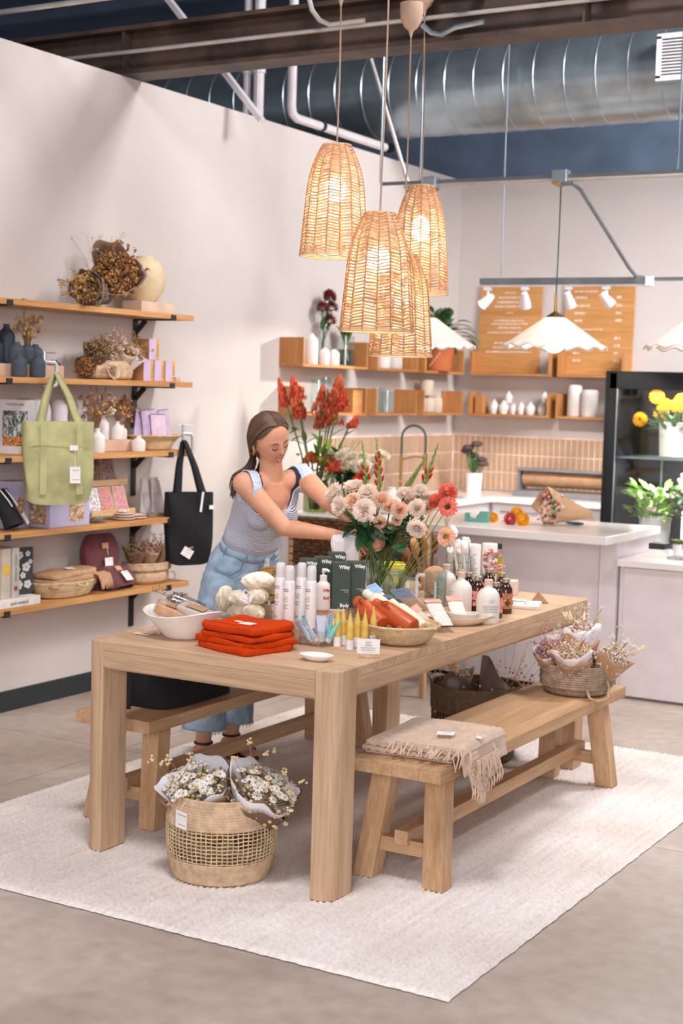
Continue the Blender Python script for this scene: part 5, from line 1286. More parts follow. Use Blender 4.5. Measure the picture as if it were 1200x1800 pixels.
for k in range(6): petal(b, k*1.05, .6, .036, .028, .25, .05, ph=k)
o = b.build('open_flower', GLR, t, smooth=180); o.location = d*.16+Vector((-.022, -.01, .014)); o.rotation_euler = (.3, -.7, 0)
glad((2.140,5.460,1.442), (2.164,5.460,1.230), GRIP, 'second gladiolus from the left with many orange buds', 8, 2)
glad((2.350,5.500,1.382), (2.260,5.500,1.243), FOOT, 'slanting gladiolus with green buds only', 0, 3); glad((2.391,5.520,1.428), (2.334,5.520,1.256), FOOT, 'rightmost gladiolus with a few orange buds', 4, 4)
# dahlias
V2F = Vector((V2[0], V2[1], TZ+.02))
GST = M('pale_green_stem', (142, 160, 88), .6, .1)
for i, (hd, rp_, lab, kind, nrm) in enumerate((((2.496,5.420,1.251), 17, 'coral ball dahlia at the top right of the bouquet', 0, (.1, -.5, .7)), ((2.424,5.460,1.210), 14, 'coral ball dahlia left of the topmost one', 0, (-.3, -.5, .6)), ((2.520,5.380,1.197), 16, 'coral dahlia with a dark centre facing the viewer', 1, (.15, -.95, .1)), ((2.527,5.360,1.078), 16, 'pale pink and yellow dahlia on the lowest long stem', 2, (-.1, -.9, .25)), ((2.253,5.300,1.122), 11, 'small peach and orange flower low in the bouquet', 2, (.3, -.8, .3)))):
    t, d = flower_thing('dahlia', lab, 'flower', hd, V2F if i < 4 else FOOT, 'dahlias in the bouquet', .0024, .01, GST); Rr = rp_/430; b = MB(); rr = random.Random(90+i); q = Vector(nrm).to_track_quat('Z', 'Y').to_euler()
    if kind == 0: pompon(b, Rr, rr, 190); m = PAL['coral']
    else:
        for ring, (n, tl, L) in enumerate(((16, 1.45, 1.0), (14, 1.15, .95), (10, .85, .75))):
            for k in range(n): petal(b, 2*PI*(k+ring*.5)/n, tl, Rr*L, Rr*.34, .05, .02, r0=Rr*.1, n=3)
        m = PAL['coral'] if kind == 1 else palette('pale_pink_petal', [(248, 196, 178), (250, 208, 186), (244, 180, 160), (250, 220, 170)], .55, .2)
    o = b.build('bloom', m, t, smooth=180); o.rotation_euler = q
    if kind:
        c = MB(); rr = random.Random(i)
        for k in range(60): a = rr.uniform(0, 6.28); z = Rr*.36*sqrt(rr.random()); c.blob((z*cos(a), z*sin(a), Rr*.22), Rr*.06)
        MBc = c.build('dark_centre' if kind == 1 else 'green_centre', palette('dark_seed', [(40, 44, 30), (54, 60, 34), (70, 74, 40)], .8) if kind == 1 else palette('green_seed', [(90, 110, 60), (190, 180, 70), (60, 76, 50)], .8), t); MBc.rotation_euler = q
t, d = flower_thing('tulip', 'white tulip beside the white marbled spoon', 'flower', (2.408,5.600,1.095), V2F, None, .0022, .01, GST); b = MB()
for k in range(6): petal(b, k*1.05, .25, .045, .03, .02, .02)
b.build('bloom', palette('white_petal', [(242, 236, 222), (246, 240, 230), (238, 228, 208)], .6, .2), t, smooth=180)

# ================================================================ baskets, blanket and bag around the table
# open-weave basket with two wrapped bouquets under the near end of the table
BX, BY = 2.335, 4.10
t = thing('open_weave_basket', 'tall round open-weave seagrass basket in front under the table end', 'basket', (BX, BY, RZ+.002))
Rb = lambda z: .150+.036*sin(PI*min(1, max(0, (z+.03)/.36)))-.012*max(0, (z-.2)/.1)
def band(z0, z1, rows, nm):
    basket(t, [(Rb(z0+(z1-z0)*k/8), z0+(z1-z0)*k/8) for k in range(9)], SEA, rows, 64, .0028, nm, .006)
band(.0, .072, 8, 'lower_band'); band(.185, .272, 10, 'upper_band')
MB().lathe([(0, .006), (.150, .006), (.150, .0), (0, 0)], 40).build('base', SEA, t)
b = MB()
for k in range(66):
    a = 2*PI*k/66; b.tube([((Rb(z)+.001*(k % 2))*cos(a+.006*sin(z*90+k)), (Rb(z)+.001*(k % 2))*sin(a+.006*sin(z*90+k)), z) for z in (.066, .09, .115, .14, .165, .19)], .0022, 5, cap=False)
for j in range(9):
    z = .077+.0126*j; b.tube([(Rb(z)*cos(2*PI*k/66)+.001, Rb(z)*sin(2*PI*k/66), z+.0013*sin(k*1.7+j)) for k in range(66)], .0024, 5, closed=True)
b.build('open_netting', SEAL, t, smooth=60)['kind'] = 'stuff'
MB().tube([(Rb(.274)*cos(2*PI*k/60), Rb(.274)*sin(2*PI*k/60), .274) for k in range(60)], [.006*(1+.15*(k % 2)) for k in range(60)], 8, closed=True).build('rim', SEA, t)
tg_ = thing('deckle_tag', 'white deckle-edged tag tied to the rim of the open-weave basket', 'tag', (BX-.03, BY-.190, .262), -.15); 
card('card', tg_, PAPER, .052, .06, TR((0, 0, -.03), (PI/2+.06, .08, 0)), 2, seed=2); MB().tube([(0, -.001, -.008), (.004, -.004, .014), (.006, .01, .026)], .0009, 4).build('string', PAPER, tg_)
def daisy_bouquet(loc, rot, lab, sd, tissue):
    t = dried_bouquet('daisy_bouquet', lab, loc, rot, .30, .125, KRAFT if not tissue else BROWNW, ['cream'], sd, TISSUE, 70, .0125, 'wrapped daisy bouquets in the open basket', .16, 10, .001, 1.25, .03)
    rr = random.Random(sd); b = MB(); c = MB()
    for k in range(52):
        a = rr.uniform(0, 6.28); q = .10*sqrt(rr.random()); p = Vector((q*cos(a), q*sin(a), .275-.25*q*q/.1+rr.uniform(-.02, .02))); n = Vector((cos(a)*q*5, sin(a)*q*5, 1)); daisies(b, rr, p, rr.uniform(.012, .018), n); c.ell(p+n.normalized()*.003, (.0035, .0035, .002), 6, 4)
    b.build('daisies', PAL['white'], t, smooth=60)['kind'] = 'stuff'; c.build('daisy_centres', PAL['ochre'], t, smooth=60)['kind'] = 'stuff'
    b = MB()
    for k in range(40):
        a = rr.uniform(0, 6.28); q = .09*sqrt(rr.random()); b.leaf((q*cos(a), q*sin(a), .2), (cos(a), sin(a), 1.2), .06, .012)
    b.build('grey_leaves', PAL['olive'], t, smooth=180)['kind'] = 'stuff'
    return t
daisy_bouquet((BX-.05, BY+.03, .10), (.36, -.16, .2), 'left daisy bouquet in white tissue in the open-weave basket', 3, 0)
daisy_bouquet((BX+.055, BY+.04, .11), (.40, .22, .9), 'right daisy bouquet in white tissue and brown paper in the open-weave basket', 4, 1)

# dark basket beyond the far end of the table
q = (2.343,6.082)
t = thing('dark_basket', 'dark woven basket with taupe-wrapped bouquets under the far end of the table', 'basket', (q[0], q[1], .012))
pr = [(.0, .002), (.155, .0), (.175, .012), (.19, .12), (.2, .33)]
basket(t, pr[:4]+[(.193, .18)], SEAD, 16, 60, .003, 'lower_wall', .006); basket(t, [(.196, .225), (.2, .335)], SEAD, 9, 60, .003, 'upper_wall', .006, rim=(.2, .337, .006))
b = MB()
for k in range(60):
    a = 2*PI*k/60; b.tube([(.193*cos(a), .193*sin(a), .176), (.1945*cos(a+.02), .1945*sin(a+.02), .2), (.196*cos(a), .196*sin(a), .23)], .0026, 5)
b.tube([(.1945*cos(2*PI*k/60), .1945*sin(2*PI*k/60), .203) for k in range(60)], .003, 5, closed=True)
b.build('open_band', SEAD, t)['kind'] = 'stuff'
dried_bouquet('taupe_bouquet', 'upright bouquet in taupe paper at the left in the dark basket', (q[0]-.09, q[1]-.03, .05), (-.35, -.12, .3), .46, .10, MAUVEW, ['ochre', 'cream'], 8, None, 40, .008, 'taupe bouquets in the dark basket', .2, 5, .0012, 1.1, .03)
dried_bouquet('taupe_bouquet', 'wide bouquet in taupe paper leaning right in the dark basket', (q[0]+.0, q[1]-.0, .08), (-.5, .45, -.2), .44, .19, MAUVEW, ['rust', 'blush'], 9, None, 50, .009, 'taupe bouquets in the dark basket', .14, 12, .0012, 1.2, .03)

# grey basket of dried bouquets on the front bench
gx, gy = 2.93, 5.80
t = thing('grey_basket', 'low grey braided basket of dried bouquets on the far end of the front bench', 'basket', (gx, gy, .4315))
basket(t, [(.0, .004), (.115, .002), (.128, .012), (.131, .022)], SEAG, 8, 40, .003, 'foot', .005)
basket(t, [(.128, .024), (.144, .036), (.147, .06), (.143, .118)], SEAG, 11, 40, .0045, 'folded_wall', .006, rim=(.143, .12, .005))
hb = [(.09+.0, -.115, .035), (.12, -.16, .012), (.155, -.165, .006), (.18, -.12, .012), (.165, -.06, .045), (.142, -.03, .07)]
MB().tube(hb, .006, 8).build('rope_handle', M('rope', (176, 146, 112), .9, .1, 60), t)
for i, (dx, dy, ro, L, Rr, pl, lab, liner, pap) in enumerate(((-.07, -.03, (.25, -.28, .4), .22, .062, ['grey', 'pink'], 'small dried bouquet with grey tissue at the left in the grey basket', TISSUE, KRAFT), (.015, -.035, (.42, .02, 0), .23, .085, ['cream', 'blush'], 'wide dried bouquet of cream strawflowers in front in the grey basket', TISSUE, KRAFT), (.075, .02, (.15, .55, .0), .24, .07, ['blush', 'white'], 'dried bouquet with bunny tails leaning right out of the grey basket', None, KRAFT), (-.01, .05, (-.1, .0, .3), .27, .08, ['blush', 'pink', 'white'], 'tall dried bouquet with pink and airy white sprays at the back of the grey basket', TISSUE, KRAFT))):
    t = dried_bouquet('dried_bouquet', lab, (gx+dx, gy+dy, .455), ro, L, Rr, pap, pl, 60+i, liner, 130, .0075, 'dried bouquets in the grey basket', .18, 12, .001, 1.3, .03)
    if i in (2, 3):
        b = MB(); rr = random.Random(i)
        for k in range(6):
            a = rr.uniform(0, 6.28); p = Vector((.06*cos(a), .06*sin(a), L*.95)); d = Vector((cos(a)*.5, sin(a)*.5, 1)); b.tube([p, p+d*.012, p+d*.03, p+d*.045], [.002, .0065, .005, .001], 8)
        b.build('bunny_tails', PAL['cream'], t, smooth=180)['kind'] = 'stuff'
    if i == 1: b = MB(); b.leaf((.03, 0, L*.8), (.3, .2, 1), .06, .018); b.leaf((-.02, .02, L*.8), (-.1, .2, 1), .05, .016); b.build('brown_leaves', PAL['rust'], t, smooth=180)

# folded knitted blanket with fringe on the near end of the front bench
KNIT = M('rose_beige_wool', (206, 178, 155), .95, .06, 30, .4, 260, sheen=.3)
t = thing('knitted_blanket', 'folded rose-beige knitted blanket with a fringe on the near end of the front bench', 'blanket', (2.895, 4.575, .4315), .06)
rr = random.Random(12)
W_, D_, TH_ = .40, .40, .018
def slab(z0, h, w, d, ox, oy, drape, b, fold=True):
    """knitted layer with raised stitches; its right side hangs over the bench edge"""
    def top(u, v):
        x = -w/2+w*u+ox; y = -d/2+d*v+oy; z = z0+h
        e = min(1, min(u, 1-u)*16)*min(1, min(v, 1-v)*16)
        z += .0042*abs(sin(x*190+.6*sin(y*30)))*abs(sin(y*165+1.57*int(x*190/PI+50))) - h*.55*(1-e**.5)
        z += .004*sin(x*9+y*7)
        if x > drape:
            q = x-drape; z -= q*1.0*min(1, q*16)*(1 if drape < .9 else 0); x = drape+q*(.55 if q < .04 else .35)+.008
        return x, y, z
    def bot(u, v): x, y, z = top(u, v); return x, y, max(0, z-h*.95) if x < .17 else z-h*.6
    b.grid(top, 120, 120); b.grid(lambda u, v: bot(1-u, v), 40, 40)
    for f in (lambda s: (s, 0), lambda s: (1, s), lambda s: (1-s, 1), lambda s: (0, 1-s)):
        b.grid(lambda u, v, f=f: tuple(Vector(bot(*f(u))).lerp(Vector(top(*f(u))), v)), 60, 2)
b = MB(); slab(.0, .012, .315, .40, -.02, .01, 9, b); b.build('bottom_layer', KNIT, t, smooth=180)
b = MB(); slab(.018, .012, .33, .41, -.02, .005, 9, b); b.build('middle_layer', KNIT, t, smooth=180)
b = MB(); slab(.037, .015, .40, .40, .03, .0, .155, b); b.build('top_layer', KNIT, t, smooth=180)
def Pf(u, v): a = PI/2+PI*u; return -.175+.0-.022*cos(a-PI/2)*0-.024*sin(PI*u), -.19+.38*v, .002+.052*u
b = MB()
for k in range(44):                                                  # fringe along the near and right edges
    f = k/43
    if f < .62: s = Vector((-.06+.27*f/.62, -.2, .053)); d = Vector((rr.uniform(-.01, .012), -.008, -.0))
    else: s = Vector((.225, -.2+.2*(f-.62)/.38, .02)); d = Vector((.006, rr.uniform(-.012, .012), 0))
    L = rr.uniform(.05, .075); p1 = s+d+Vector((0, -.006 if f < .62 else 0, .003)); p2 = p1+d*1.6+Vector((0, -.004, -L*.35)); p3 = p2+Vector((rr.uniform(-.01, .01), rr.uniform(-.006, .0), -L*.6)); 
    if s.x < .16: p2.z = max(p2.z, .028); p3 = Vector((p3.x, p3.y-.012, max(p3.z, .022)))
    b.tube([s, p1, p2, p3], [.0022, .0034, .0032, .0018], 6)
b.build('fringe', KNIT, t)['kind'] = 'stuff'
b = MB()
def Pd(u, v): return .172+.03*v+.014*sin(u*7), -.17+.25*u+.01*v, .03-.135*v*(.55+.45*sin(PI*min(1, .15+u*.8)))+.004*sin(u*30)*v
b.grid(Pd, 40, 24); b.build('hanging_corner', KNIT, t, smooth=180, solid=.007)
b = MB()
for k in range(20):
    u = k/19; p = Vector(Pd(u, 1)); b.tube([p, p+Vector((.004, rr.uniform(-.006, .006), -.02)), p+Vector((.002, rr.uniform(-.008, .008), -.045))], [.0028, .0042, .0016], 6)
for j in range(5):
    for k in range(12): u, v = (k+.5*(j % 2))/12, .15+j*.16; p = Vector(Pd(u, v)); b.tube([p+Vector((.006, 0, 0)), p+Vector((.010, .009, -.012)), p+Vector((.006, .018, -.022))], .0036, 6)
b.build('knotted_tassels', KNIT, t)['kind'] = 'stuff'
card('care_label', t, PAPER, .06, .05, MT((.06, -.06, .068), (.9, .25, 0), (-.25, .9, .0)), 2, seed=7)
card('woven_label', t, PAPER, .018, .03, MT((.17, -.03, .062), (.9, .2, -.25), (-.2, .9, 0)), 0)

# black bag on the back bench
t = thing('black_bag', 'black cloth bag lying on the back bench under the table', 'bag', (1.685, 4.72, .4315), .05)
def Pg(u, v):
    a = 2*PI*u; e = .5; c, s = cos(a), sin(a); x = abs(c)**e*(1 if c > 0 else -1); y = abs(s)**e*(1 if s > 0 else -1); p = v
    k = (1-.06*p)*(1+.03*sin(4*a+p*6)); top = min(1, (1-p)*6)**.5; return .135*x*k*top, .25*y*k*top, .20*p*(1+.05*sin(2*a+1))
MB().grid(Pg, 44, 16, cu=True).build('bag_body', BLKCLOTH, t, smooth=180)
MB().tube([(.12, .2, .16), (.15, .27, .19), (.15, .29, .13), (.13, .26, .1)], .006, 6).build('strap', BLKCLOTH, t)
MB().tube([(-.06, -.23, .14), (-.03, -.28, .03), (-.02, -.33, -.06), (-.03, -.335, -.19), (-.035, -.33, -.28)], [.008, .008, .012, .006, .005], 6, flat=.5).build('hanging_strap', BLKCLOTH, t)
MB().box((-.034, -.335, -.14), (.03, .008, .05)).build('buckle', BLACK, t, smooth=0, bevel=.003)

# ================================================================ things on the left wall shelves
S1, S2, S3, S4, S5 = [z+.0005 for z in SHZ]
rs = random.Random(21)
# --- top shelf
o = MB().lathe([(0, 0), (.06, 0), (.066, .004), (.1, .055), (.116, .11), (.108, .17), (.075, .215), (.046, .228), (.05, .24), (.044, .24), (.04, .228), (.06, .19), (0, .185)], 36, wob=lambda i, a: .0012*sin(i*3)).build('round_vase', M('sand_vase', (226, 206, 168), .75, .06, 12), smooth=50)
o.location = (.14, 6.46, S1+.058); tag(o, 'large round sand coloured vase on a block at the right of the top shelf', 'vase')
block('pale stone block under the round vase on the top shelf', (.14, 6.50, S1), (.13, .29, .057), 0, M('pale_block', (216, 190, 170), .8, .06))
dried_bouquet('large_dried_bouquet', 'big bouquet of rust dried flowers in pale paper on the top shelf', (.14, 6.24, S1+.10), (1.05, .25, .5), .25, .135, M('pale_wrap', (214, 192, 176), .75, .04), ['ochre', 'rust', 'rust'], 70, BROWNW, 110, .013, 'dried bouquets on the top shelf', .3, 14, .0015, 1.15, .04)
dried_bouquet('large_dried_bouquet', 'flatter bouquet of brown and orange dried flowers lying left on the top shelf', (.15, 6.12, S1+.062), (1.5, .1, .35), .40, .085, M('slate_wrap', (120, 116, 116), .75, .06), ['rust', 'olive', 'ochre'], 71, BROWNW, 120, .012, 'dried bouquets on the top shelf', .2, 18, .0015, 1.2, .04)
t = thing('baby_breath_spray', 'pale airy dried spray sticking up behind the big bouquet on the top shelf', 'flowers', (.10, 6.12, S1+.0)); rr = random.Random(5); b = MB(); tips = sprigs(b, rr, 26, .2, .4, .16, .02); b.build('stems', DRY, t)['kind'] = 'stuff'; b = MB()
for p in tips:
    for k in range(6): b.blob(p+uvec()*rr.uniform(.002, .02), .0035)
b.build('seed_heads', PAL['blush'], t)['kind'] = 'stuff'
# --- second shelf: dark vases
CHAR = M('charcoal_ceramic', (66, 74, 84), .8, .08, 30, .2, 200); NAVYV = M('dark_navy_ceramic', (36, 46, 60), .6, .08)
RIS = M('blush_riser', (206, 170, 148), .8, .05)
block('blush block under the rear dark vases on the second shelf', (.11, 5.50, S2), (.11, .58, .062), 0, RIS)
def dvase(x, y, z, Rr, H, mat, lab, neck=.42):
    o = MB().lathe(vase_prof(Rr, H, neck, .1, .74), 28).build('dark_vase', mat, smooth=50); o.location = (x, y, z); return tag(o, lab, 'vase', 'dark vases on the second shelf')
dvase(.09, 5.455, S2+.0625, .041, .19, NAVYV, 'tall dark navy vase at the left of the second shelf', .36)
dvase(.10, 5.365, S2+.0625, .042, .12, NAVYV, 'dark navy vase cut by the left edge of the photo, second shelf')
dvase(.135, 5.475, S2+.0625, .043, .105, CHAR, 'charcoal vase on the block in front of the tall navy one') 
dvase(.22, 5.38, S2, .066, .16, CHAR, 'front left charcoal vase standing on the second shelf itself') if 0 else dvase(.215, 5.41, S2, .037, .108, CHAR, 'front left charcoal vase standing on the second shelf itself')
dvase(.13, 5.56, S2+.0625, .035, .105, CHAR, 'charcoal vase holding a dried thistle and grasses')
dvase(.21, 5.545, S2, .037, .108, CHAR, 'front right charcoal vase next to the green bag clamp')
dvase(.10, 5.65, S2+.0625, .036, .10, CHAR, 'charcoal vase at the back, right of the thistle vase')
dvase(.10, 5.79, S2, .036, .09, NAVYV, 'small teal-black vase behind the clamp')
t = thing('thistle_bunch', 'ochre dried thistle and grasses in a charcoal vase on the second shelf', 'flowers', (.13, 5.56, S2+.0625+.07)); rr = random.Random(15); b = MB(); tips = sprigs(b, rr, 34, .08, .19, .085, .010, w=.0013); b.build('stems', DRY, t)['kind'] = 'stuff'; b = MB()
for p in tips:
    for k in range(5): b.ell(p+uvec()*rr.uniform(.0, .014)-Vector((0, 0, .02)), (.004, .004, .008), 5, 4)
b.build('grass_heads', PAL['ochre'], t)['kind'] = 'stuff'
b = MB(); pompon(b, .024, rr, 70, (-.01, -.02, .225)); b.tube([(0, 0, 0), (-.005, -.01, .12), (-.01, -.02, .21)], .0015, 5); b.build('thistle_head', PAL['olive'], t, smooth=180)
def clamp(loc, rz, lab):
    t = thing('metal_clamp', lab, 'clamp', loc, rz, 'metal clamps holding the tote bags')
    MB().tube([(0, 0, .035), (0, .008, .036), (0, .052, .034), (0, .062, .022), (0, .064, -.06), (0, .06, -.075), (0, .045, -.08), (0, .0, -.08)], .0105, 8).build('frame', M('clamp_grey', (196, 196, 194), .45, .04, metal=.3), t)
    MB().tube([(0, .0, -.05), (0, .0, .085)], .0065, 8).build('screw', GALV, t); MB().tube([(-.0, -.03, .082), (0, .055, .08)], .003, 6).build('screw_handle', GALV, t); MB().lathe([(.011, -.052), (.011, -.044), (0, -.044)], 12).build('pad', GALV, t)
clamp((.235, 5.565, S2+.04), -.45, 'grey metal clamp on the second shelf that holds the green tote bag')
# wrapped posies in a basket, dried bundle, boxes
t = thing('coiled_basket', 'low coiled basket of dried posies on the second shelf', 'basket', (.13, 6.16, S2))
basket(t, [(.0, .003), (.10, .002), (.122, .01), (.128, .05), (.122, .092)], SEA, 10, 50, .0035, rim=(.122, .093, .005)); t.scale = (.85, 1.35, 1)
for i, (dy, ro, lab) in enumerate(((-.1, (.3, .4, .2), 'left'), (-.02, (.1, .5, .1), 'second'), (.07, (.0, .55, -.2), 'third'), (.13, (-.35, .4, 0), 'right'))):
    dried_bouquet('dried_posy', 'dried posy in the coiled basket on the second shelf, %s of the four' % lab, (.12, 6.16+dy, S2+.03), ro, .2, .075, [BROWNW, KRAFT, M('pale_wrap', (214, 192, 176), .75, .04), TISSUE][i], [['olive', 'olive'], ['grey', 'blush'], ['olive', 'ochre'], ['blush', 'ochre']][i], 80+i, None, 60, .009, 'dried posies in the coiled basket', .25, 12, .0012, 1.25, .03)
dried_bouquet('dried_bundle', 'brown dried bundle lying on the second shelf beside the clamp', (.16, 5.99, S2+.055), (1.5, 0, .5), .15, .055, BROWNW, ['olive', 'rust'], 88, None, 80, .009, None, .1, 6, .0012, 1.1, .03)
t = thing('paper_rosette', 'crumpled cream paper rosette leaning on the coiled basket', 'rosette', (.235, 6.07, S2+.04), 0, rot=(0, 1.3, 0)); b = MB(); rose(b, .04, random.Random(3)); b.build('rosette', M('cream_paper', (224, 200, 170), .8), t, smooth=180)
LILAC = M('lilac_carton', (206, 184, 216), .6, .04); ORC = M('orange_band', (226, 170, 60), .6, .05); BRC = M('brown_carton', (176, 124, 78), .7, .06)
def lil_box(y, z, lab, h=.112, w=.085):
    t = thing('candle_carton', lab, 'carton', (.15, y, z), .0, 'lilac cartons on the second shelf')
    MB().box((0, 0, h/2), (.085, w, h)).build('box', LILAC, t, smooth=0, bevel=.001)
    MB().box((0, -w/2-.0006, h/2), (.084, .001, h*.99)).build('side_panel', BRC, t, smooth=0)
    MB().box((.0431, w*.36, h/2), (.001, w*.26, h*.99)).build('orange_band', ORC, t, smooth=0)
    b = MB(); rr = random.Random(2)
    for k in range(5): b.box((.044, w*.36, h*.2+k*h*.13), (.0008, .008, .008))
    b.build('print', INK, t, smooth=0)
lil_box(6.44, S2, 'lilac carton next to the coiled basket, lower left of the group'); lil_box(6.535, S2, 'lilac carton with an orange band in the middle of the row'); lil_box(6.632, S2, 'lilac carton with an orange band at the right end of the row'); lil_box(6.485, S2+.113, 'lilac carton stacked on top of the other lilac cartons')
t = thing('label_holder', 'small wooden block holding white cards at the right end of the second shelf', 'card holder', (.19, 6.69, S2)); MB().box((0, 0, .01), (.03, .04, .02)).build('block', RIS, t, smooth=0, bevel=.002); MB().lathe([(.03, .021), (.045, .028), (.044, .03), (.02, .024), (0, .024)], 20, Matrix.Translation((-.03, -.02, 0))).build('paper_cup', PAPER, t)
# --- third shelf
def printed_book(nm, lab, cat, loc, d, cover, front=None, rz=0, frontdim=None, spine=None, group=None):
    t = thing(nm, lab, cat, loc, rz, group); MB().box((0, 0, d[2]/2), d).build('cover', cover, t, smooth=0, bevel=.0015, seg=1)
    MB().box((-.003, .0, d[2]/2), (d[0], d[1]-.006, d[2]-.006)).build('pages', M('page_block', (232, 222, 206), .9), t, smooth=0)
    return t
t = thing('boxed_book', 'tall white boxed book with a flower meadow on its front, left of the green bag', 'book', (.13, 5.53, S3), 0)
MB().box((0, 0, .132), (.225, .085, .264)).build('box', M('white_box', (222, 220, 220), .6, .03), t, smooth=0, bevel=.001)
MB().box((-.01, -.043, .125), (.16, .001, .17)).build('meadow_picture', blotch('meadow_print', [(206, 212, 210), (206, 212, 210), (70, 86, 84), (150, 168, 160), (44, 56, 60)], 52, .6, vscale=(1, 1, .5)), t, smooth=0)
MB().box((-.01, -.0435, .062), (.15, .001, .045)).build('flower_picture', blotch('flower_print', [(200, 90, 70), (230, 150, 60), (80, 60, 60), (236, 190, 120), (60, 80, 60)], 40, .6), t, smooth=0)
text('THE WILDFLOWERS', .017, INK, t, (-.01, -.0432, .24), RX, 'CENTER', sx=.75); MB().box((.1131, .0, .16), (.001, .006, .1)).build('title_strip', INK, t, smooth=0)
MILK = M('milk_white', (226, 222, 226), .4, .03); TAUPE = M('taupe_glaze', (166, 138, 118), .6, .06)
for y, h, Rr, m, lab in ((5.60, .27, .055, TAUPE, 'taupe bottle vase at the back, behind the boxed book'), (5.72, .27, .056, MILK, 'milk white bottle vase right behind the boxed book'), (5.86, .265, .048, MILK, 'milk white bottle vase between the green bag handles'), (5.955, .26, .04, TAUPE, 'taupe bottle vase behind the right bag handle'), (6.015, .265, .045, MILK, 'milk white bottle vase right of the green bag handles')):
    o = MB().lathe([(0, 0), (Rr*.95, 0), (Rr, .005), (Rr, h*.78), (Rr*.9, h*.9), (Rr*.62, h*.97), (Rr*.5, h), (Rr*.4, h), (0, h*.96)], 28).build('bottle_vase', m, smooth=50); o.location = (.07, y, S3); tag(o, lab, 'vase', 'bottle vases on the third shelf')
block('pale riser under the rear white vases on the third shelf', (.12, 6.20, S3), (.10, .34, .06), 0, RIS)
def bud(x, y, z, Rr, H, lab):
    o = MB().lathe([(0, 0), (Rr*.9, 0), (Rr, .006), (Rr*1.0, H*.6), (Rr*.9, H*.68), (Rr*.45, H*.82), (Rr*.3, H*.88), (Rr*.36, H), (Rr*.28, H), (Rr*.22, H*.85), (0, H*.8)], 24, wob=lambda i, a: .0008*sin(i*2.1)).build('bud_vase', MATTE, smooth=50); o.location = (x, y, z); return tag(o, lab, 'vase', 'white bud vases on the third shelf')
bud(.21, 6.00, S3, .04, .125, 'white bud vase in front, right beside the green bag'); bud(.12, 6.15, S3+.061, .034, .13, 'tall white bud vase on the riser'); bud(.13, 6.26, S3+.061, .036, .095, 'squat white bud vase on the riser'); bud(.10, 6.34, S3+.061, .026, .075, 'smallest white bud vase at the right end of the riser'); bud(.21, 6.34, S3, .037, .085, 'white bud vase in front of the woven dish'); bud(.07, 6.20, S3+.061, .03, .15, 'white bud vase at the back of the riser')
def dry_arr(loc, lab, pal, sd, hmin, hmax, sp, n=26, s=.006):
    t = thing('dried_arrangement', lab, 'flowers', loc, 0, 'dried stems in white bud vases'); rr = random.Random(sd); b = MB(); tips = sprigs(b, rr, n, hmin, hmax, sp, .006, w=.0011); b.build('stems', DRY, t)['kind'] = 'stuff'
    for j, pl in enumerate(pal):
        b = MB()
        for p in tips[j::len(pal)]:
            for k in range(7): b.ell(p+uvec()*rr.uniform(.002, .016), (s, s, s*.9), 6, 4)
        b.build('flower_heads', PAL[pl], t, smooth=60)['kind'] = 'stuff'
    b = MB()
    for k in range(3): a = rr.uniform(0, 6); p = Vector((sp*.4*cos(a), sp*.4*sin(a), hmax*.9)); b.tube([Vector((0, 0, 0)), p, p*1.18, p*1.36], [.001, .001, .0035, .001], 6)
    b.build('dark_spikes', PAL['olive'], t, smooth=60)
dry_arr((.205, 6.00, S3+.11), 'dried pink and olive stems beside the green bag', ['pink', 'olive', 'ochre'], 1, .07, .2, .09, 34)
dry_arr((.12, 6.15, S3+.17), 'airy cream dried stems in the tall white bud vase', ['blush', 'white'], 2, .03, .1, .06)
dry_arr((.13, 6.26, S3+.14), 'rusty dried stems in the squat white bud vase', ['pink', 'ochre', 'rust'], 3, .05, .13, .07, 30)
dry_arr((.07, 6.42, S3+.06), 'brown dried stems standing at the wall bracket', ['blush', 'rust'], 4, .08, .2, .04, 16)
t = thing('woven_dish', 'wide flared woven dish of lilac sachets on the third shelf', 'basket', (.13, 6.58, S3)); basket(t, [(.0, .003), (.085, .002), (.095, .008), (.115, .05), (.15, .078)], SEAL, 11, 50, .003, rim=(.15, .079, .0045)); t.scale = (.8, 1.25, 1)
LAV = M('lavender_print', (190, 168, 198), .5, .1, 16); LAVL = M('lavender_pink', (216, 188, 206), .6, .06, 20); LAVD = M('lavender_edge', (128, 110, 146), .6)
for i, (y, z, w, h, m, a, lab) in enumerate(((6.50, .045, .13, .17, LAV, -.28, 'lilac sachet leaning left in the woven dish'), (6.57, .05, .12, .165, LAV, .05, 'lilac sachet behind the middle of the woven dish'), (6.63, .04, .13, .15, LAVL, .0, 'pale pink-lilac sachet in front in the woven dish'), (6.71, .05, .1, .165, LAV, .08, 'dark edged lilac sachet at the right in the woven dish'))):
    t = thing('lilac_sachet', lab, 'sachet', (.10+.015*i-(.03 if i == 3 else 0), y, S3+z), 0, 'lilac sachets in the woven dish', rot=(a, -.12, 0))
    def Ps(u, v): a_ = 2*PI*u; return (.008*sin(PI*v)+.0012)*cos(a_), w/2*sin(a_), h*v
    MB().grid(Ps, 28, 10, cu=True).build('sachet', m, t, smooth=180); MB().box((0, -w/2, h/2), (.002, .004, h)).build('sealed_edge', LAVD, t, smooth=0); MB().box((0, 0, h+.003), (.002, w, .006)).build('top_seal', LAVD, t, smooth=0)
clamp((.235, 6.70, S3+.055), -.45, 'grey metal clamp at the end of the third shelf holding the black bag')
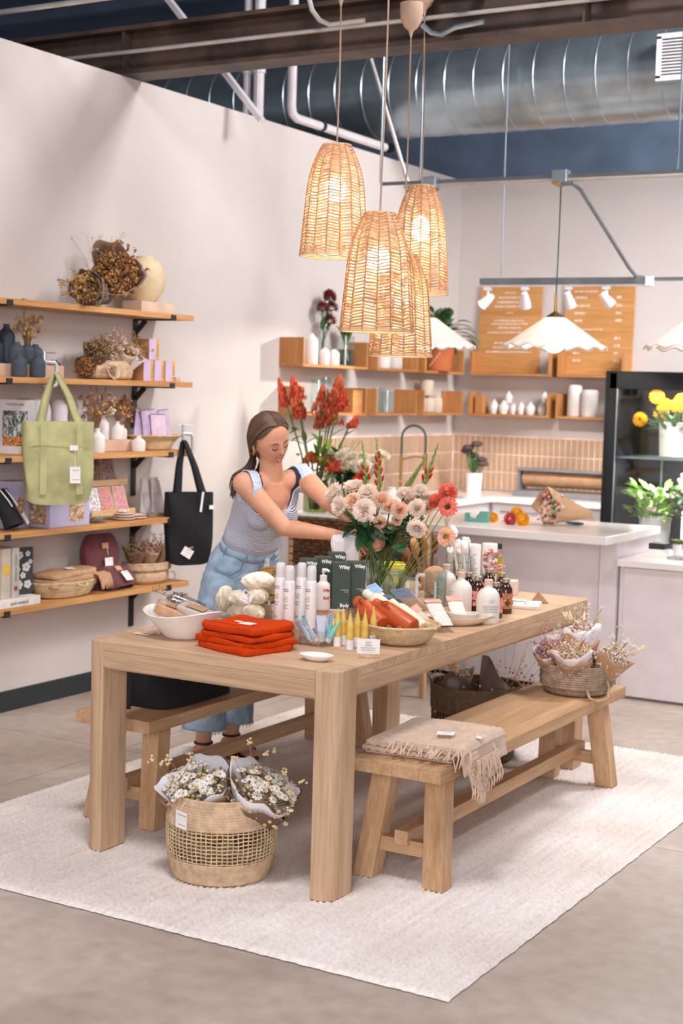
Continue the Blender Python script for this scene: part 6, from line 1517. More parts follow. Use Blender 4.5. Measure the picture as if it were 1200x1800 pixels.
# --- tote bags
def tote(nm, lab, mat, loc, rz, w, h, d, hang, flaps=True, lean=0.0):
    t = thing(nm, lab, 'bag', loc, rz)
    def Pt(u, v):
        a = 2*PI*u; e = .42; c, s = cos(a), sin(a); x = abs(c)**e*(1 if c > 0 else -1); y = abs(s)**e*(1 if s > 0 else -1); k = 1-.10*(1-v)**3+.02*sin(5*a+v*7)
        return w/2*x*k, d/2*y*(.35+.65*sin(PI*min(1, .12+(1-v)*.8)))+.006*sin(v*9+3*x), -h+h*v+.012*(1-v)*cos(2*a)
    MB().grid(Pt, 56, 30, cu=True).add([Pt(i/56, 0) for i in range(56)], [tuple(range(55, -1, -1))]).build('bag_body', mat, t, smooth=180)
    for s in (-1, 1):                                                # two handles meeting at the clamp
        x0, x1 = -w*.25, w*.27; y = s*d*.16; top = Vector((hang[0], hang[1]+s*.006, hang[2]))
        for xx in (x0, x1):
            p = [Vector((xx, y*1.6, -h*.12 if s < 0 else -.02)), Vector((xx, y, .0)), Vector((xx, y, 0)).lerp(top, .5)+Vector((xx*.12, 0, 0)), top+Vector((xx*.1, 0, -.012)), top]
            b = MB(); n = len(p)
            vs = []
            for i, q in enumerate(p): vs += [q+Vector((-.024+.002*i, -.004*i, 0)), q+Vector((.024-.003*i, .004*i, 0))]
            b.add(vs, [(2*i, 2*i+1, 2*i+3, 2*i+2) for i in range(n-1)]); b.build('handle', mat, t, smooth=25, solid=.0022)
    return t
SAGE = M('sage_canvas', (180, 178, 128), .9, .07, 14, .25, 300)
t = tote('green_tote_bag', 'sage green canvas tote bag hanging from the clamp on the second shelf', SAGE, (.345, 5.545, 1.465), .98, .345, .39, .10, (-.015, .0, .235))
for x in (-.085, .092): MB().box((x, -.053, -.18), (.033, .002, .34)).build('front_strap', SAGE, t, smooth=0)
MB().box((.06, -.058, -.125), (.04, .002, .025)).build('woven_label', PAPER, t, smooth=0); MB().box((0, -.056, -.115), (.33*.9, .0018, .004)).build('pocket_seam', SAGE, t, smooth=0)
MB().tube([(.066, -.06, -.135), (.068, -.062, -.19), (.067, -.064, -.215)], .0016, 5).build('string', PAPER, t); card('hang_tag', t, PAPER, .052, .08, TR((.066, -.066, -.255), (PI/2-.06, 0, 0)), 2, seed=4)
t = tote('black_tote_bag', 'black cotton tote bag hanging from the clamp at the end of the third shelf', BLKCLOTH, (.30, 6.68, 1.07), .95, .27, .39, .11, (-.03, .01, .285))
card('hang_tag', t, PAPER, .012, .11, TR((.055, -.06, -.05), (PI/2, .12, 0)), 0); card('side_label', t, PAPER, .03, .022, TR((.115, -.052, -.08), (PI/2, 0, .2)), 0)
t = thing('kraft_hang_tag', 'white tag on a stick in front of the black bag', 'tag', (.30, 6.62, S5+.17), .9); card('card', t, PAPER, .06, .05, TR((.03, -.01, .0), (PI/2, .55, 0)), 3, seed=9); MB().tube([(-.06, .03, -.02), (.06, -.015, .03)], .004, 6).build('stick', SEAL, t)
# --- fourth shelf
t = thing('black_pouch', 'black cloth pouch with white cords leaning on the fourth shelf', 'pouch', (.195, 5.41, S4+.02), .75, rot=(0, -.45, .35))
def Pp2(u, v): a = 2*PI*u; e = .6; c, s = cos(a), sin(a); return .034*(abs(c)**e)*(1 if c > 0 else -1)*(1-.4*v), .078*(abs(s)**e)*(1 if s > 0 else -1)*(1-.1*v), .19*v
MB().grid(Pp2, 36, 12, cu=True).add([Pp2(i/36, 1) for i in range(36)], [tuple(range(36))]).build('pouch_body', BLKCLOTH, t, smooth=180)
for y in (-.035, .03): MB().tube([(.02, y, .185), (.03, y-.005, .16), (.035, y+.01, .12), (.036, y+.02, .09)], .0035, 6).build('cord', PAPER, t)
card('hang_tag', t, PAPER, .04, .06, TR((.045, .06, .02), (PI/2, -.3, PI/2)), 0)
t = thing('lilac_gift_box', 'large lilac box with a gold flower print under the green bag', 'box', (.155, 5.76, S4), 0)
LB = M('lilac_box', (188, 182, 212), .6, .04); MB().box((0, 0, .115), (.17, .30, .23)).build('box', LB, t, smooth=0, bevel=.002)
FP = blotch('gold_flower_print', [(230, 210, 190), (236, 214, 180), (190, 140, 90), (120, 96, 90), (216, 180, 140)], 62, .6)
MB().box((.0856, .05, .075), (.001, .11, .10)).build('flower_picture', FP, t, smooth=0); MB().box((.01, -.1506, .085), (.1, .001, .14)).build('flower_picture', FP, t, smooth=0)
t2 = thing('lilac_gift_box', 'second lilac box set deeper on the shelf, behind the black pouch', 'box', (.075, 5.52, S4), 0); MB().box((0, 0, .115), (.10, .14, .23)).build('box', LB, t2, smooth=0, bevel=.002); MB().box((.0506, 0, .11), (.001, .07, .08)).build('flower_picture', FP, t2, smooth=0)
# card rack
t = thing('card_rack', 'two-step wooden rack of greeting cards on the fourth shelf', 'rack', (.12, 6.19, S4)); RACK = wood('rack_pine', (214, 172, 124), (232, 196, 150), 'Y', .6)
for x, z, l in ((.05, .045, .36), (-.03, .195, .42)):
    MB().box((x, 0, z), (.006, l, .026)).build('front_rail', RACK, t, smooth=0); MB().box((x-.02, 0, z-.015), (.045, l, .005)).build('ledge', RACK, t, smooth=0)
for y in (-.17, .17): MB().bar((.03, y, .0), (-.06, y, .21), .008, .012, up=(0, 1, 0)).build('side', RACK, t, smooth=0)
for x, z in ((.03, .035), (-.052, .185)):
    for k, (y, cols, lab) in enumerate(((-.12, [(196, 120, 130), (236, 214, 206), (120, 80, 90)] if z > .1 else [(236, 226, 222), (236, 226, 222), (150, 150, 170)], 'left'), (-.02, [(70, 56, 60), (150, 110, 90), (90, 70, 70), (196, 170, 150)] if z > .1 else [(120, 150, 190), (200, 90, 90), (226, 150, 120), (86, 110, 150)], 'middle'), (.10, [(90, 80, 90), (130, 150, 180), (196, 140, 120), (60, 60, 70)] if z > .1 else [(214, 120, 100), (236, 170, 120), (170, 140, 170), (220, 90, 70)], 'right'))):
        q = thing('greeting_card', 'printed greeting card, %s in the %s step of the card rack' % (lab, 'upper' if z > .1 else 'lower'), 'card', (.12+x, 6.19+y, S4+z), 0, 'greeting cards in the rack', rot=(0, -.28, 0))
        MB().box((0, 0, .072), (.005, .105, .144)).build('card', M('card_cream', (220, 200, 170), .7), q, smooth=0); MB().box((.003, 0, .072), (.001, .095, .134)).build('printed_face', blotch('card_print_%d_%d' % (k, int(z > .1)), cols, 58, .35), q, smooth=0)
for k, (dy, dz, rr_, lab) in enumerate(((0, 0, .062, 'bottom of the front stack'), (0.003, .0135, .06, 'middle of the front stack'), (-.003, .027, .058, 'top of the front stack'), (.11, 0, .055, 'bottom of the rear stack'), (.108, .0135, .053, 'top of the rear stack'))):
    o = MB().lathe([(0, .001), (rr_*.7, 0), (rr_, .009), (rr_*.98, .012), (rr_*.7, .004), (0, .004)], 28).build('small_plate', M('blush_plate', (222, 200, 186), .5, .04), smooth=50); o.location = (.19, 6.25+dy, S4+dz); tag(o, 'small blush plate, %s on the fourth shelf' % lab, 'plate', 'small plates on the fourth shelf')
t = thing('soap_wrap', 'pale wrapped soap lying on the small plates', 'soap', (.19, 6.25, S4+.044), .3); MB().box((0, 0, .006), (.04, .06, .012)).build('soap', PAPER, t, smooth=0, bevel=.003); MB().box((0, 0, .0063), (.0405, .014, .0125)).build('band', RIS, t, smooth=0)
t = thing('shell_dish', 'clear dish of grey dried bits at the shelf edge under the green bag', 'dish', (.19, 6.02, S4)); MB().lathe([(0, 0), (.05, 0), (.06, .03), (.058, .03), (.048, .004), (0, .004)], 28).build('dish', CLEAR, t); blooms('dried_bits', t, PAL['grey'], random.Random(2), 70, .008, .03, .045, .008)
for i, (y, w, h, rx_, m, lab) in enumerate(((6.53, .095, .19, -.16, 1, 'grey printed pack leaning left at the right end of the fourth shelf'), (6.60, .06, .2, .0, 2, 'tall pale grey pack upright in the middle of the three'), (6.66, .085, .175, .2, 3, 'grey printed pack leaning right behind the black bag'))):
    q = thing('grey_pack', lab, 'pack', (.12+.02*(i == 1), y, S4+.012), 0, 'grey packs on the fourth shelf', rot=(rx_, -.12, 0)); MB().box((0, 0, h/2), (.012, w, h)).build('pack', M('grey_card', (190, 180, 176), .6), q, smooth=0, bevel=.003)
    MB().box((.0066, 0, h*.5), (.001, w*.9, h*.9)).build('printed_face', M('grey_print_%d' % m, (178, 168, 166), .45, .16, 14), q, smooth=0)
t = thing('dark_tray', 'low dark tray under the grey packs on the fourth shelf', 'tray', (.13, 6.60, S4)); MB().box((0, 0, .005), (.12, .26, .009)).build('tray', M('taupe_tray', (140, 118, 104), .7), t, smooth=0, bevel=.003); MB().box((.058, 0, .012), (.004, .26, .012)).build('lip', MATS['taupe_tray'], t, smooth=0)
# --- lowest shelf
t = printed_book('flat_book', 'white book lying flat with a grey title on its spine, lowest shelf', 'book', (.14, 5.40, S5), (.2, .30, .042), M('white_cover', (228, 222, 216), .6)); text('quick weekend', .026, INK, t, (.1008, .0, .021), RYX, 'CENTER', sx=.8)
t = printed_book('grey_book', 'thick grey book with a red dot on its spine, standing on the flat book', 'book', (.14, 5.40, S5+.0425), (.15, .05, .24), M('grey_cover', (186, 180, 172), .6)); text('GOOD THINGS', .024, M('dim_ink', (128, 124, 118), .6), t, (.0758, .0, .145), (PI/2, PI/2, PI/2), 'CENTER', sx=.8); MB().lathe([(0, 0), (.012, 0), (.012, .001), (0, .001)], 20, MT((.0756, 0, .045), (0, 1, 0), (0, 0, 1))).build('red_dot', M('brick_dot', (150, 70, 50), .6), t)
t = printed_book('yellow_book', 'book with a yellow circle, cut by the left edge of the photo', 'book', (.14, 5.335, S5+.0425), (.15, .06, .24), M('beige_cover', (196, 184, 168), .6)); MB().lathe([(0, 0), (.026, 0), (.026, .001), (0, .001)], 24, MT((.0756, 0, .14), (0, 1, 0), (0, 0, 1))).build('yellow_circle', M('yellow_dot', (222, 178, 60), .6), t)
t = thing('floral_book', 'dark book with white painted flowers, standing behind the knit basket', 'book', (.16, 5.50, S5+.0425), -.15); MB().box((0, .0, .115), (.02, .125, .23)).build('cover', M('dark_cover', (54, 58, 62), .6), t, smooth=0)
b = MB(); rr = random.Random(3)
for y, z, s in ((-.02, .195, .022), (.03, .2, .016), (.02, .135, .026), (-.03, .125, .015), (-.025, .05, .026), (.03, .05, .024), (.0, .095, .018), (.045, .16, .014)):
    for k in range(5): a = k*1.257+s*100; c, q = (y+cos(a)*s*.55, z+sin(a)*s*.55), s*.5; b.prism([(c[0]+q*cos(j*PI/3), c[1]+q*.8*sin(j*PI/3)) for j in range(6)], .0, .0006, MT((.0103+.0001*k, 0, 0), (0, 1, 0), (0, 0, 1)))
b.build('flower_print', M('white_print_flower', (206, 204, 198), .6), t, smooth=0)
t = thing('knit_basket', 'low palm leaf basket holding a folded brown knit, lowest shelf', 'basket', (.145, 5.83, S5), 0); basket(t, [(.0, .003), (.09, .002), (.105, .01), (.125, .05), (.135, .08)], SEAL, 11, 50, .003, rim=(.135, .081, .0045)); t.scale = (.86, 1.6, 1)
MB().tube([(.137, -.02, .075), (.155, -.018, .07), (.16, 0, .062), (.155, .018, .07), (.137, .02, .075)], .0045, 6).build('handle', SEAL, t)
TANK = M('tan_knit', (188, 148, 112), .95, .08, 40, .5, 160)
o = folded(.2, .36, .075, 3, random.Random(4), tilt=.15, wob=.01).build('tan_knit_blanket', TANK, smooth=60); o.location = (.14, 5.83, S5+.055); tag(o, 'folded tan knit blanket lying in the palm leaf basket', 'blanket'); card('care_label', o, PAPER, .05, .04, MT((.04, .0, .09), (.2, 1, 0), (-1, .2, .1)), 2, seed=3)
b = MB(); rr = random.Random(6)
for k in range(12): p = Vector((.09, .12+.008*k, .06)); b.tube([p, p+Vector((.03, .015, -.01)), p+Vector((.045, .02, -.05)), p+Vector((.045, .02+rr.uniform(-.01, .01), -.085))], [.003, .005, .004, .002], 6)
b.build('fringe', TANK, o)['kind'] = 'stuff'
MAR = M('maroon_quilt', (98, 42, 48), .85, .1, 20, .2, 160, sheen=.2)
def quilt(loc, rot, w, h, d, lab, tl):
    t = thing('maroon_pouch', lab, 'pouch', loc, 0, 'maroon pouches on the lowest shelf', rot=rot)
    def Pq(u, v):
        a = 2*PI*u; e = .5; c, s = cos(a), sin(a); k = sin(PI*min(1, max(0, .06+.88*v)))**.3; x = (abs(c)**e)*(1 if c > 0 else -1); y = (abs(s)**.6)*(1 if s > 0 else -1); return d/2*x*k*(1+.05*sin(y*6)), w/2*y*k, h*v
    MB().grid(Pq, 44, 18, cu=True).build('pouch_body', MAR, t, smooth=180); MB().box((d/2+.004, 0, h*.72), (.004, .05, .028)).build('leather_patch', M('tan_patch', (204, 158, 116), .7), t, smooth=0)
    MB().tube([(d/2+.008, .01, h*.66), (d/2+.012, .012, h*.5)], .0014, 5).build('string', PAPER, t); card('hang_tag', t, PAPER, .065, .06, TR((d/2+.014, .012, h*.3), (PI/2, 0, PI/2)), 2, seed=tl, ink=M('red_ink', (190, 120, 120), .8))
quilt((.11, 6.17, S5+.065), (0, -.1, 0), .29, .225, .07, 'maroon quilted pouch standing upright at the back', 1)
quilt((.215, 6.30, S5+.012), (0, -1.15, 0), .22, .19, .07, 'maroon quilted pouch lying in front, sloping toward the viewer', 2) if 0 else quilt((.225, 6.22, S5+.008), (0, -.75, .1), .28, .14, .075, 'maroon quilted pouch lying in front, sloping toward the viewer', 2)
block('low block under the upright maroon pouch', (.09, 6.16, S5), (.12, .24, .062), 0, M('maroon_block', (88, 44, 48), .8))
t = thing('belly_basket', 'seagrass belly basket of small cone bouquets at the right of the lowest shelf', 'basket', (.135, 6.53, S5)); basket(t, [(.0, .003), (.085, .002), (.105, .02), (.108, .055), (.100, .068)], SEA, 8, 44, .0035, 'lower_wall', .005); basket(t, [(.100, .069), (.118, .078), (.12, .112)], SEA, 5, 44, .0035, 'folded_top', .005, rim=(.12, .113, .005)); t.scale = (.92, 1.3, 1)
MB().tube([(.105, .07, .06), (.125, .075, .055), (.128, .08, .03), (.112, .075, .015)], .005, 6).build('handle', SEA, t)
for i, (dy, ro, m, pl, lab) in enumerate(((-.1, (.25, .1, 0), BROWNW, ['olive', 'olive'], 'brown cone bouquet in dark paper at the left in the belly basket'), (-.0, (.0, .12, 0), KRAFT, ['blush', 'pink'], 'pink-flowered cone bouquet in the middle of the belly basket'), (.08, (-.3, .14, 0), KRAFT, ['blush', 'ochre'], 'cream cone bouquet leaning right in the belly basket'))):
    dried_bouquet('cone_bouquet', lab, (.14, 6.53+dy, S5+.05), ro, .2, .06, m, pl, 95+i, None, 50, .0075, 'cone bouquets in the belly basket', .2, 8, .0012, 1.2, .018)

# ================================================================ things on the box shelves
def bottle_shape(R1, H, kind):
    if kind == 'round': return [(0, 0), (R1*.9, 0), (R1, .006), (R1, H*.72), (R1*.88, H*.84), (R1*.5, H*.92), (R1*.38, H*.95), (R1*.42, H), (R1*.3, H), (0, H*.9)]
    if kind == 'tall': return [(0, 0), (R1*.92, 0), (R1, .006), (R1*.98, H*.9), (R1*.9, H*.97), (R1*.7, H), (R1*.6, H), (0, H*.96)]
    return [(0, 0), (R1*.7, 0), (R1, H*.35), (R1*.95, H*.6), (R1*.5, H*.82), (R1*.3, H*.9), (R1*.36, H), (R1*.26, H), (0, H*.9)]
def pot(nm, p, R1, H, kind, mat, lab, grp, cat='vase'):
    o = MB().lathe(bottle_shape(R1, H, kind), 24).build(nm, mat, smooth=50); o.location = p; return tag(o, lab, cat, grp)
ZU, ZL = 1.793+.0185, 1.485+.0185
def yx(px): return px
for y, R1, H, x, lab in ((8.30, .045, .20, .07, 'tall white bottle vase at the back of the upper left box shelf'), (8.37, .034, .11, .13, 'small white bottle vase at the left of the upper left box shelf'), (8.50, .04, .105, .12, 'squat white bottle vase in the middle of the upper left box shelf')):
    pot('white_vase', (x, y, ZU), R1, H, 'round', MATTE, lab, 'white vases on the upper left box shelf')
def cyl_vase(p, R1, H, lab, water=None, grp=None):
    t = thing('clear_vase', lab, 'vase', p, 0, grp); MB().lathe([(0, 0), (R1*.95, 0), (R1, .004), (R1, H), (R1-.003, H), (R1-.003, .006), (0, .006)], 28).build('glass', CLEAR, t)
    if water: MB().lathe([(0, .007), (R1-.004, .007), (R1-.004, H*water[1]), (0, H*water[1])], 24).build('water', glass('green_water_%d' % water[0][0], water[0], .03, 1.2), t)
    return t
cyl_vase((.11, 8.68, ZU), .058, .20, 'clear vase of greenish water and stems on the upper left box shelf', ((176, 176, 110), .55))
t = thing('cut_greenery', 'bunch of bare green stems in the greenish vase', 'stems', (.11, 8.68, ZU+.01)); rr = random.Random(1); b = MB()
for k in range(9): a = k*.7; b.tube([(.03*cos(a), .03*sin(a), 0), (0, 0, .12), (-.05*cos(a), -.05*sin(a), .24)], .004, 6)
b.build('stems', STEM, t); b = MB()
for k in range(14): a = k*1.9; b.leaf((.0, 0, .16), (cos(a)*.5, sin(a)*.5, 1), .12, .04)
b.build('leaves', LEAFD, t, smooth=180)
cyl_vase((.07, 8.43, ZU), .022, .22, 'slim clear vase holding dark red flowers')
t = thing('red_chrysanthemums', 'dark red flower heads rising from a slim clear vase, left of the rattan lamps', 'flowers', (.07, 8.43, ZU+.02)); rr = random.Random(2)
for k, (dy, dz, dx) in enumerate(((-.03, .35, .02), (.06, .42, .02), (.0, .43, .05), (.12, .36, .0), (.03, .27, .04))):
    b = MB(); pompon(b, .048, rr, 70, (dx, dy, dz)); b.build('flower_head', PAL['maroon'], t, smooth=180)
b = MB()
for k, (dy, dz, dx) in enumerate(((-.03, .35, .02), (.06, .42, .02), (.0, .43, .05), (.12, .36, .0), (.03, .27, .04))): b.tube([(0, 0, 0), (dx*.3, dy*.3, dz*.5), (dx, dy, dz-.02)], .003, 5); b.leaf((dx*.5, dy*.5, dz*.6), (dx+.1, dy*4, .6), .09, .035)
b.build('stems', LEAFD, t)
for y, R1, H, lab in ((9.19, .06, .125, 'wide white canister, left one on the middle upper box shelf'), (9.36, .062, .12, 'wide white canister, right one on the middle upper box shelf')): pot('white_canister', (.11, y, ZU), R1, H, 'tall', MATTE, lab, 'white canisters on the middle upper box shelf', 'canister')
o = MB().box((0, 0, .07), (.12, .03, .14)).build('yellow_book', M('yellow_cover', (216, 200, 96), .6), smooth=0, bevel=.002); o.location = (.10, 9.755, ZU); tag(o, 'thin yellow-green book at the left of the terracotta pot', 'book')
t = thing('potted_plant', 'bushy green plant in a terracotta pot on the corner of the upper box shelf', 'plant', (.135, 9.99, ZU)); TERRA = M('terracotta', (190, 104, 62), .8, .08)
MB().lathe([(0, 0), (.105, 0), (.112, .01), (.126, .16), (.13, .172), (.12, .172), (.115, .15), (0, .15)], 32).build('pot', TERRA, t); o = MB().bar((-.0, -.132, .03), (.08, -.105, .14), .012, .006).build('leather_strap', M('pale_strap', (214, 164, 140), .7), t, smooth=0)
rr = random.Random(5); b = MB(); s = MB()
for k in range(95):
    a = rr.uniform(0, 6.28); e = rr.uniform(.15, 1.35); L = rr.uniform(.10, .30); d = Vector((cos(a)*cos(e), sin(a)*cos(e), sin(e))); d.x = max(d.x, -.35); p = Vector((0, 0, .17))+d*L; p.x = max(p.x, -.1); p.x *= .75
    s.tube([(0, 0, .15), tuple(Vector((0, 0, .17)).lerp(p, .5)+Vector((0, 0, .03))), tuple(p)], .0025, 5)
    b.leaf(p, d+Vector((rr.uniform(-.6, .6), rr.uniform(-.6, .6), rr.uniform(-.5, .1))), rr.uniform(.08, .13), rr.uniform(.05, .08), .5)
b.v = [(max(v[0], -.12), v[1], v[2]) for v in b.v]
b.build('leaves', palette('mid_leaf', [(74, 112, 72), (92, 130, 82), (66, 100, 66), (110, 142, 92)], .5), t, smooth=180); s.build('stems', STEM, t)
for y, R1, H, lab in ((8.36, .05, .21, 'tall clear cylinder vase at the left of the lower left box shelf'), (8.45, .035, .23, 'slim clear vase on the lower left box shelf'), (8.56, .06, .13, 'short clear vase on the lower left box shelf')): cyl_vase((.10, y, ZL), R1, H, lab, None, 'clear vases on the lower box shelves')
block('solid oak block in the lower left box shelf', (.10, 8.755, ZL), (.14, .13, .15), 0, BOXW[1], 'oak_block')
for y, R1, H, lab in ((9.15, .055, .17, 'clear cylinder vase, left one on the middle lower box shelf'), (9.30, .05, .15, 'clear cylinder vase, right one on the middle lower box shelf')): cyl_vase((.10, y, ZL), R1, H, lab, None, 'clear vases on the lower box shelves')
BEI = M('beige_ceramic', (214, 196, 176), .7, .05)
for y, z, R1, H, lab in ((9.79, 0, .05, .13, 'beige vase at the left of the group near the shelf corner'), (9.93, 0, .056, .125, 'beige vase in the middle under the stacked one'), (10.06, 0, .05, .13, 'beige vase at the right of the group near the shelf corner'), (9.90, .126, .052, .115, 'beige vase stacked on top of the other beige vases')): pot('beige_vase', (.10, y, ZL+z), R1, H, 'round' if z == 0 else 'tall', BEI, lab, 'beige vases near the shelf corner')
def bx_(px): return None
YB = 10.50
for x, z, R1, H, lab in ((.375, 0, .038, .11, 'white jar at the left end of the row on the lower back shelf'), (.455, 0, .042, .105, 'second white jar from the left on the lower back shelf'), (.485, .085, .034, .09, 'white jar perched on top of the second and third jars'), (.535, 0, .030, .085, 'third small jar from the left on the lower back shelf'), (.60, 0, .036, .095, 'white jar in the middle of the row on the lower back shelf'), (.675, 0, .042, .10, 'fifth white jar from the left on the lower back shelf'), (.77, 0, .034, .095, 'last white jar at the right end of the row on the lower back shelf'), (.78, .094, .032, .085, 'white jar stacked on the last one at the right')):
    pot('white_jar', (x, YB if z == 0 else YB+.02, ZL+z), R1, H, 'jar' if z == 0 else 'jar', MATTE, lab, 'white jars on the lower back shelf')
pot('tall_vase', (1.03, 10.50, ZL), .055, .235, 'tall', MATTE, 'taller white cylinder vase on the right lower back shelf', 'tall white vases'); pot('tall_vase', (1.155, 10.48, ZL), .062, .20, 'tall', MATTE, 'wider white vase beside the taller one on the right lower back shelf', 'tall white vases')
for x, z, lab in ((.27, ZL, 'oak block at the corner end of the lower back shelf'),): block(lab, (x, 10.50, z), (.07, .1, .13), 0, BOXW[2], 'oak_block')
# ================================================================ back counter
CT = .9105
t = thing('paper_cutter', 'grey steel paper cutter with a large roll of brown kraft paper on the back counter', 'paper roll', (1.10, 10.33, CT)); GST_ = M('grey_enamel', (126, 126, 130), .5, .06)
MB().box((0, 0, .02), (.82, .30, .04)).build('base', GST_, t, smooth=0, bevel=.004)
for s in (-1, 1): MB().box((s*.40, 0, .10), (.02, .12, .2)).build('side_arm', GST_, t, smooth=0, bevel=.003)
MB().tube([(-.38, .02, .125), (.38, .02, .125)], .062, 28).build('paper_roll', KRAFT, t, smooth=40); MB().tube([(-.4, .02, .125), (.4, .02, .125)], .016, 12).build('core', GST_, t); MB().box((0, -.05, .195), (.82, .05, .022)).build('cutter_bar', GST_, t, smooth=0, bevel=.003)
t = thing('potted_succulent', 'small dark plant in a white pot on the back counter by the tiles', 'plant', (.36, 10.22, CT)); MB().lathe(cup_prof(.055, .066, .15), 28).build('pot', WHITE, t); b = MB(); c = MB()
for k in range(6): a = k*1.05; p = Vector((.07*cos(a), .05*sin(a), .22+.03*k)); b.tube([(0, 0, .13), p*.6, p], .005, 6); c.ell(p, (.05, .045, .022), 8, 6)
b.build('stems', STEM, t); c.build('dark_heads', PAL['maroon'] if 0 else M('plum_leaf', (84, 70, 66), .7, .1), t); MB().leaf((0, 0, .15), (-.2, .1, 1), .2, .05).leaf((0, 0, .15), (.2, -.3, 1), .12, .05).build('leaves', LEAFD, t, smooth=180)
t = thing('gooseneck_faucet', 'tall green and brass gooseneck tap over the counter sink', 'tap', (.16, 9.42, CT)); CORD2 = M('green_hose', (58, 84, 74), .4, .06, metal=.4)
MB().lathe([(.03, 0), (.03, .01), (.016, .02), (.016, .06), (0, .06)], 20).build('base', BRASS, t); MB().tube([(0, 0, .05), (0, 0, .3)], .010, 10).build('riser', BRASS, t)
ar = [(0, 0, .28)] + [(.085-.085*cos(a), .02*(1-cos(a)), .42+.085*sin(a)) for a in [PI*k/10 for k in range(11)]] + [(.17, .04, .30)]; MB().tube(ar, .008, 10).build('hose', CORD2, t); MB().tube([(.17, .04, .31), (.17, .04, .26), (.17, .04, .20)], [.012, .016, .014], 12).build('spray_head', BRASS, t); MB().tube([(0, 0, .26), (.1, .02, .285), (.17, .04, .28)], .005, 8).build('docking_arm', BRASS, t); MB().tube([(0, -.02, .09), (.03, -.06, .11)], .006, 8).build('lever', BRASS, t)
t = thing('counter_sink', 'steel sink sunk in the worktop under the gooseneck tap', 'sink', (.36, 9.42, CT)); MB().box((0, 0, .0015), (.36, .5, .003)).build('rim', GALV, t, smooth=0); MB().box((0, 0, .0032), (.32, .46, .001)).build('bowl', M('dark_steel', (90, 94, 96), .35, metal=.8), t, smooth=0)
# ================================================================ bar counter
BT = .9130
t = thing('wrapped_bouquet', 'mixed bouquet in brown paper lying on the bar', 'bouquet', (2.10, 8.10, BT+.065), 0, rot=Vector((-.80, -.55, .16)).to_track_quat('Z', 'Y').to_euler()); rr = random.Random(77)
wrap('paper_wrap', t, M('kraft_light', (196, 160, 126), .8, .06), .26, .022, .105, rr, .3, 2.6, .0014); blooms('cream_flowers', t, PAL['blush'], rr, 60, .19, .29, .085, .024); blooms('pink_flowers', t, PAL['pink'], rr, 40, .19, .30, .085, .022)
b = MB()
for k in range(26): a = rr.uniform(0, 6.28); q = .07*sqrt(rr.random()); b.leaf((q*cos(a), q*sin(a), .2), (cos(a)*.6, sin(a)*.6, 1), .08, .03)
b.build('leaves', LEAFL, t, smooth=180)
for nm, p, rd, pal, lab in (('ranunculus', (1.780,7.860,0.891), .036, 'yellow', 'large yellow flower lying in front of the wrapped bouquet on the bar'), ('ranunculus', (1.557,7.950,0.929), .027, 'yellow', 'yellow flower lying apart at the left on the bar'), ('chrysanthemum', (1.703,7.860,0.892), .034, 'red', 'raspberry pink flower beside the yellow one on the bar'), ('ranunculus', (1.711,7.930,0.987), .034, 'yellow', 'yellow flower showing at the top of the bouquet on the bar')):
    t = thing(nm, lab, 'flower', p, 0, 'loose flowers on the bar'); t.location.z = max(t.location.z, BT+rd*.9) if rd != .034 or pal != 'yellow' else BT+.06
    b = MB(); pompon(b, rd*1.1, random.Random(3), 90); q = Vector((.3, -.9, .35)).to_track_quat('Z', 'Y').to_euler(); o = b.build('bloom', PAL[pal] if pal != 'red' else palette('raspberry', [(206, 76, 84), (190, 62, 74), (216, 96, 98)], .6), t, smooth=180); o.rotation_euler = q
    MB().tube([(0, 0, 0), (-.02, .04, -rd*.3), (-.03, .12, -rd*.6)], .003, 6).build('stem', STEM, t); MB().leaf((-.01, .02, -rd*.5), (-1, .3, .1), .07, .025).build('leaf', LEAFL, t, smooth=180)
t = thing('tape_dispenser', 'teal tape dispenser on the bar behind the roses', 'tape dispenser', (*(1.489,7.872), BT), .1); TEAL = M('teal_plastic', (96, 158, 146), .5, .05)
MB().prism([(-.07, 0), (.07, 0), (.07, .062), (.02, .062), (.01, .022), (-.045, .022), (-.05, .05), (-.07, .05)], -.022, .022, TR(rot=(PI/2, 0, 0))).build('body', TEAL, t, smooth=0, bevel=.003); MB().tube([(-.018, -.012, .04), (-.018, .012, .04)], .024, 20).build('tape_roll', PAPER, t, smooth=40)
t = thing('secateurs', 'dark teal handled snips lying at the right on the bar', 'snips', (*(1.945,8.155), BT+.008), -.2); MB().tube([(-.02, 0, 0), (.05, .012, 0), (.09, .01, 0)], [.006, .008, .005], 8).tube([(-.02, 0, 0), (.05, -.012, 0), (.09, -.01, 0)], [.006, .008, .005], 8).build('handles', M('dark_teal', (30, 74, 80), .5), t); MB().box((-.05, 0, 0), (.06, .012, .004)).build('blades', GALV, t, smooth=0)
t = thing('cut_greens', 'small heap of cut green leaves beside the snips', 'leaves', (*(1.800,8.320), BT)); b = MB(); rr = random.Random(4)
for k in range(14): a = rr.uniform(0, 6); b.leaf((rr.uniform(-.04, .04), rr.uniform(-.03, .03), .004+.002*k), (cos(a), sin(a), .15), .06, .018)
b.build('leaves', LEAFL, t, smooth=180)
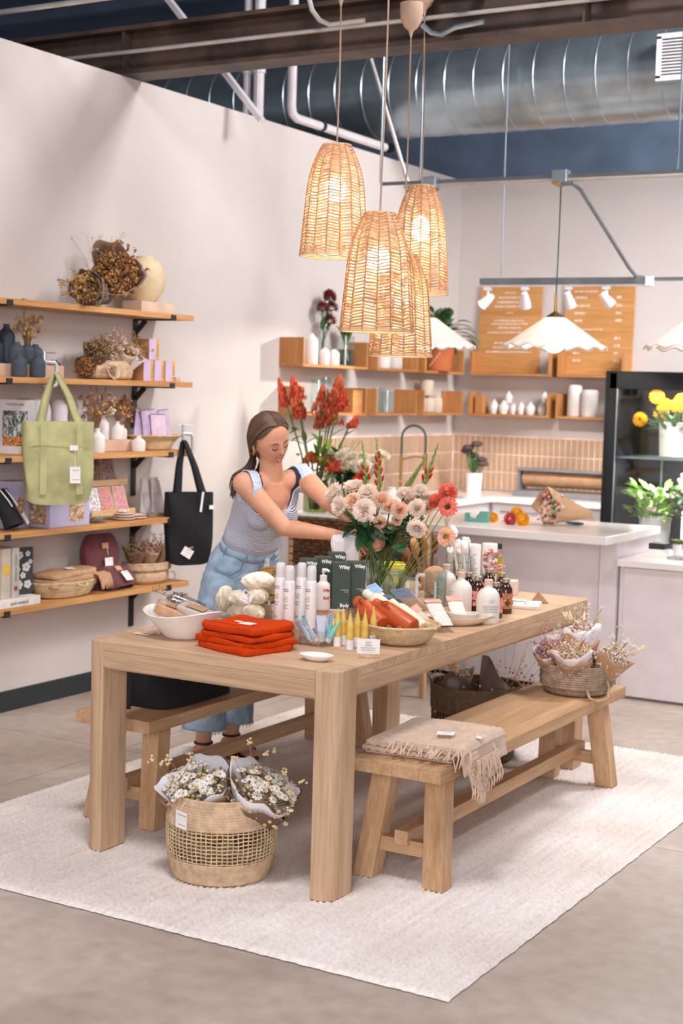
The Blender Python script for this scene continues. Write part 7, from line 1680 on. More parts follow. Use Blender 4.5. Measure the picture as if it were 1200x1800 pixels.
# tall celosia and white flower vases at the left of the bar
def big_vase(p, R1, H, lab, wcol): return cyl_vase(p, R1, H, lab, (wcol, .6))
VA, VB, VC = (0.504,7.564), (0.711,7.680), (0.386,7.923)
cv = big_vase((VA[0], VA[1]+.12, BT), .075, .22, 'wide clear vase of red celosia on the bar behind the woman', (208, 210, 150)); wv = big_vase((VB[0], VB[1]+.1, BT), .075, .16, 'clear vase of white flowers on the bar', (216, 216, 196))
t = thing('red_celosia', 'tall plumes of red and rust celosia in the vase behind the woman', 'flowers', (VA[0], VA[1]+.12, BT+.02)); rr = random.Random(31); st_ = MB(); lf = MB()
for k, (dx, dz, w, h, pl) in enumerate(((-.20, .66, .035, .15, 'red'), (-.135, .70, .05, .11, 'red'), (-.10, .58, .05, .12, 'red'), (.03, .62, .075, .16, 'rust2'), (.10, .68, .06, .16, 'rust2'), (.06, .55, .08, .12, 'rust2'), (.17, .63, .05, .1, 'red'), (.0, .52, .05, .1, 'rust2'), (.20, .52, .03, .06, 'red'), (-.02, .30, .07, .05, 'ochre2'), (.05, .29, .05, .05, 'ochre2'), (.14, .26, .06, .06, 'red'))):
    b = MB(); dy = rr.uniform(-.05, .05)
    for j in range(230):
        f = rr.random(); a = rr.uniform(0, 6.28); q = w*(1-f)**.6*sqrt(rr.random())*(1+.3*sin(3*a)); b.ell((dx+q*cos(a)+dx*.25*f, dy+q*sin(a), dz+h*f*1.05-h*.3), (.0048, .0048, .015), 5, 4)
    b.build('plume', {'rust2': palette('rust_celosia', [(206, 96, 58), (196, 82, 50), (214, 116, 78), (184, 88, 52)], .8), 'ochre2': palette('brown_celosia', [(176, 92, 44), (160, 80, 44), (190, 110, 60)], .8), 'red': PAL['red']}[pl], t, smooth=60)
    st_.tube([(rr.uniform(-.04, .04), rr.uniform(-.03, .03), 0), (dx*.45, dy*.5, dz*.5), (dx, dy, dz)], .005, 6)
    for j in range(4): f = rr.uniform(.45, .9); lf.leaf((dx*f, dy*f, dz*f), (rr.uniform(-1, 1), rr.uniform(-1, 1), rr.uniform(-.3, .8)), .1, .035)
st_.build('stems', STEM, t); lf.build('leaves', LEAFL, t, smooth=180)
t = thing('white_roses', 'bunch of white roses with dark leaves in a vase on the bar', 'flowers', (VB[0], VB[1]+.1, BT+.02)); rr = random.Random(33); st_ = MB(); lf = MB()
for k in range(22):
    a = rr.uniform(0, 6.28); q = .19*sqrt(rr.random()); p = Vector((q*cos(a), q*sin(a)*.7, .35-.3*q+rr.uniform(-.05, .03))); b = MB(); rose(b, rr.uniform(.034, .045), rr) if k < 12 else pompon(b, .04, rr, 50)
    o = b.build('bloom', palette('white_rose', [(244, 236, 220), (246, 240, 228), (236, 224, 204)], .6, .2), t, smooth=180); o.location = p; o.rotation_euler = Vector((p.x*3, p.y*3-.25, .8)).to_track_quat('Z', 'Y').to_euler()
    st_.tube([(p.x*.2, p.y*.2, 0), tuple(p*.55), tuple(p)], .003, 5)
    for j in range(3): f = rr.uniform(.5, .85); lf.leaf(p*f, (rr.uniform(-1, 1), rr.uniform(-1, .5), rr.uniform(-.4, .6)), .085, .05)
st_.build('stems', STEM, t); lf.build('leaves', LEAFD, t, smooth=180)
o = MB().lathe(vase_prof(.065, .16, .4), 28).build('round_white_vase', MATTE, smooth=50); o.location = (VB[0]+.14, VB[1]+.32, BT); tag(o, 'round white vase behind the white roses on the bar', 'vase')
t = thing('greenery_vase', 'clear vase with mixed green stems on the bar behind the woman\'s shoulder', 'vase', (VC[0]-.05, VC[1]+.25, BT)); MB().lathe(cup_prof(.05, .06, .2), 26).build('glass', CLEAR, t); b = MB(); rr = random.Random(8)
for k in range(60): a = rr.uniform(0, 6.28); e = rr.uniform(.5, 1.4); d = Vector((cos(a)*cos(e), sin(a)*cos(e), sin(e))); b.leaf(Vector((0, 0, .15))+d*rr.uniform(.05, .22), d+uvec()*.5, .09, .035)
b.build('leaves', LEAFL, t, smooth=180); b = MB(); tips = sprigs(b, rr, 14, .25, .45, .18, .03, w=.002); b.build('stems', STEM, t)
# ================================================================ low till counter
LT = .7705
t = thing('tablet_till', 'grey tablet till tilted on a pale wooden stand at the right edge', 'till', (2.86, 8.22, LT), .2); MB().box((0, 0, .14), (.28, .012, .2), TR((0, 0, .0), (-.45, 0, 0))).build('screen_back', M('lilac_grey', (150, 148, 160), .45, .03), t, smooth=0, bevel=.006); MB().prism([(-.05, 0), (.05, 0), (.02, .16), (-.02, .16)], -.06, .06, TR((.05, .05, 0), (PI/2, 0, 0))).build('stand', OAK[2], t, smooth=0, bevel=.003)
t = thing('card_terminal', 'dark card reader box at the left end of the till counter', 'card reader', (2.50, 8.12, LT)); MB().box((0, 0, .022), (.09, .1, .044)).build('base', MATTE, t, smooth=0, bevel=.004); MB().box((0, 0, .06), (.092, .1, .032)).build('dark_top', BLACK, t, smooth=0, bevel=.003)
t = thing('till_clutter', 'grey papers and a keypad lying on the till counter', 'papers', (2.68, 8.08, LT)); MB().box((0, 0, .006), (.2, .13, .012)).build('papers', M('grey_papers', (150, 152, 156), .7, .2, 40), t, smooth=0); MB().box((.02, .02, .02), (.08, .06, .014)).build('keypad', BLACK, t, smooth=0, bevel=.002)
t = thing('posy_cup', 'tiny white cup with a green sprig on the till counter', 'plant', (2.585, 8.18, LT)); MB().lathe(cup_prof(.022, .026, .07), 20).build('cup', MATTE, t); b = MB()
for k in range(9): b.leaf((0, 0, .07), (cos(k*.7)*.6, sin(k*.7)*.6, .6), .05, .025)
b.build('leaves', LEAFL, t, smooth=180)
# ================================================================ flowers inside the fridge
def bucket(p, R1, H, lab, mat=WHITE):
    t = thing('flower_bucket', lab, 'bucket', p, 0, 'flower buckets in the fridge'); MB().lathe([(0, 0), (R1*.92, 0), (R1, H), (R1*1.05, H), (R1*1.05, H-.012), (R1*.97, H-.012), (R1*.89, .01), (0, .01)], 32).build('bucket', mat, t, smooth=40); return t
bucket((1.95, 10.06, 1.2585), .118, .235, 'big white bucket of yellow flowers on the fridge shelf'); bucket((1.84, 10.30, 1.2585), .085, .2, 'frosted bucket at the back left of the fridge shelf', M('frosted_bucket', (196, 196, 194), .4, .15, 30))
def fr_flowers(nm, lab, base, heads, pal, rd, nl, seed, hgt, sp, kind='pom', leaf=None, ll=.09):
    t = thing(nm, lab, 'flowers', base, 0, 'flowers in the fridge'); rr = random.Random(seed); st_ = MB(); lf = MB()
    for h in heads:
        b = MB(); pompon(b, rd, rr, 60) if kind == 'pom' else [b.ell(uvec()*rd*rr.random(), (rd*.28,)*3, 6, 4) for _ in range(30)]
        o = b.build('bloom', pal, t, smooth=180); o.location = h; o.rotation_euler = (1.2, 0, rr.uniform(-.5, .5)); st_.tube([(h[0]*.2, h[1]*.2, 0), tuple(Vector(h)*.6), tuple(h)], .004, 5)
    for k in range(nl):
        a = rr.uniform(0, 6.28); q = sp*sqrt(rr.random()); lf.leaf((q*cos(a), q*sin(a), hgt*rr.uniform(.1, .9)), (cos(a), sin(a), rr.uniform(.0, 1.5)), ll, ll*.4)
    if heads: st_.build('stems', STEM, t)
    lf.build('leaves', leaf or LEAFD, t, smooth=180); return t
fr_flowers('yellow_ranunculus', 'yellow and amber flowers in the big white bucket in the fridge', (1.95, 10.06, 1.405), [(-.24, -.06, .10), (-.14, -.02, .26), (-.09, 0, .20), (-.12, .02, .14), (.04, -.02, .24), (.10, -.04, .2), (.11, -.06, .12), (-.02, .06, .2)], PAL['yellow'], .052, 90, 6, .17, .17, leaf=palette('soft_leaf', [(96, 134, 84), (84, 120, 76), (116, 150, 98)], .6))
bucket((1.82, 10.08, .63), .11, .2, 'bucket of lime green flowers low in the fridge'); bucket((2.12, 10.12, .63), .11, .2, 'bucket of pink flowers low in the fridge')
LIME = palette('lime_leaf', [(150, 190, 84), (168, 204, 100), (128, 170, 70), (184, 214, 120)], .6)
fr_flowers('lime_bells', 'lime green flowering stems low in the fridge', (1.82, 10.06, .80), [(-.1, -.03, .18), (.05, -.02, .2), (.0, -.06, .1)], palette('pale_pink_bell', [(232, 196, 190), (240, 214, 206)], .6), .035, 150, 7, .26, .17, 'x', LIME)
fr_flowers('pink_asters', 'pink and cream flowers at the lower right of the fridge', (2.10, 10.08, .80), [(-.13, -.04, .18), (-.05, -.03, .2), (-.08, -.02, .29), (.02, -.0, .32), (.06, -.04, .26), (-.03, -.06, .14)], palette('pink_aster', [(226, 172, 176), (236, 196, 190), (216, 156, 170), (240, 214, 196)], .6), .055, 120, 8, .24, .17, 'x')
fr_flowers('rust_heads', 'rust coloured flower heads low at the right of the fridge', (2.32, 10.1, .80), [(-.05, -.04, .16), (.02, -.03, .2), (.06, -.02, .14)], PAL['rust'], .045, 40, 9, .16, .1); bucket((2.36, 10.12, .63), .09, .2, 'bucket of rust flowers low in the fridge')

# ================================================================ the woman arranging flowers
SKIN = M('skin', (214, 158, 128), .5, .04, 14, sss=.12, spec=.35); HAIR = palette('brown_hair', [(92, 66, 52), (82, 58, 46), (104, 76, 60), (74, 52, 42)], .45, spec=.4)
person = thing('person', 'woman in a striped tank top and pale jeans leaning over the table to arrange flowers', 'person', (1.50, 5.40, 0))
PO = Vector((1.50, 5.40, 0))
V = lambda x, y, z: Vector((x, y, z))-PO
WA, NB = V(1.53, 5.45, .965), V(1.685, 5.375, 1.265)                      # waist, base of the neck
SP = (NB-WA).normalized()                                                # along the spine
RT = V(-.42, -.907, 0)+PO; RT = (RT-SP*RT.dot(SP)).normalized()          # her right
FW = SP.cross(RT).normalized()
if FW.x < 0: FW = -FW                                                    # towards the table
PV = V(1.475, 5.47, .85)                                                 # pelvis
RS, LS = V(1.632, 5.235, 1.248), V(1.765, 5.495, 1.272)
RE, LE = V(1.80, 5.30, 1.068), V(1.955, 5.38, 1.188)
RW, LW_ = V(2.015, 5.34, 1.052), V(2.150, 5.455, 1.065)
HC = V(1.700, 5.325, 1.438)                                              # head centre
hf = V(.86, -.31, -.38)+PO; hf.normalize()                               # where the face looks
hr = hf.cross(Vector((0, 0, 1))); hr.normalize(); hr = (hr + Vector((0, 0, -.34))).normalized(); hr = (hr-hf*hr.dot(hf)).normalized()
hu = hr.cross(hf).normalized()                                           # hr = her right? fixed below
# hf x up points to her right-hand side
def etube(b, st, n=24, cap=True):
    """elliptic tube: stations of (centre, side vector, front vector)"""
    o = len(b.v)
    for c, s, f in st:
        for j in range(n): a = 2*PI*j/n; b.v.append(tuple(c+s*cos(a)+f*sin(a)))
    for i in range(len(st)-1):
        for j in range(n): j2 = (j+1) % n; b.f.append((o+i*n+j, o+i*n+j2, o+(i+1)*n+j2, o+(i+1)*n+j))
    if cap: b.f.append(tuple(o+j for j in range(n-1, -1, -1))); b.f.append(tuple(o+(len(st)-1)*n+j for j in range(n)))
def caps(b, pts, rs, n=16, ball=True):
    b.tube(pts, rs, n)
    if ball:
        for p, r in zip(pts, rs): b.ell(p, r*.995, 14, 10)
def remesh(b, voxel, smooth_it=6, fac=.5):
    me = bpy.data.meshes.new('tmp'); me.from_pydata(b.v, [], b.f); me.update(); o = bpy.data.objects.new('tmp', me); COL.objects.link(o)
    m = o.modifiers.new('r', 'REMESH'); m.mode = 'VOXEL'; m.voxel_size = voxel
    s = o.modifiers.new('s', 'SMOOTH'); s.iterations = smooth_it; s.factor = fac
    dg = bpy.context.evaluated_depsgraph_get(); e = o.evaluated_get(dg); m2 = e.to_mesh(); vs = [tuple(v.co) for v in m2.vertices]; fs = [tuple(p.vertices) for p in m2.polygons]; e.to_mesh_clear()
    bpy.data.objects.remove(o); bpy.data.meshes.remove(me); r = MB(); r.v = vs; r.f = fs; return r
bd = MB()
# torso: pelvis, waist, ribs, chest, shoulders
def sec(c, a, f, sd=RT, fr=FW): return (c, sd*a, fr*f)
PR = (RT*.75+V(-.30, -.95, 0)+PO*0).normalized() if 0 else RT
L_ = (NB-WA).length
etube(bd, [sec(PV-Vector((0, 0, .07)), .125, .10), sec(PV, .162, .115), sec(PV.lerp(WA, .55), .150, .105), sec(WA, .122, .088), sec(WA+SP*L_*.22, .118, .086), sec(WA+SP*L_*.45, .130, .095), sec(WA+SP*L_*.66+FW*.006, .140, .102), sec(WA+SP*L_*.84, .138, .085), sec(WA+SP*L_*.95, .105, .062), sec(NB+SP*.006, .06, .05)])
for s, S in ((1, RS), (-1, LS)):                                            # shoulder bridge, breast
    caps(bd, [NB-SP*.035, NB.lerp(S, .55)-SP*.012, S], [.052, .047, .046])
    bd.ell(WA+SP*L_*.60+RT*s*.062+FW*.076, (.056, .056, .056), 16, 12)
caps(bd, [NB-SP*.03, NB+(HC-NB)*.35+hf*-.006, HC-hu*.05-hf*.018], [.056, .049, .05])
def arm(S, E, Wr):
    caps(bd, [S, S.lerp(E, .3), S.lerp(E, .65), E, E.lerp(Wr, .25), E.lerp(Wr, .6), Wr], [.049, .046, .041, .037, .0375, .031, .0245])
arm(RS, RE, RW); arm(LS, LE, LW_)
def hand(Wr, d, pn, side, curl, spread=.25, L=.175, thumb=1):
    """palm plus five bent fingers; d along the hand, pn out of the back of the hand, side towards the thumb"""
    d, pn = Vector(d).normalized(), Vector(pn); pn = (pn-d*pn.dot(d)).normalized(); sd = Vector(side); sd = (sd-d*sd.dot(d)-pn*sd.dot(pn)).normalized()
    P0 = Wr; K = Wr+d*.085
    etube(bd, [(Wr-d*.01, sd*.025, pn*.02), (Wr+d*.02, sd*.031, pn*.019), (Wr+d*.055, sd*.039, pn*.0165), (K, sd*.039, pn*.0135), (K+d*.008, sd*.035, pn*.010)], 20)
    for k, (o, l, r) in enumerate(((.030, .070, .0086), (.0105, .078, .0088), (-.0095, .072, .0084), (-.029, .058, .0076))):
        p = K+sd*o-d*.012; dr = (d+sd*o*spread*14*.3).normalized(); pts = [p]; a = 0
        for j, (f, ca) in enumerate(((.16, 0), (.42, curl[0]), (.30, curl[1]), (.24, curl[2]))):
            a += ca; q = dr*cos(a)-pn*sin(a); p = p+q*(l+.012)*f*1.0; pts.append(p)
        caps(bd, pts, [r*1.08, r*1.04, r, r*.92, r*.78], 10)
    t0 = Wr+d*.022+sd*.024-pn*.006; t1 = t0+(d*.45+sd*.75-pn*.35).normalized()*.036; t2 = t1+(d*.8+sd*.25-pn*.45).normalized()*.034*thumb; t3 = t2+(d*.85-sd*.05-pn*.4).normalized()*.026*thumb
    caps(bd, [t0, t1, t2, t3], [.0135, .0105, .0098, .0078], 10)
hand(RW, V(.93, -.12, -.22)+PO, V(.1, -.55, .8)+PO, V(.1, .8, .55)+PO, (.35, .45, .3))
hand(LW_, V(.72, -.62, -.30)+PO, V(.62, .72, .25)+PO, V(-.1, -.15, .95)+PO, (.75, .8, .5))
# head
def head_pt(u, v):
    a = 2*PI*u; p = PI*v; x, y, z = sin(p)*sin(a), -sin(p)*cos(a), cos(p)                 # y<0... front is +y below
    y = -y*-1
    d = Vector((x, y, z)); X, Y, Z = x*.074, y*.094, z*.112
    # skull: fuller at the back, narrower jaw
    if z < 0: k = 1+z*.30; X *= k; Z *= 1.16; Y *= (1+z*.16 if y > 0 else 1+z*.45)
    if y < 0 and z > -.4: Y *= 1.06
    fr = max(0, y)
    def g(cx, cz, sx, sz): return math.exp(-((x-cx)/sx)**2-((z-cz)/sz)**2)*(1 if y > 0 else 0)
    Y -= .010*g(0, .05, .9, .5)*fr                                     # flatten the face plane
    Y += .010*g(0, -.06, .11, .16)+.019*g(0, -.20, .105, .085)+.004*g(0, .08, .1, .12)   # nose bridge, tip
    for s in (-1, 1):
        Y -= .0085*g(s*.36, .03, .17, .085); Y += .0035*g(s*.40, .17, .25, .06); Y += .0055*g(s*.46, -.22, .2, .13); Y += .004*g(s*.11, -.245, .06, .05)
    Y += .0075*g(0, -.43, .24, .055); Y += .0065*g(0, -.56, .2, .055); Y -= .005*g(0, -.65, .2, .04); Y += .011*g(0, -.80, .28, .12)
    return HC+hr*X+hf*Y+hu*Z
bd.grid(head_pt, 96, 80, cu=True)
for s in (1, -1): bd.ell((0, 0, 0), (.010, .016, .028), 12, 8, Matrix(((hr.x, hf.x, hu.x, 0), (hr.y, hf.y, hu.y, 0), (hr.z, hf.z, hu.z, 0), (0, 0, 0, 1))).copy() if 0 else Matrix.Translation(HC+hr*s*.073-hf*.008-hu*.022) @ Matrix(((hr.x, hf.x, hu.x, 0), (hr.y, hf.y, hu.y, 0), (hr.z, hf.z, hu.z, 0), (0, 0, 0, 1))))
# legs and feet
HR, HL = PV+RT*.085-Vector((0, 0, .05)), PV-RT*.085-Vector((0, 0, .05))
KR, KL = V(1.405, 5.32, .47), V(1.425, 5.53, .47)
AR, AL = V(1.405, 5.30, .10), V(1.415, 5.50, .10)
for Hp, Kn, An in ((HR, KR, AR), (HL, KL, AL)):
    caps(bd, [Hp, Hp.lerp(Kn, .4), Kn, Kn.lerp(An, .3), Kn.lerp(An, .75), An], [.085, .075, .052, .052, .038, .034])
    td = V(.93, -.32, 0)+PO; td.normalize(); tr = td.cross(Vector((0, 0, 1)))
    h0 = An.copy(); h0.z = 0; 
    etube(bd, [(h0-td*.05+Vector((0, 0, .055)), tr*.022, Vector((0, 0, .022))), (h0-td*.035+Vector((0, 0, .052)), tr*.03, Vector((0, 0, .028))), (h0+td*.03+Vector((0, 0, .055)), tr*.031, Vector((0, 0, .03))), (h0+td*.10+Vector((0, 0, .043)), tr*.040, Vector((0, 0, .02))), (h0+td*.14+Vector((0, 0, .037)), tr*.041, Vector((0, 0, .014))), (h0+td*.165+Vector((0, 0, .034)), tr*.036, Vector((0, 0, .011)))], 18)
    for k in range(5):
        o = tr*(-.031+.0155*k)*(1 if Hp is HL else -1); ln = (.03, .03, .026, .022, .016)[k]; p = h0+td*.155+o+Vector((0, 0, .034)); caps(bd, [p, p+td*ln], [.0105 if k == 0 else .0085, .009 if k == 0 else .007], 10)
body_raw = remesh(bd, .0043, 5, .5)
# the head keeps its modelled features: body is one continuous mesh
body = body_raw.build('body', SKIN, person, smooth=180)
# ---------------------------------------------------------------- clothes cut from the body surface
def clip(vs, fs, g):
    """keep the part of a mesh where g(vertex) > 0, cutting across faces"""
    out = MB(); val = [g(Vector(v)) for v in vs]; cache = {}; mp = {}
    def vid(i):
        if i not in mp: mp[i] = len(out.v); out.v.append(vs[i])
        return mp[i]
    def cut(i, j):
        k = (min(i, j), max(i, j))
        if k not in cache: t = val[i]/(val[i]-val[j]); cache[k] = len(out.v); out.v.append(tuple(Vector(vs[i]).lerp(Vector(vs[j]), t)))
        return cache[k]
    for f in fs:
        s = [val[i] > 0 for i in f]
        if not any(s): continue
        p = []
        for a in range(len(f)):
            i, j = f[a], f[(a+1) % len(f)]
            if val[i] > 0: p.append(vid(i))
            if (val[i] > 0) != (val[j] > 0): p.append(cut(i, j))
        if len(p) > 2: out.f.append(tuple(p))
    return out
def tl(v):                                                              # torso coordinates: side, height above waist, front
    d = v-WA; return d.dot(RT), d.dot(SP), d.dot(FW)
def garment(neck_f, neck_b, strap_in, strap_out, off, hem, loose, name, mat, voxel=.006, gr=0, band=0):
    b = MB(); 
    etube(b, [sec(WA-SP*.05-FW*.006, .132, .100), sec(WA, .128, .098), sec(WA+SP*L_*.12, .136+loose*.6, .106+loose), sec(WA+SP*L_*.3, .132+loose*.4, .102+loose), sec(WA+SP*L_*.50+FW*.004, .139, .112), sec(WA+SP*L_*.64+FW*.008, .144, .114), sec(WA+SP*L_*.76+FW*.004, .143, .102), sec(WA+SP*L_*.86, .140, .086), sec(WA+SP*L_*.97, .108, .066), sec(NB+SP*.012, .066, .056)], 36)
    for s, S in ((1, RS), (-1, LS)):
        caps(b, [NB-SP*.035, NB.lerp(S, .55)-SP*.012, S, S.lerp(RE if s > 0 else LE, .12)], [.058, .055, .0565, .058]); b.ell(WA+SP*L_*.60+RT*s*.062+FW*.078, (.060, .060, .060), 16, 12)
    r = remesh(b, voxel, 5, .5)
    if gr: me = bpy.data.meshes.new('t'); me.from_pydata(r.v, [], r.f); me.update(); r.v = [tuple(v.co+v.normal*gr) for v in me.vertices]; bpy.data.meshes.remove(me)
    def g(v):
        a, h, f = tl(v); s = RS if a > 0 else LS; sa = tl(s)[0]
        m = h-hem
        # neckline: scooped between the straps
        top = (neck_f if f > 0 else neck_b)
        inner = abs(a)-strap_in; nk = (top + max(0, inner)*9 if inner > -.02 else top + (.02+inner)*0) - h
        if inner <= 0: k = max(0, 1-(abs(a)/strap_in)**4); nk = top + (L_*1.1-top)*(1-k)*.9 - h
        else: nk = 1
        # armhole
        so = strap_out - max(0, (h-L_*.72))*.05
        lim = so + max(0, (L_*.74-h))*1.1
        if band: return min(m, nk, lim-abs(a), band+max(0, h-L_*.80)*.45-min(nk, (lim-abs(a))*.9))
        return min(m, nk, lim-abs(a))
    c = clip(r.v, r.f, g)
    return c.build(name, mat, person, smooth=180, solid=.003)
def stripe_mat():
    m, t, b = nt('striped_jersey'); b.inputs['Roughness'].default_value = .9
    tc = t.nodes.new('ShaderNodeTexCoord'); dp = node(t, 'ShaderNodeVectorMath', operation='DOT_PRODUCT'); dp.inputs[1].default_value = SP
    t.links.new(tc.outputs['Object'], dp.inputs[0]); mu = node(t, 'ShaderNodeMath', operation='MULTIPLY'); mu.inputs[1].default_value = 1/.0072
    n = node(t, 'ShaderNodeTexNoise', Scale=9.0); t.links.new(tc.outputs['Object'], n.inputs['Vector']); ad = node(t, 'ShaderNodeMath', operation='MULTIPLY_ADD'); ad.inputs[1].default_value = 1.6
    t.links.new(dp.outputs['Value'], mu.inputs[0]); t.links.new(n.outputs['Fac'], ad.inputs[0]); t.links.new(mu.outputs[0], ad.inputs[2]); fr_ = node(t, 'ShaderNodeMath', operation='FRACT'); t.links.new(ad.outputs[0], fr_.inputs[0])
    r = ramp(t, [(226, 228, 236), (226, 228, 236), (64, 82, 124), (64, 82, 124), (226, 228, 236)], pos=[0, .5, .58, .9, .98]); t.links.new(fr_.outputs[0], r.inputs[0]); t.links.new(r.outputs[0], b.inputs['Base Color']); return m
garment(L_*.735, L_*.80, .095, .150, .01, -.035, .003, 'striped_tank_top', stripe_mat())
garment(L_*.735, L_*.80, .095, .150, .01, L_*.3, .003, 'ribbed_edging', M('pale_blue_rib', (190, 204, 226), .9, .12, 150), gr=.0018, band=.013)
garment(L_*.70, L_*.76, .083, .138, .01, L_*.3, .0, 'navy_undershirt', M('navy_jersey', (40, 46, 66), .9), gr=-.0055)
# ---------------------------------------------------------------- jeans
DENIM = M('pale_denim', (152, 174, 194), .9, .10, 22, .3, 420); DENIMD = M('denim_seam', (118, 146, 178), .9, .1, 60)
jb = MB()
etube(jb, [sec(PV-Vector((0, 0, .11)), .150, .118), sec(PV-Vector((0, 0, .03)), .180, .132), sec(PV.lerp(WA, .35), .170, .122), sec(PV.lerp(WA, .75), .150, .110), sec(WA-SP*.012, .136, .100)], 36)
hems = []
for Hp, Kn, An, sg in ((HR, KR, AR, 1), (HL, KL, AL, -1)):
    hm = An+Vector((0, 0, .055)); jb.tube([Hp+Vector((0, 0, .04)), Hp, Hp.lerp(Kn, .5), Kn, Kn.lerp(hm, .5), hm], [.098, .105, .098, .085, .088, .098], 24)
    hems.append(hm)
jm = remesh(jb, .007, 6, .5)
rr = random.Random(17)
def wrinkle(v):
    v = Vector(v); n = noise.noise(Vector((v.x*14, v.y*14, v.z*34)))*.0045+noise.noise(v*28)*.002; d = Vector((v.x, v.y, 0))-Vector((PV.x, PV.y, 0)); d = d.normalized() if d.length > 1e-4 else d; return tuple(v+d*n)
jm.v = [wrinkle(v) for v in jm.v]
je = jm.build('jeans', DENIM, person, smooth=180)
b = MB(); n = 48                                                        # waistband, loops, pocket seams, frayed hems
def ring(c, a, f, z): return [tuple(c+RT*a*cos(2*PI*k/n)+FW*f*sin(2*PI*k/n)+SP*z) for k in range(n)]
r0, r1 = ring(WA, .141, .105, -.030), ring(WA, .138, .102, .012)
b.v = r0+r1; b.f = [(k, (k+1) % n, n+(k+1) % n, n+k) for k in range(n)]
b.build('waistband', DENIM, je, smooth=60, solid=.005)
for a in (.25, 1.05, 2.1, 2.9, 4.0, 5.3):
    p = WA+RT*.143*cos(a)+FW*.107*sin(a); MB().bar(p-SP*.034, p+SP*.014, .012, .005, up=tuple(FW)).build('belt_loop', DENIM, je, smooth=0)
b = MB()
pk = [PV.lerp(WA, t)+RT*s+FW*q for t, s, q in ((.88, .085, .092), (.62, .088, .104), (.40, .12, .098), (.34, .158, .06), (.36, .172, .03))]; b.tube(pk, .0028, 5); b.tube([p-SP*.008 for p in pk], .0016, 5)
b.tube([PV.lerp(WA, .9)+FW*.108, PV.lerp(WA, .3)+FW*.128, PV-Vector((0, 0, .1))+FW*.10], .0022, 5)
b.build('pocket_seam', DENIMD, je)
for hm in hems:
    b = MB()
    for k in range(80): a = 2*PI*k/80; p = hm+Vector((.097*cos(a), .097*sin(a), .004)); b.tube([p, p+Vector((rr.uniform(-.004, .004), rr.uniform(-.004, .004), -rr.uniform(.008, .02)))], [.0016, .0006], 4)
    b.build('frayed_hem', M('frayed_denim', (196, 208, 214), .9), je)
b = MB(); p = WA+FW*.108-RT*.03
b.tube([p+SP*.0, p-SP*.05+FW*.012, p-SP*.10+FW*.012-RT*.008], [.012, .017, .02], 8, flat=.4); b.build('knotted_tail', M('washed_cloth', (206, 212, 224), .9, .2, 60), person)
# sandals
SAND = M('brown_leather', (62, 40, 30), .5, .1)
for An in (AR, AL):
    h0 = An.copy(); h0.z = 0; td = V(.93, -.32, 0)+PO; td.normalize(); tr = td.cross(Vector((0, 0, 1)))
    b = MB(); pl = []
    for k in range(20): a = 2*PI*k/20; q = h0+td*(.06+.135*cos(a))+tr*(.043 if cos(a) > 0 else .036)*sin(a); pl.append((q.x, q.y))
    b.prism(pl, .0145, .027); so = b.build('sandal', SAND, person, smooth=30)
    b = MB()
    for o, w in ((.115, .045), (.065, .042), (-.0, .0)):
        if w: b.tube([h0+td*o+tr*w*cos(PI*k/8)+Vector((0, 0, .028+(.040 if o < .1 else .032)*sin(PI*k/8))) for k in range(9)], .006, 6, flat=2.2)
    b.tube([An+tr*.038*cos(2*PI*k/20)+td*.038*sin(2*PI*k/20)+Vector((0, 0, -.005)) for k in range(20)], .0055, 6, closed=True); b.build('strap', SAND, so)
# ---------------------------------------------------------------- face details
def fp(x, z, out=0):
    """point on the face at normalised head coordinates"""
    z = max(-.98, min(.98, z)); s = sqrt(max(1e-6, 1-z*z)); a = math.asin(max(-1, min(1, x/s))); u = (PI-a)/(2*PI) ; v = math.acos(z)/PI
    p = head_pt(u, v); return p + hf*out
def fpf(x, z, out=0):
    best = None
    p = fp(x, z, out); return p
BROW = M('eyebrow', (104, 74, 58), .8); LASH = M('lash', (40, 28, 24), .6); LIP = M('lip', (190, 88, 84), .4, .05, sss=.1); TEETH = M('teeth', (240, 232, 222), .3)
for s in (-1, 1):
    MB().tube([fpf(s*(.18+.40*k/6), .155+.05*sin(PI*k/7)-.01*k/6, .001) for k in range(7)], [.0018, .0028, .003, .0029, .0025, .0018, .0008], 6).build('eyebrow', BROW, person)
    MB().ell((0, 0, 0), (.0145, .009, .0085), 14, 10, Matrix.Translation(fpf(s*.36, .01, -.0045)) @ Matrix(((hr.x, hf.x, hu.x, 0), (hr.y, hf.y, hu.y, 0), (hr.z, hf.z, hu.z, 0), (0, 0, 0, 1)))).build('eyelid', SKIN, person)
    MB().tube([fpf(s*(.20+.34*k/8), -.035-.032*sin(PI*k/8), .0028) for k in range(9)], [.0007, .0014, .002, .0023, .0025, .0025, .0024, .002, .001], 6).build('eyelashes', LASH, person)
    MB().ell(fpf(s*.085, -.265, -.001), (.0026, .0022, .0016), 8, 6).build('nostril', M('nostril', (120, 70, 60), .7), person)
MB().grid(lambda u, v: tuple(fpf(-.33+.66*u, -.425-.035*sin(PI*u)*1.0-(.11*sin(PI*u))*v+.05*(2*u-1)**2, .0022+.001*sin(PI*v))), 16, 5).build('teeth', TEETH, person, smooth=180)
MB().tube([fpf(-.36+.72*k/12, -.415-.03*sin(PI*k/12)+.06*(2*k/12-1)**2, .0022) for k in range(13)], [.0006, .0012, .0016, .002, .0023, .0024, .0021, .0024, .0023, .002, .0016, .0012, .0006], 7).build('upper_lip', LIP, person)
MB().tube([fpf(-.34+.68*k/12, -.435-.165*sin(PI*k/12)+.055*(2*k/12-1)**2, .0022) for k in range(13)], [.0006, .0014, .002, .0026, .003, .0032, .0033, .0032, .003, .0026, .002, .0014, .0006], 7).build('lower_lip', LIP, person)
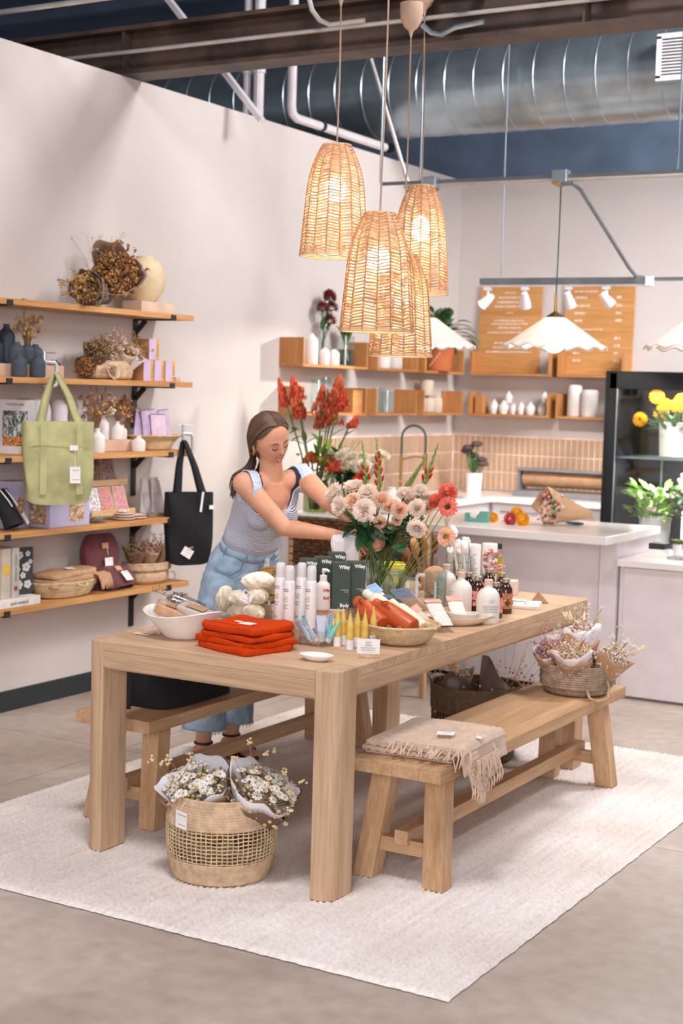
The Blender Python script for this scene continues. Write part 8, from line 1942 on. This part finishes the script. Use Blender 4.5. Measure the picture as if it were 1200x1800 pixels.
ep = HC+hr*1*.080-hf*.012-hu*.052
for s in (1, -1):
    e = HC+hr*s*.079-hf*.010-hu*.052; MB().tube([e+(hf*cos(2*PI*k/14)+hu*sin(2*PI*k/14))*.0075 for k in range(14)], .0022, 6, closed=True).build('hoop_earring', GOLD, person)
# ---------------------------------------------------------------- hair: parted in the middle, swept behind the shoulders
hb_ = MB(); rr = random.Random(23)
def scalp(x, y, z, k=1.0):
    d = Vector((x, y, z)).normalized(); return HC+hr*d.x*.082*k+hf*(d.y*.100*k-.006)+hu*(d.z*.117*k+.003)
cap_ = MB(); tmp = MB().grid(lambda u, v: tuple(scalp(sin(PI*v)*sin(2*PI*u), sin(PI*v)*cos(2*PI*u), cos(PI*v), .99)), 60, 44, cu=True)
def gcap(v):
    d = v-HC; x, y, z = d.dot(hr)/.082, d.dot(hf)/.1, d.dot(hu)/.117
    return max(z-(.77-.62*x*x), .05-y) if y > .05 else z+.75            # hairline on the forehead and temples
cap_ = clip(tmp.v, tmp.f, gcap); cap_.build('hair_cap', M('hair_base', (88, 64, 51), .5), person, smooth=180, solid=.001)
NAPE = HC-hf*.075-hu*.10
for s in (-1, 1):
    for k in range(105):
        f = (k+rr.random())/105; yy = .74-1.55*f                         # start along the parting, front to back
        start = scalp(s*.015, yy*.9, sqrt(max(.02, 1-(yy*.9)**2)), 1.0+.012*rr.random())
        w = 1-f; side = s*(.93+.07*rr.random()); back = -.15-.5*f
        m1 = scalp(s*.52, .50-1.35*f, .74-.2*f, 1.02+.02*rr.random()); m2 = scalp(s*.95, .16-.9*f, .26-.2*f, 1.03+.03*rr.random()); m3 = scalp(s*.90, -.22-.7*f, -.42, 1.04+.05*rr.random())
        low = HC+hr*s*(.056-.03*f+rr.uniform(-.01, .01))-hf*(.045+.05*f+rr.uniform(-.01, .012))-hu*(.125+rr.uniform(-.012, .012))
        if s < 0: end1 = low-Vector((.03, -.01, .08)); end2 = end1+Vector((-.045-rr.uniform(0, .02), -.01, -.07))
        else: end1 = low+Vector((-.012, -.014+rr.uniform(-.01, .01), -.045)); end2 = end1+Vector((-.030+rr.uniform(-.015, .01), -.03+rr.uniform(-.012, .012), -.045+rr.uniform(-.012, .012)))
        end3 = end2+Vector((-.012, -.008, -.035-rr.uniform(0, .04)))
        pts = [start, m1, m2, m3, low, end1, end2, end3]; q = []
        for i in range(len(pts)-1):                                       # Catmull-Rom
            p0, p1, p2, p3 = pts[max(0, i-1)], pts[i], pts[i+1], pts[min(len(pts)-1, i+2)]
            for j in range(3): t = j/3; q.append(.5*((2*p1)+(p2-p0)*t+(2*p0-5*p1+4*p2-p3)*t*t+(3*p1-p0-3*p2+p3)*t**3))
        q.append(pts[-1]); n_ = len(q); hb_.tube(q, [.0034+.0016*sin(PI*min(1, i/n_*1.2+.15)) if i < n_*.75 else .0048*(1-i/n_)/.25+.0006 for i in range(n_)], 5, flat=.8)
hb_.build('hair', HAIR, person, smooth=180)
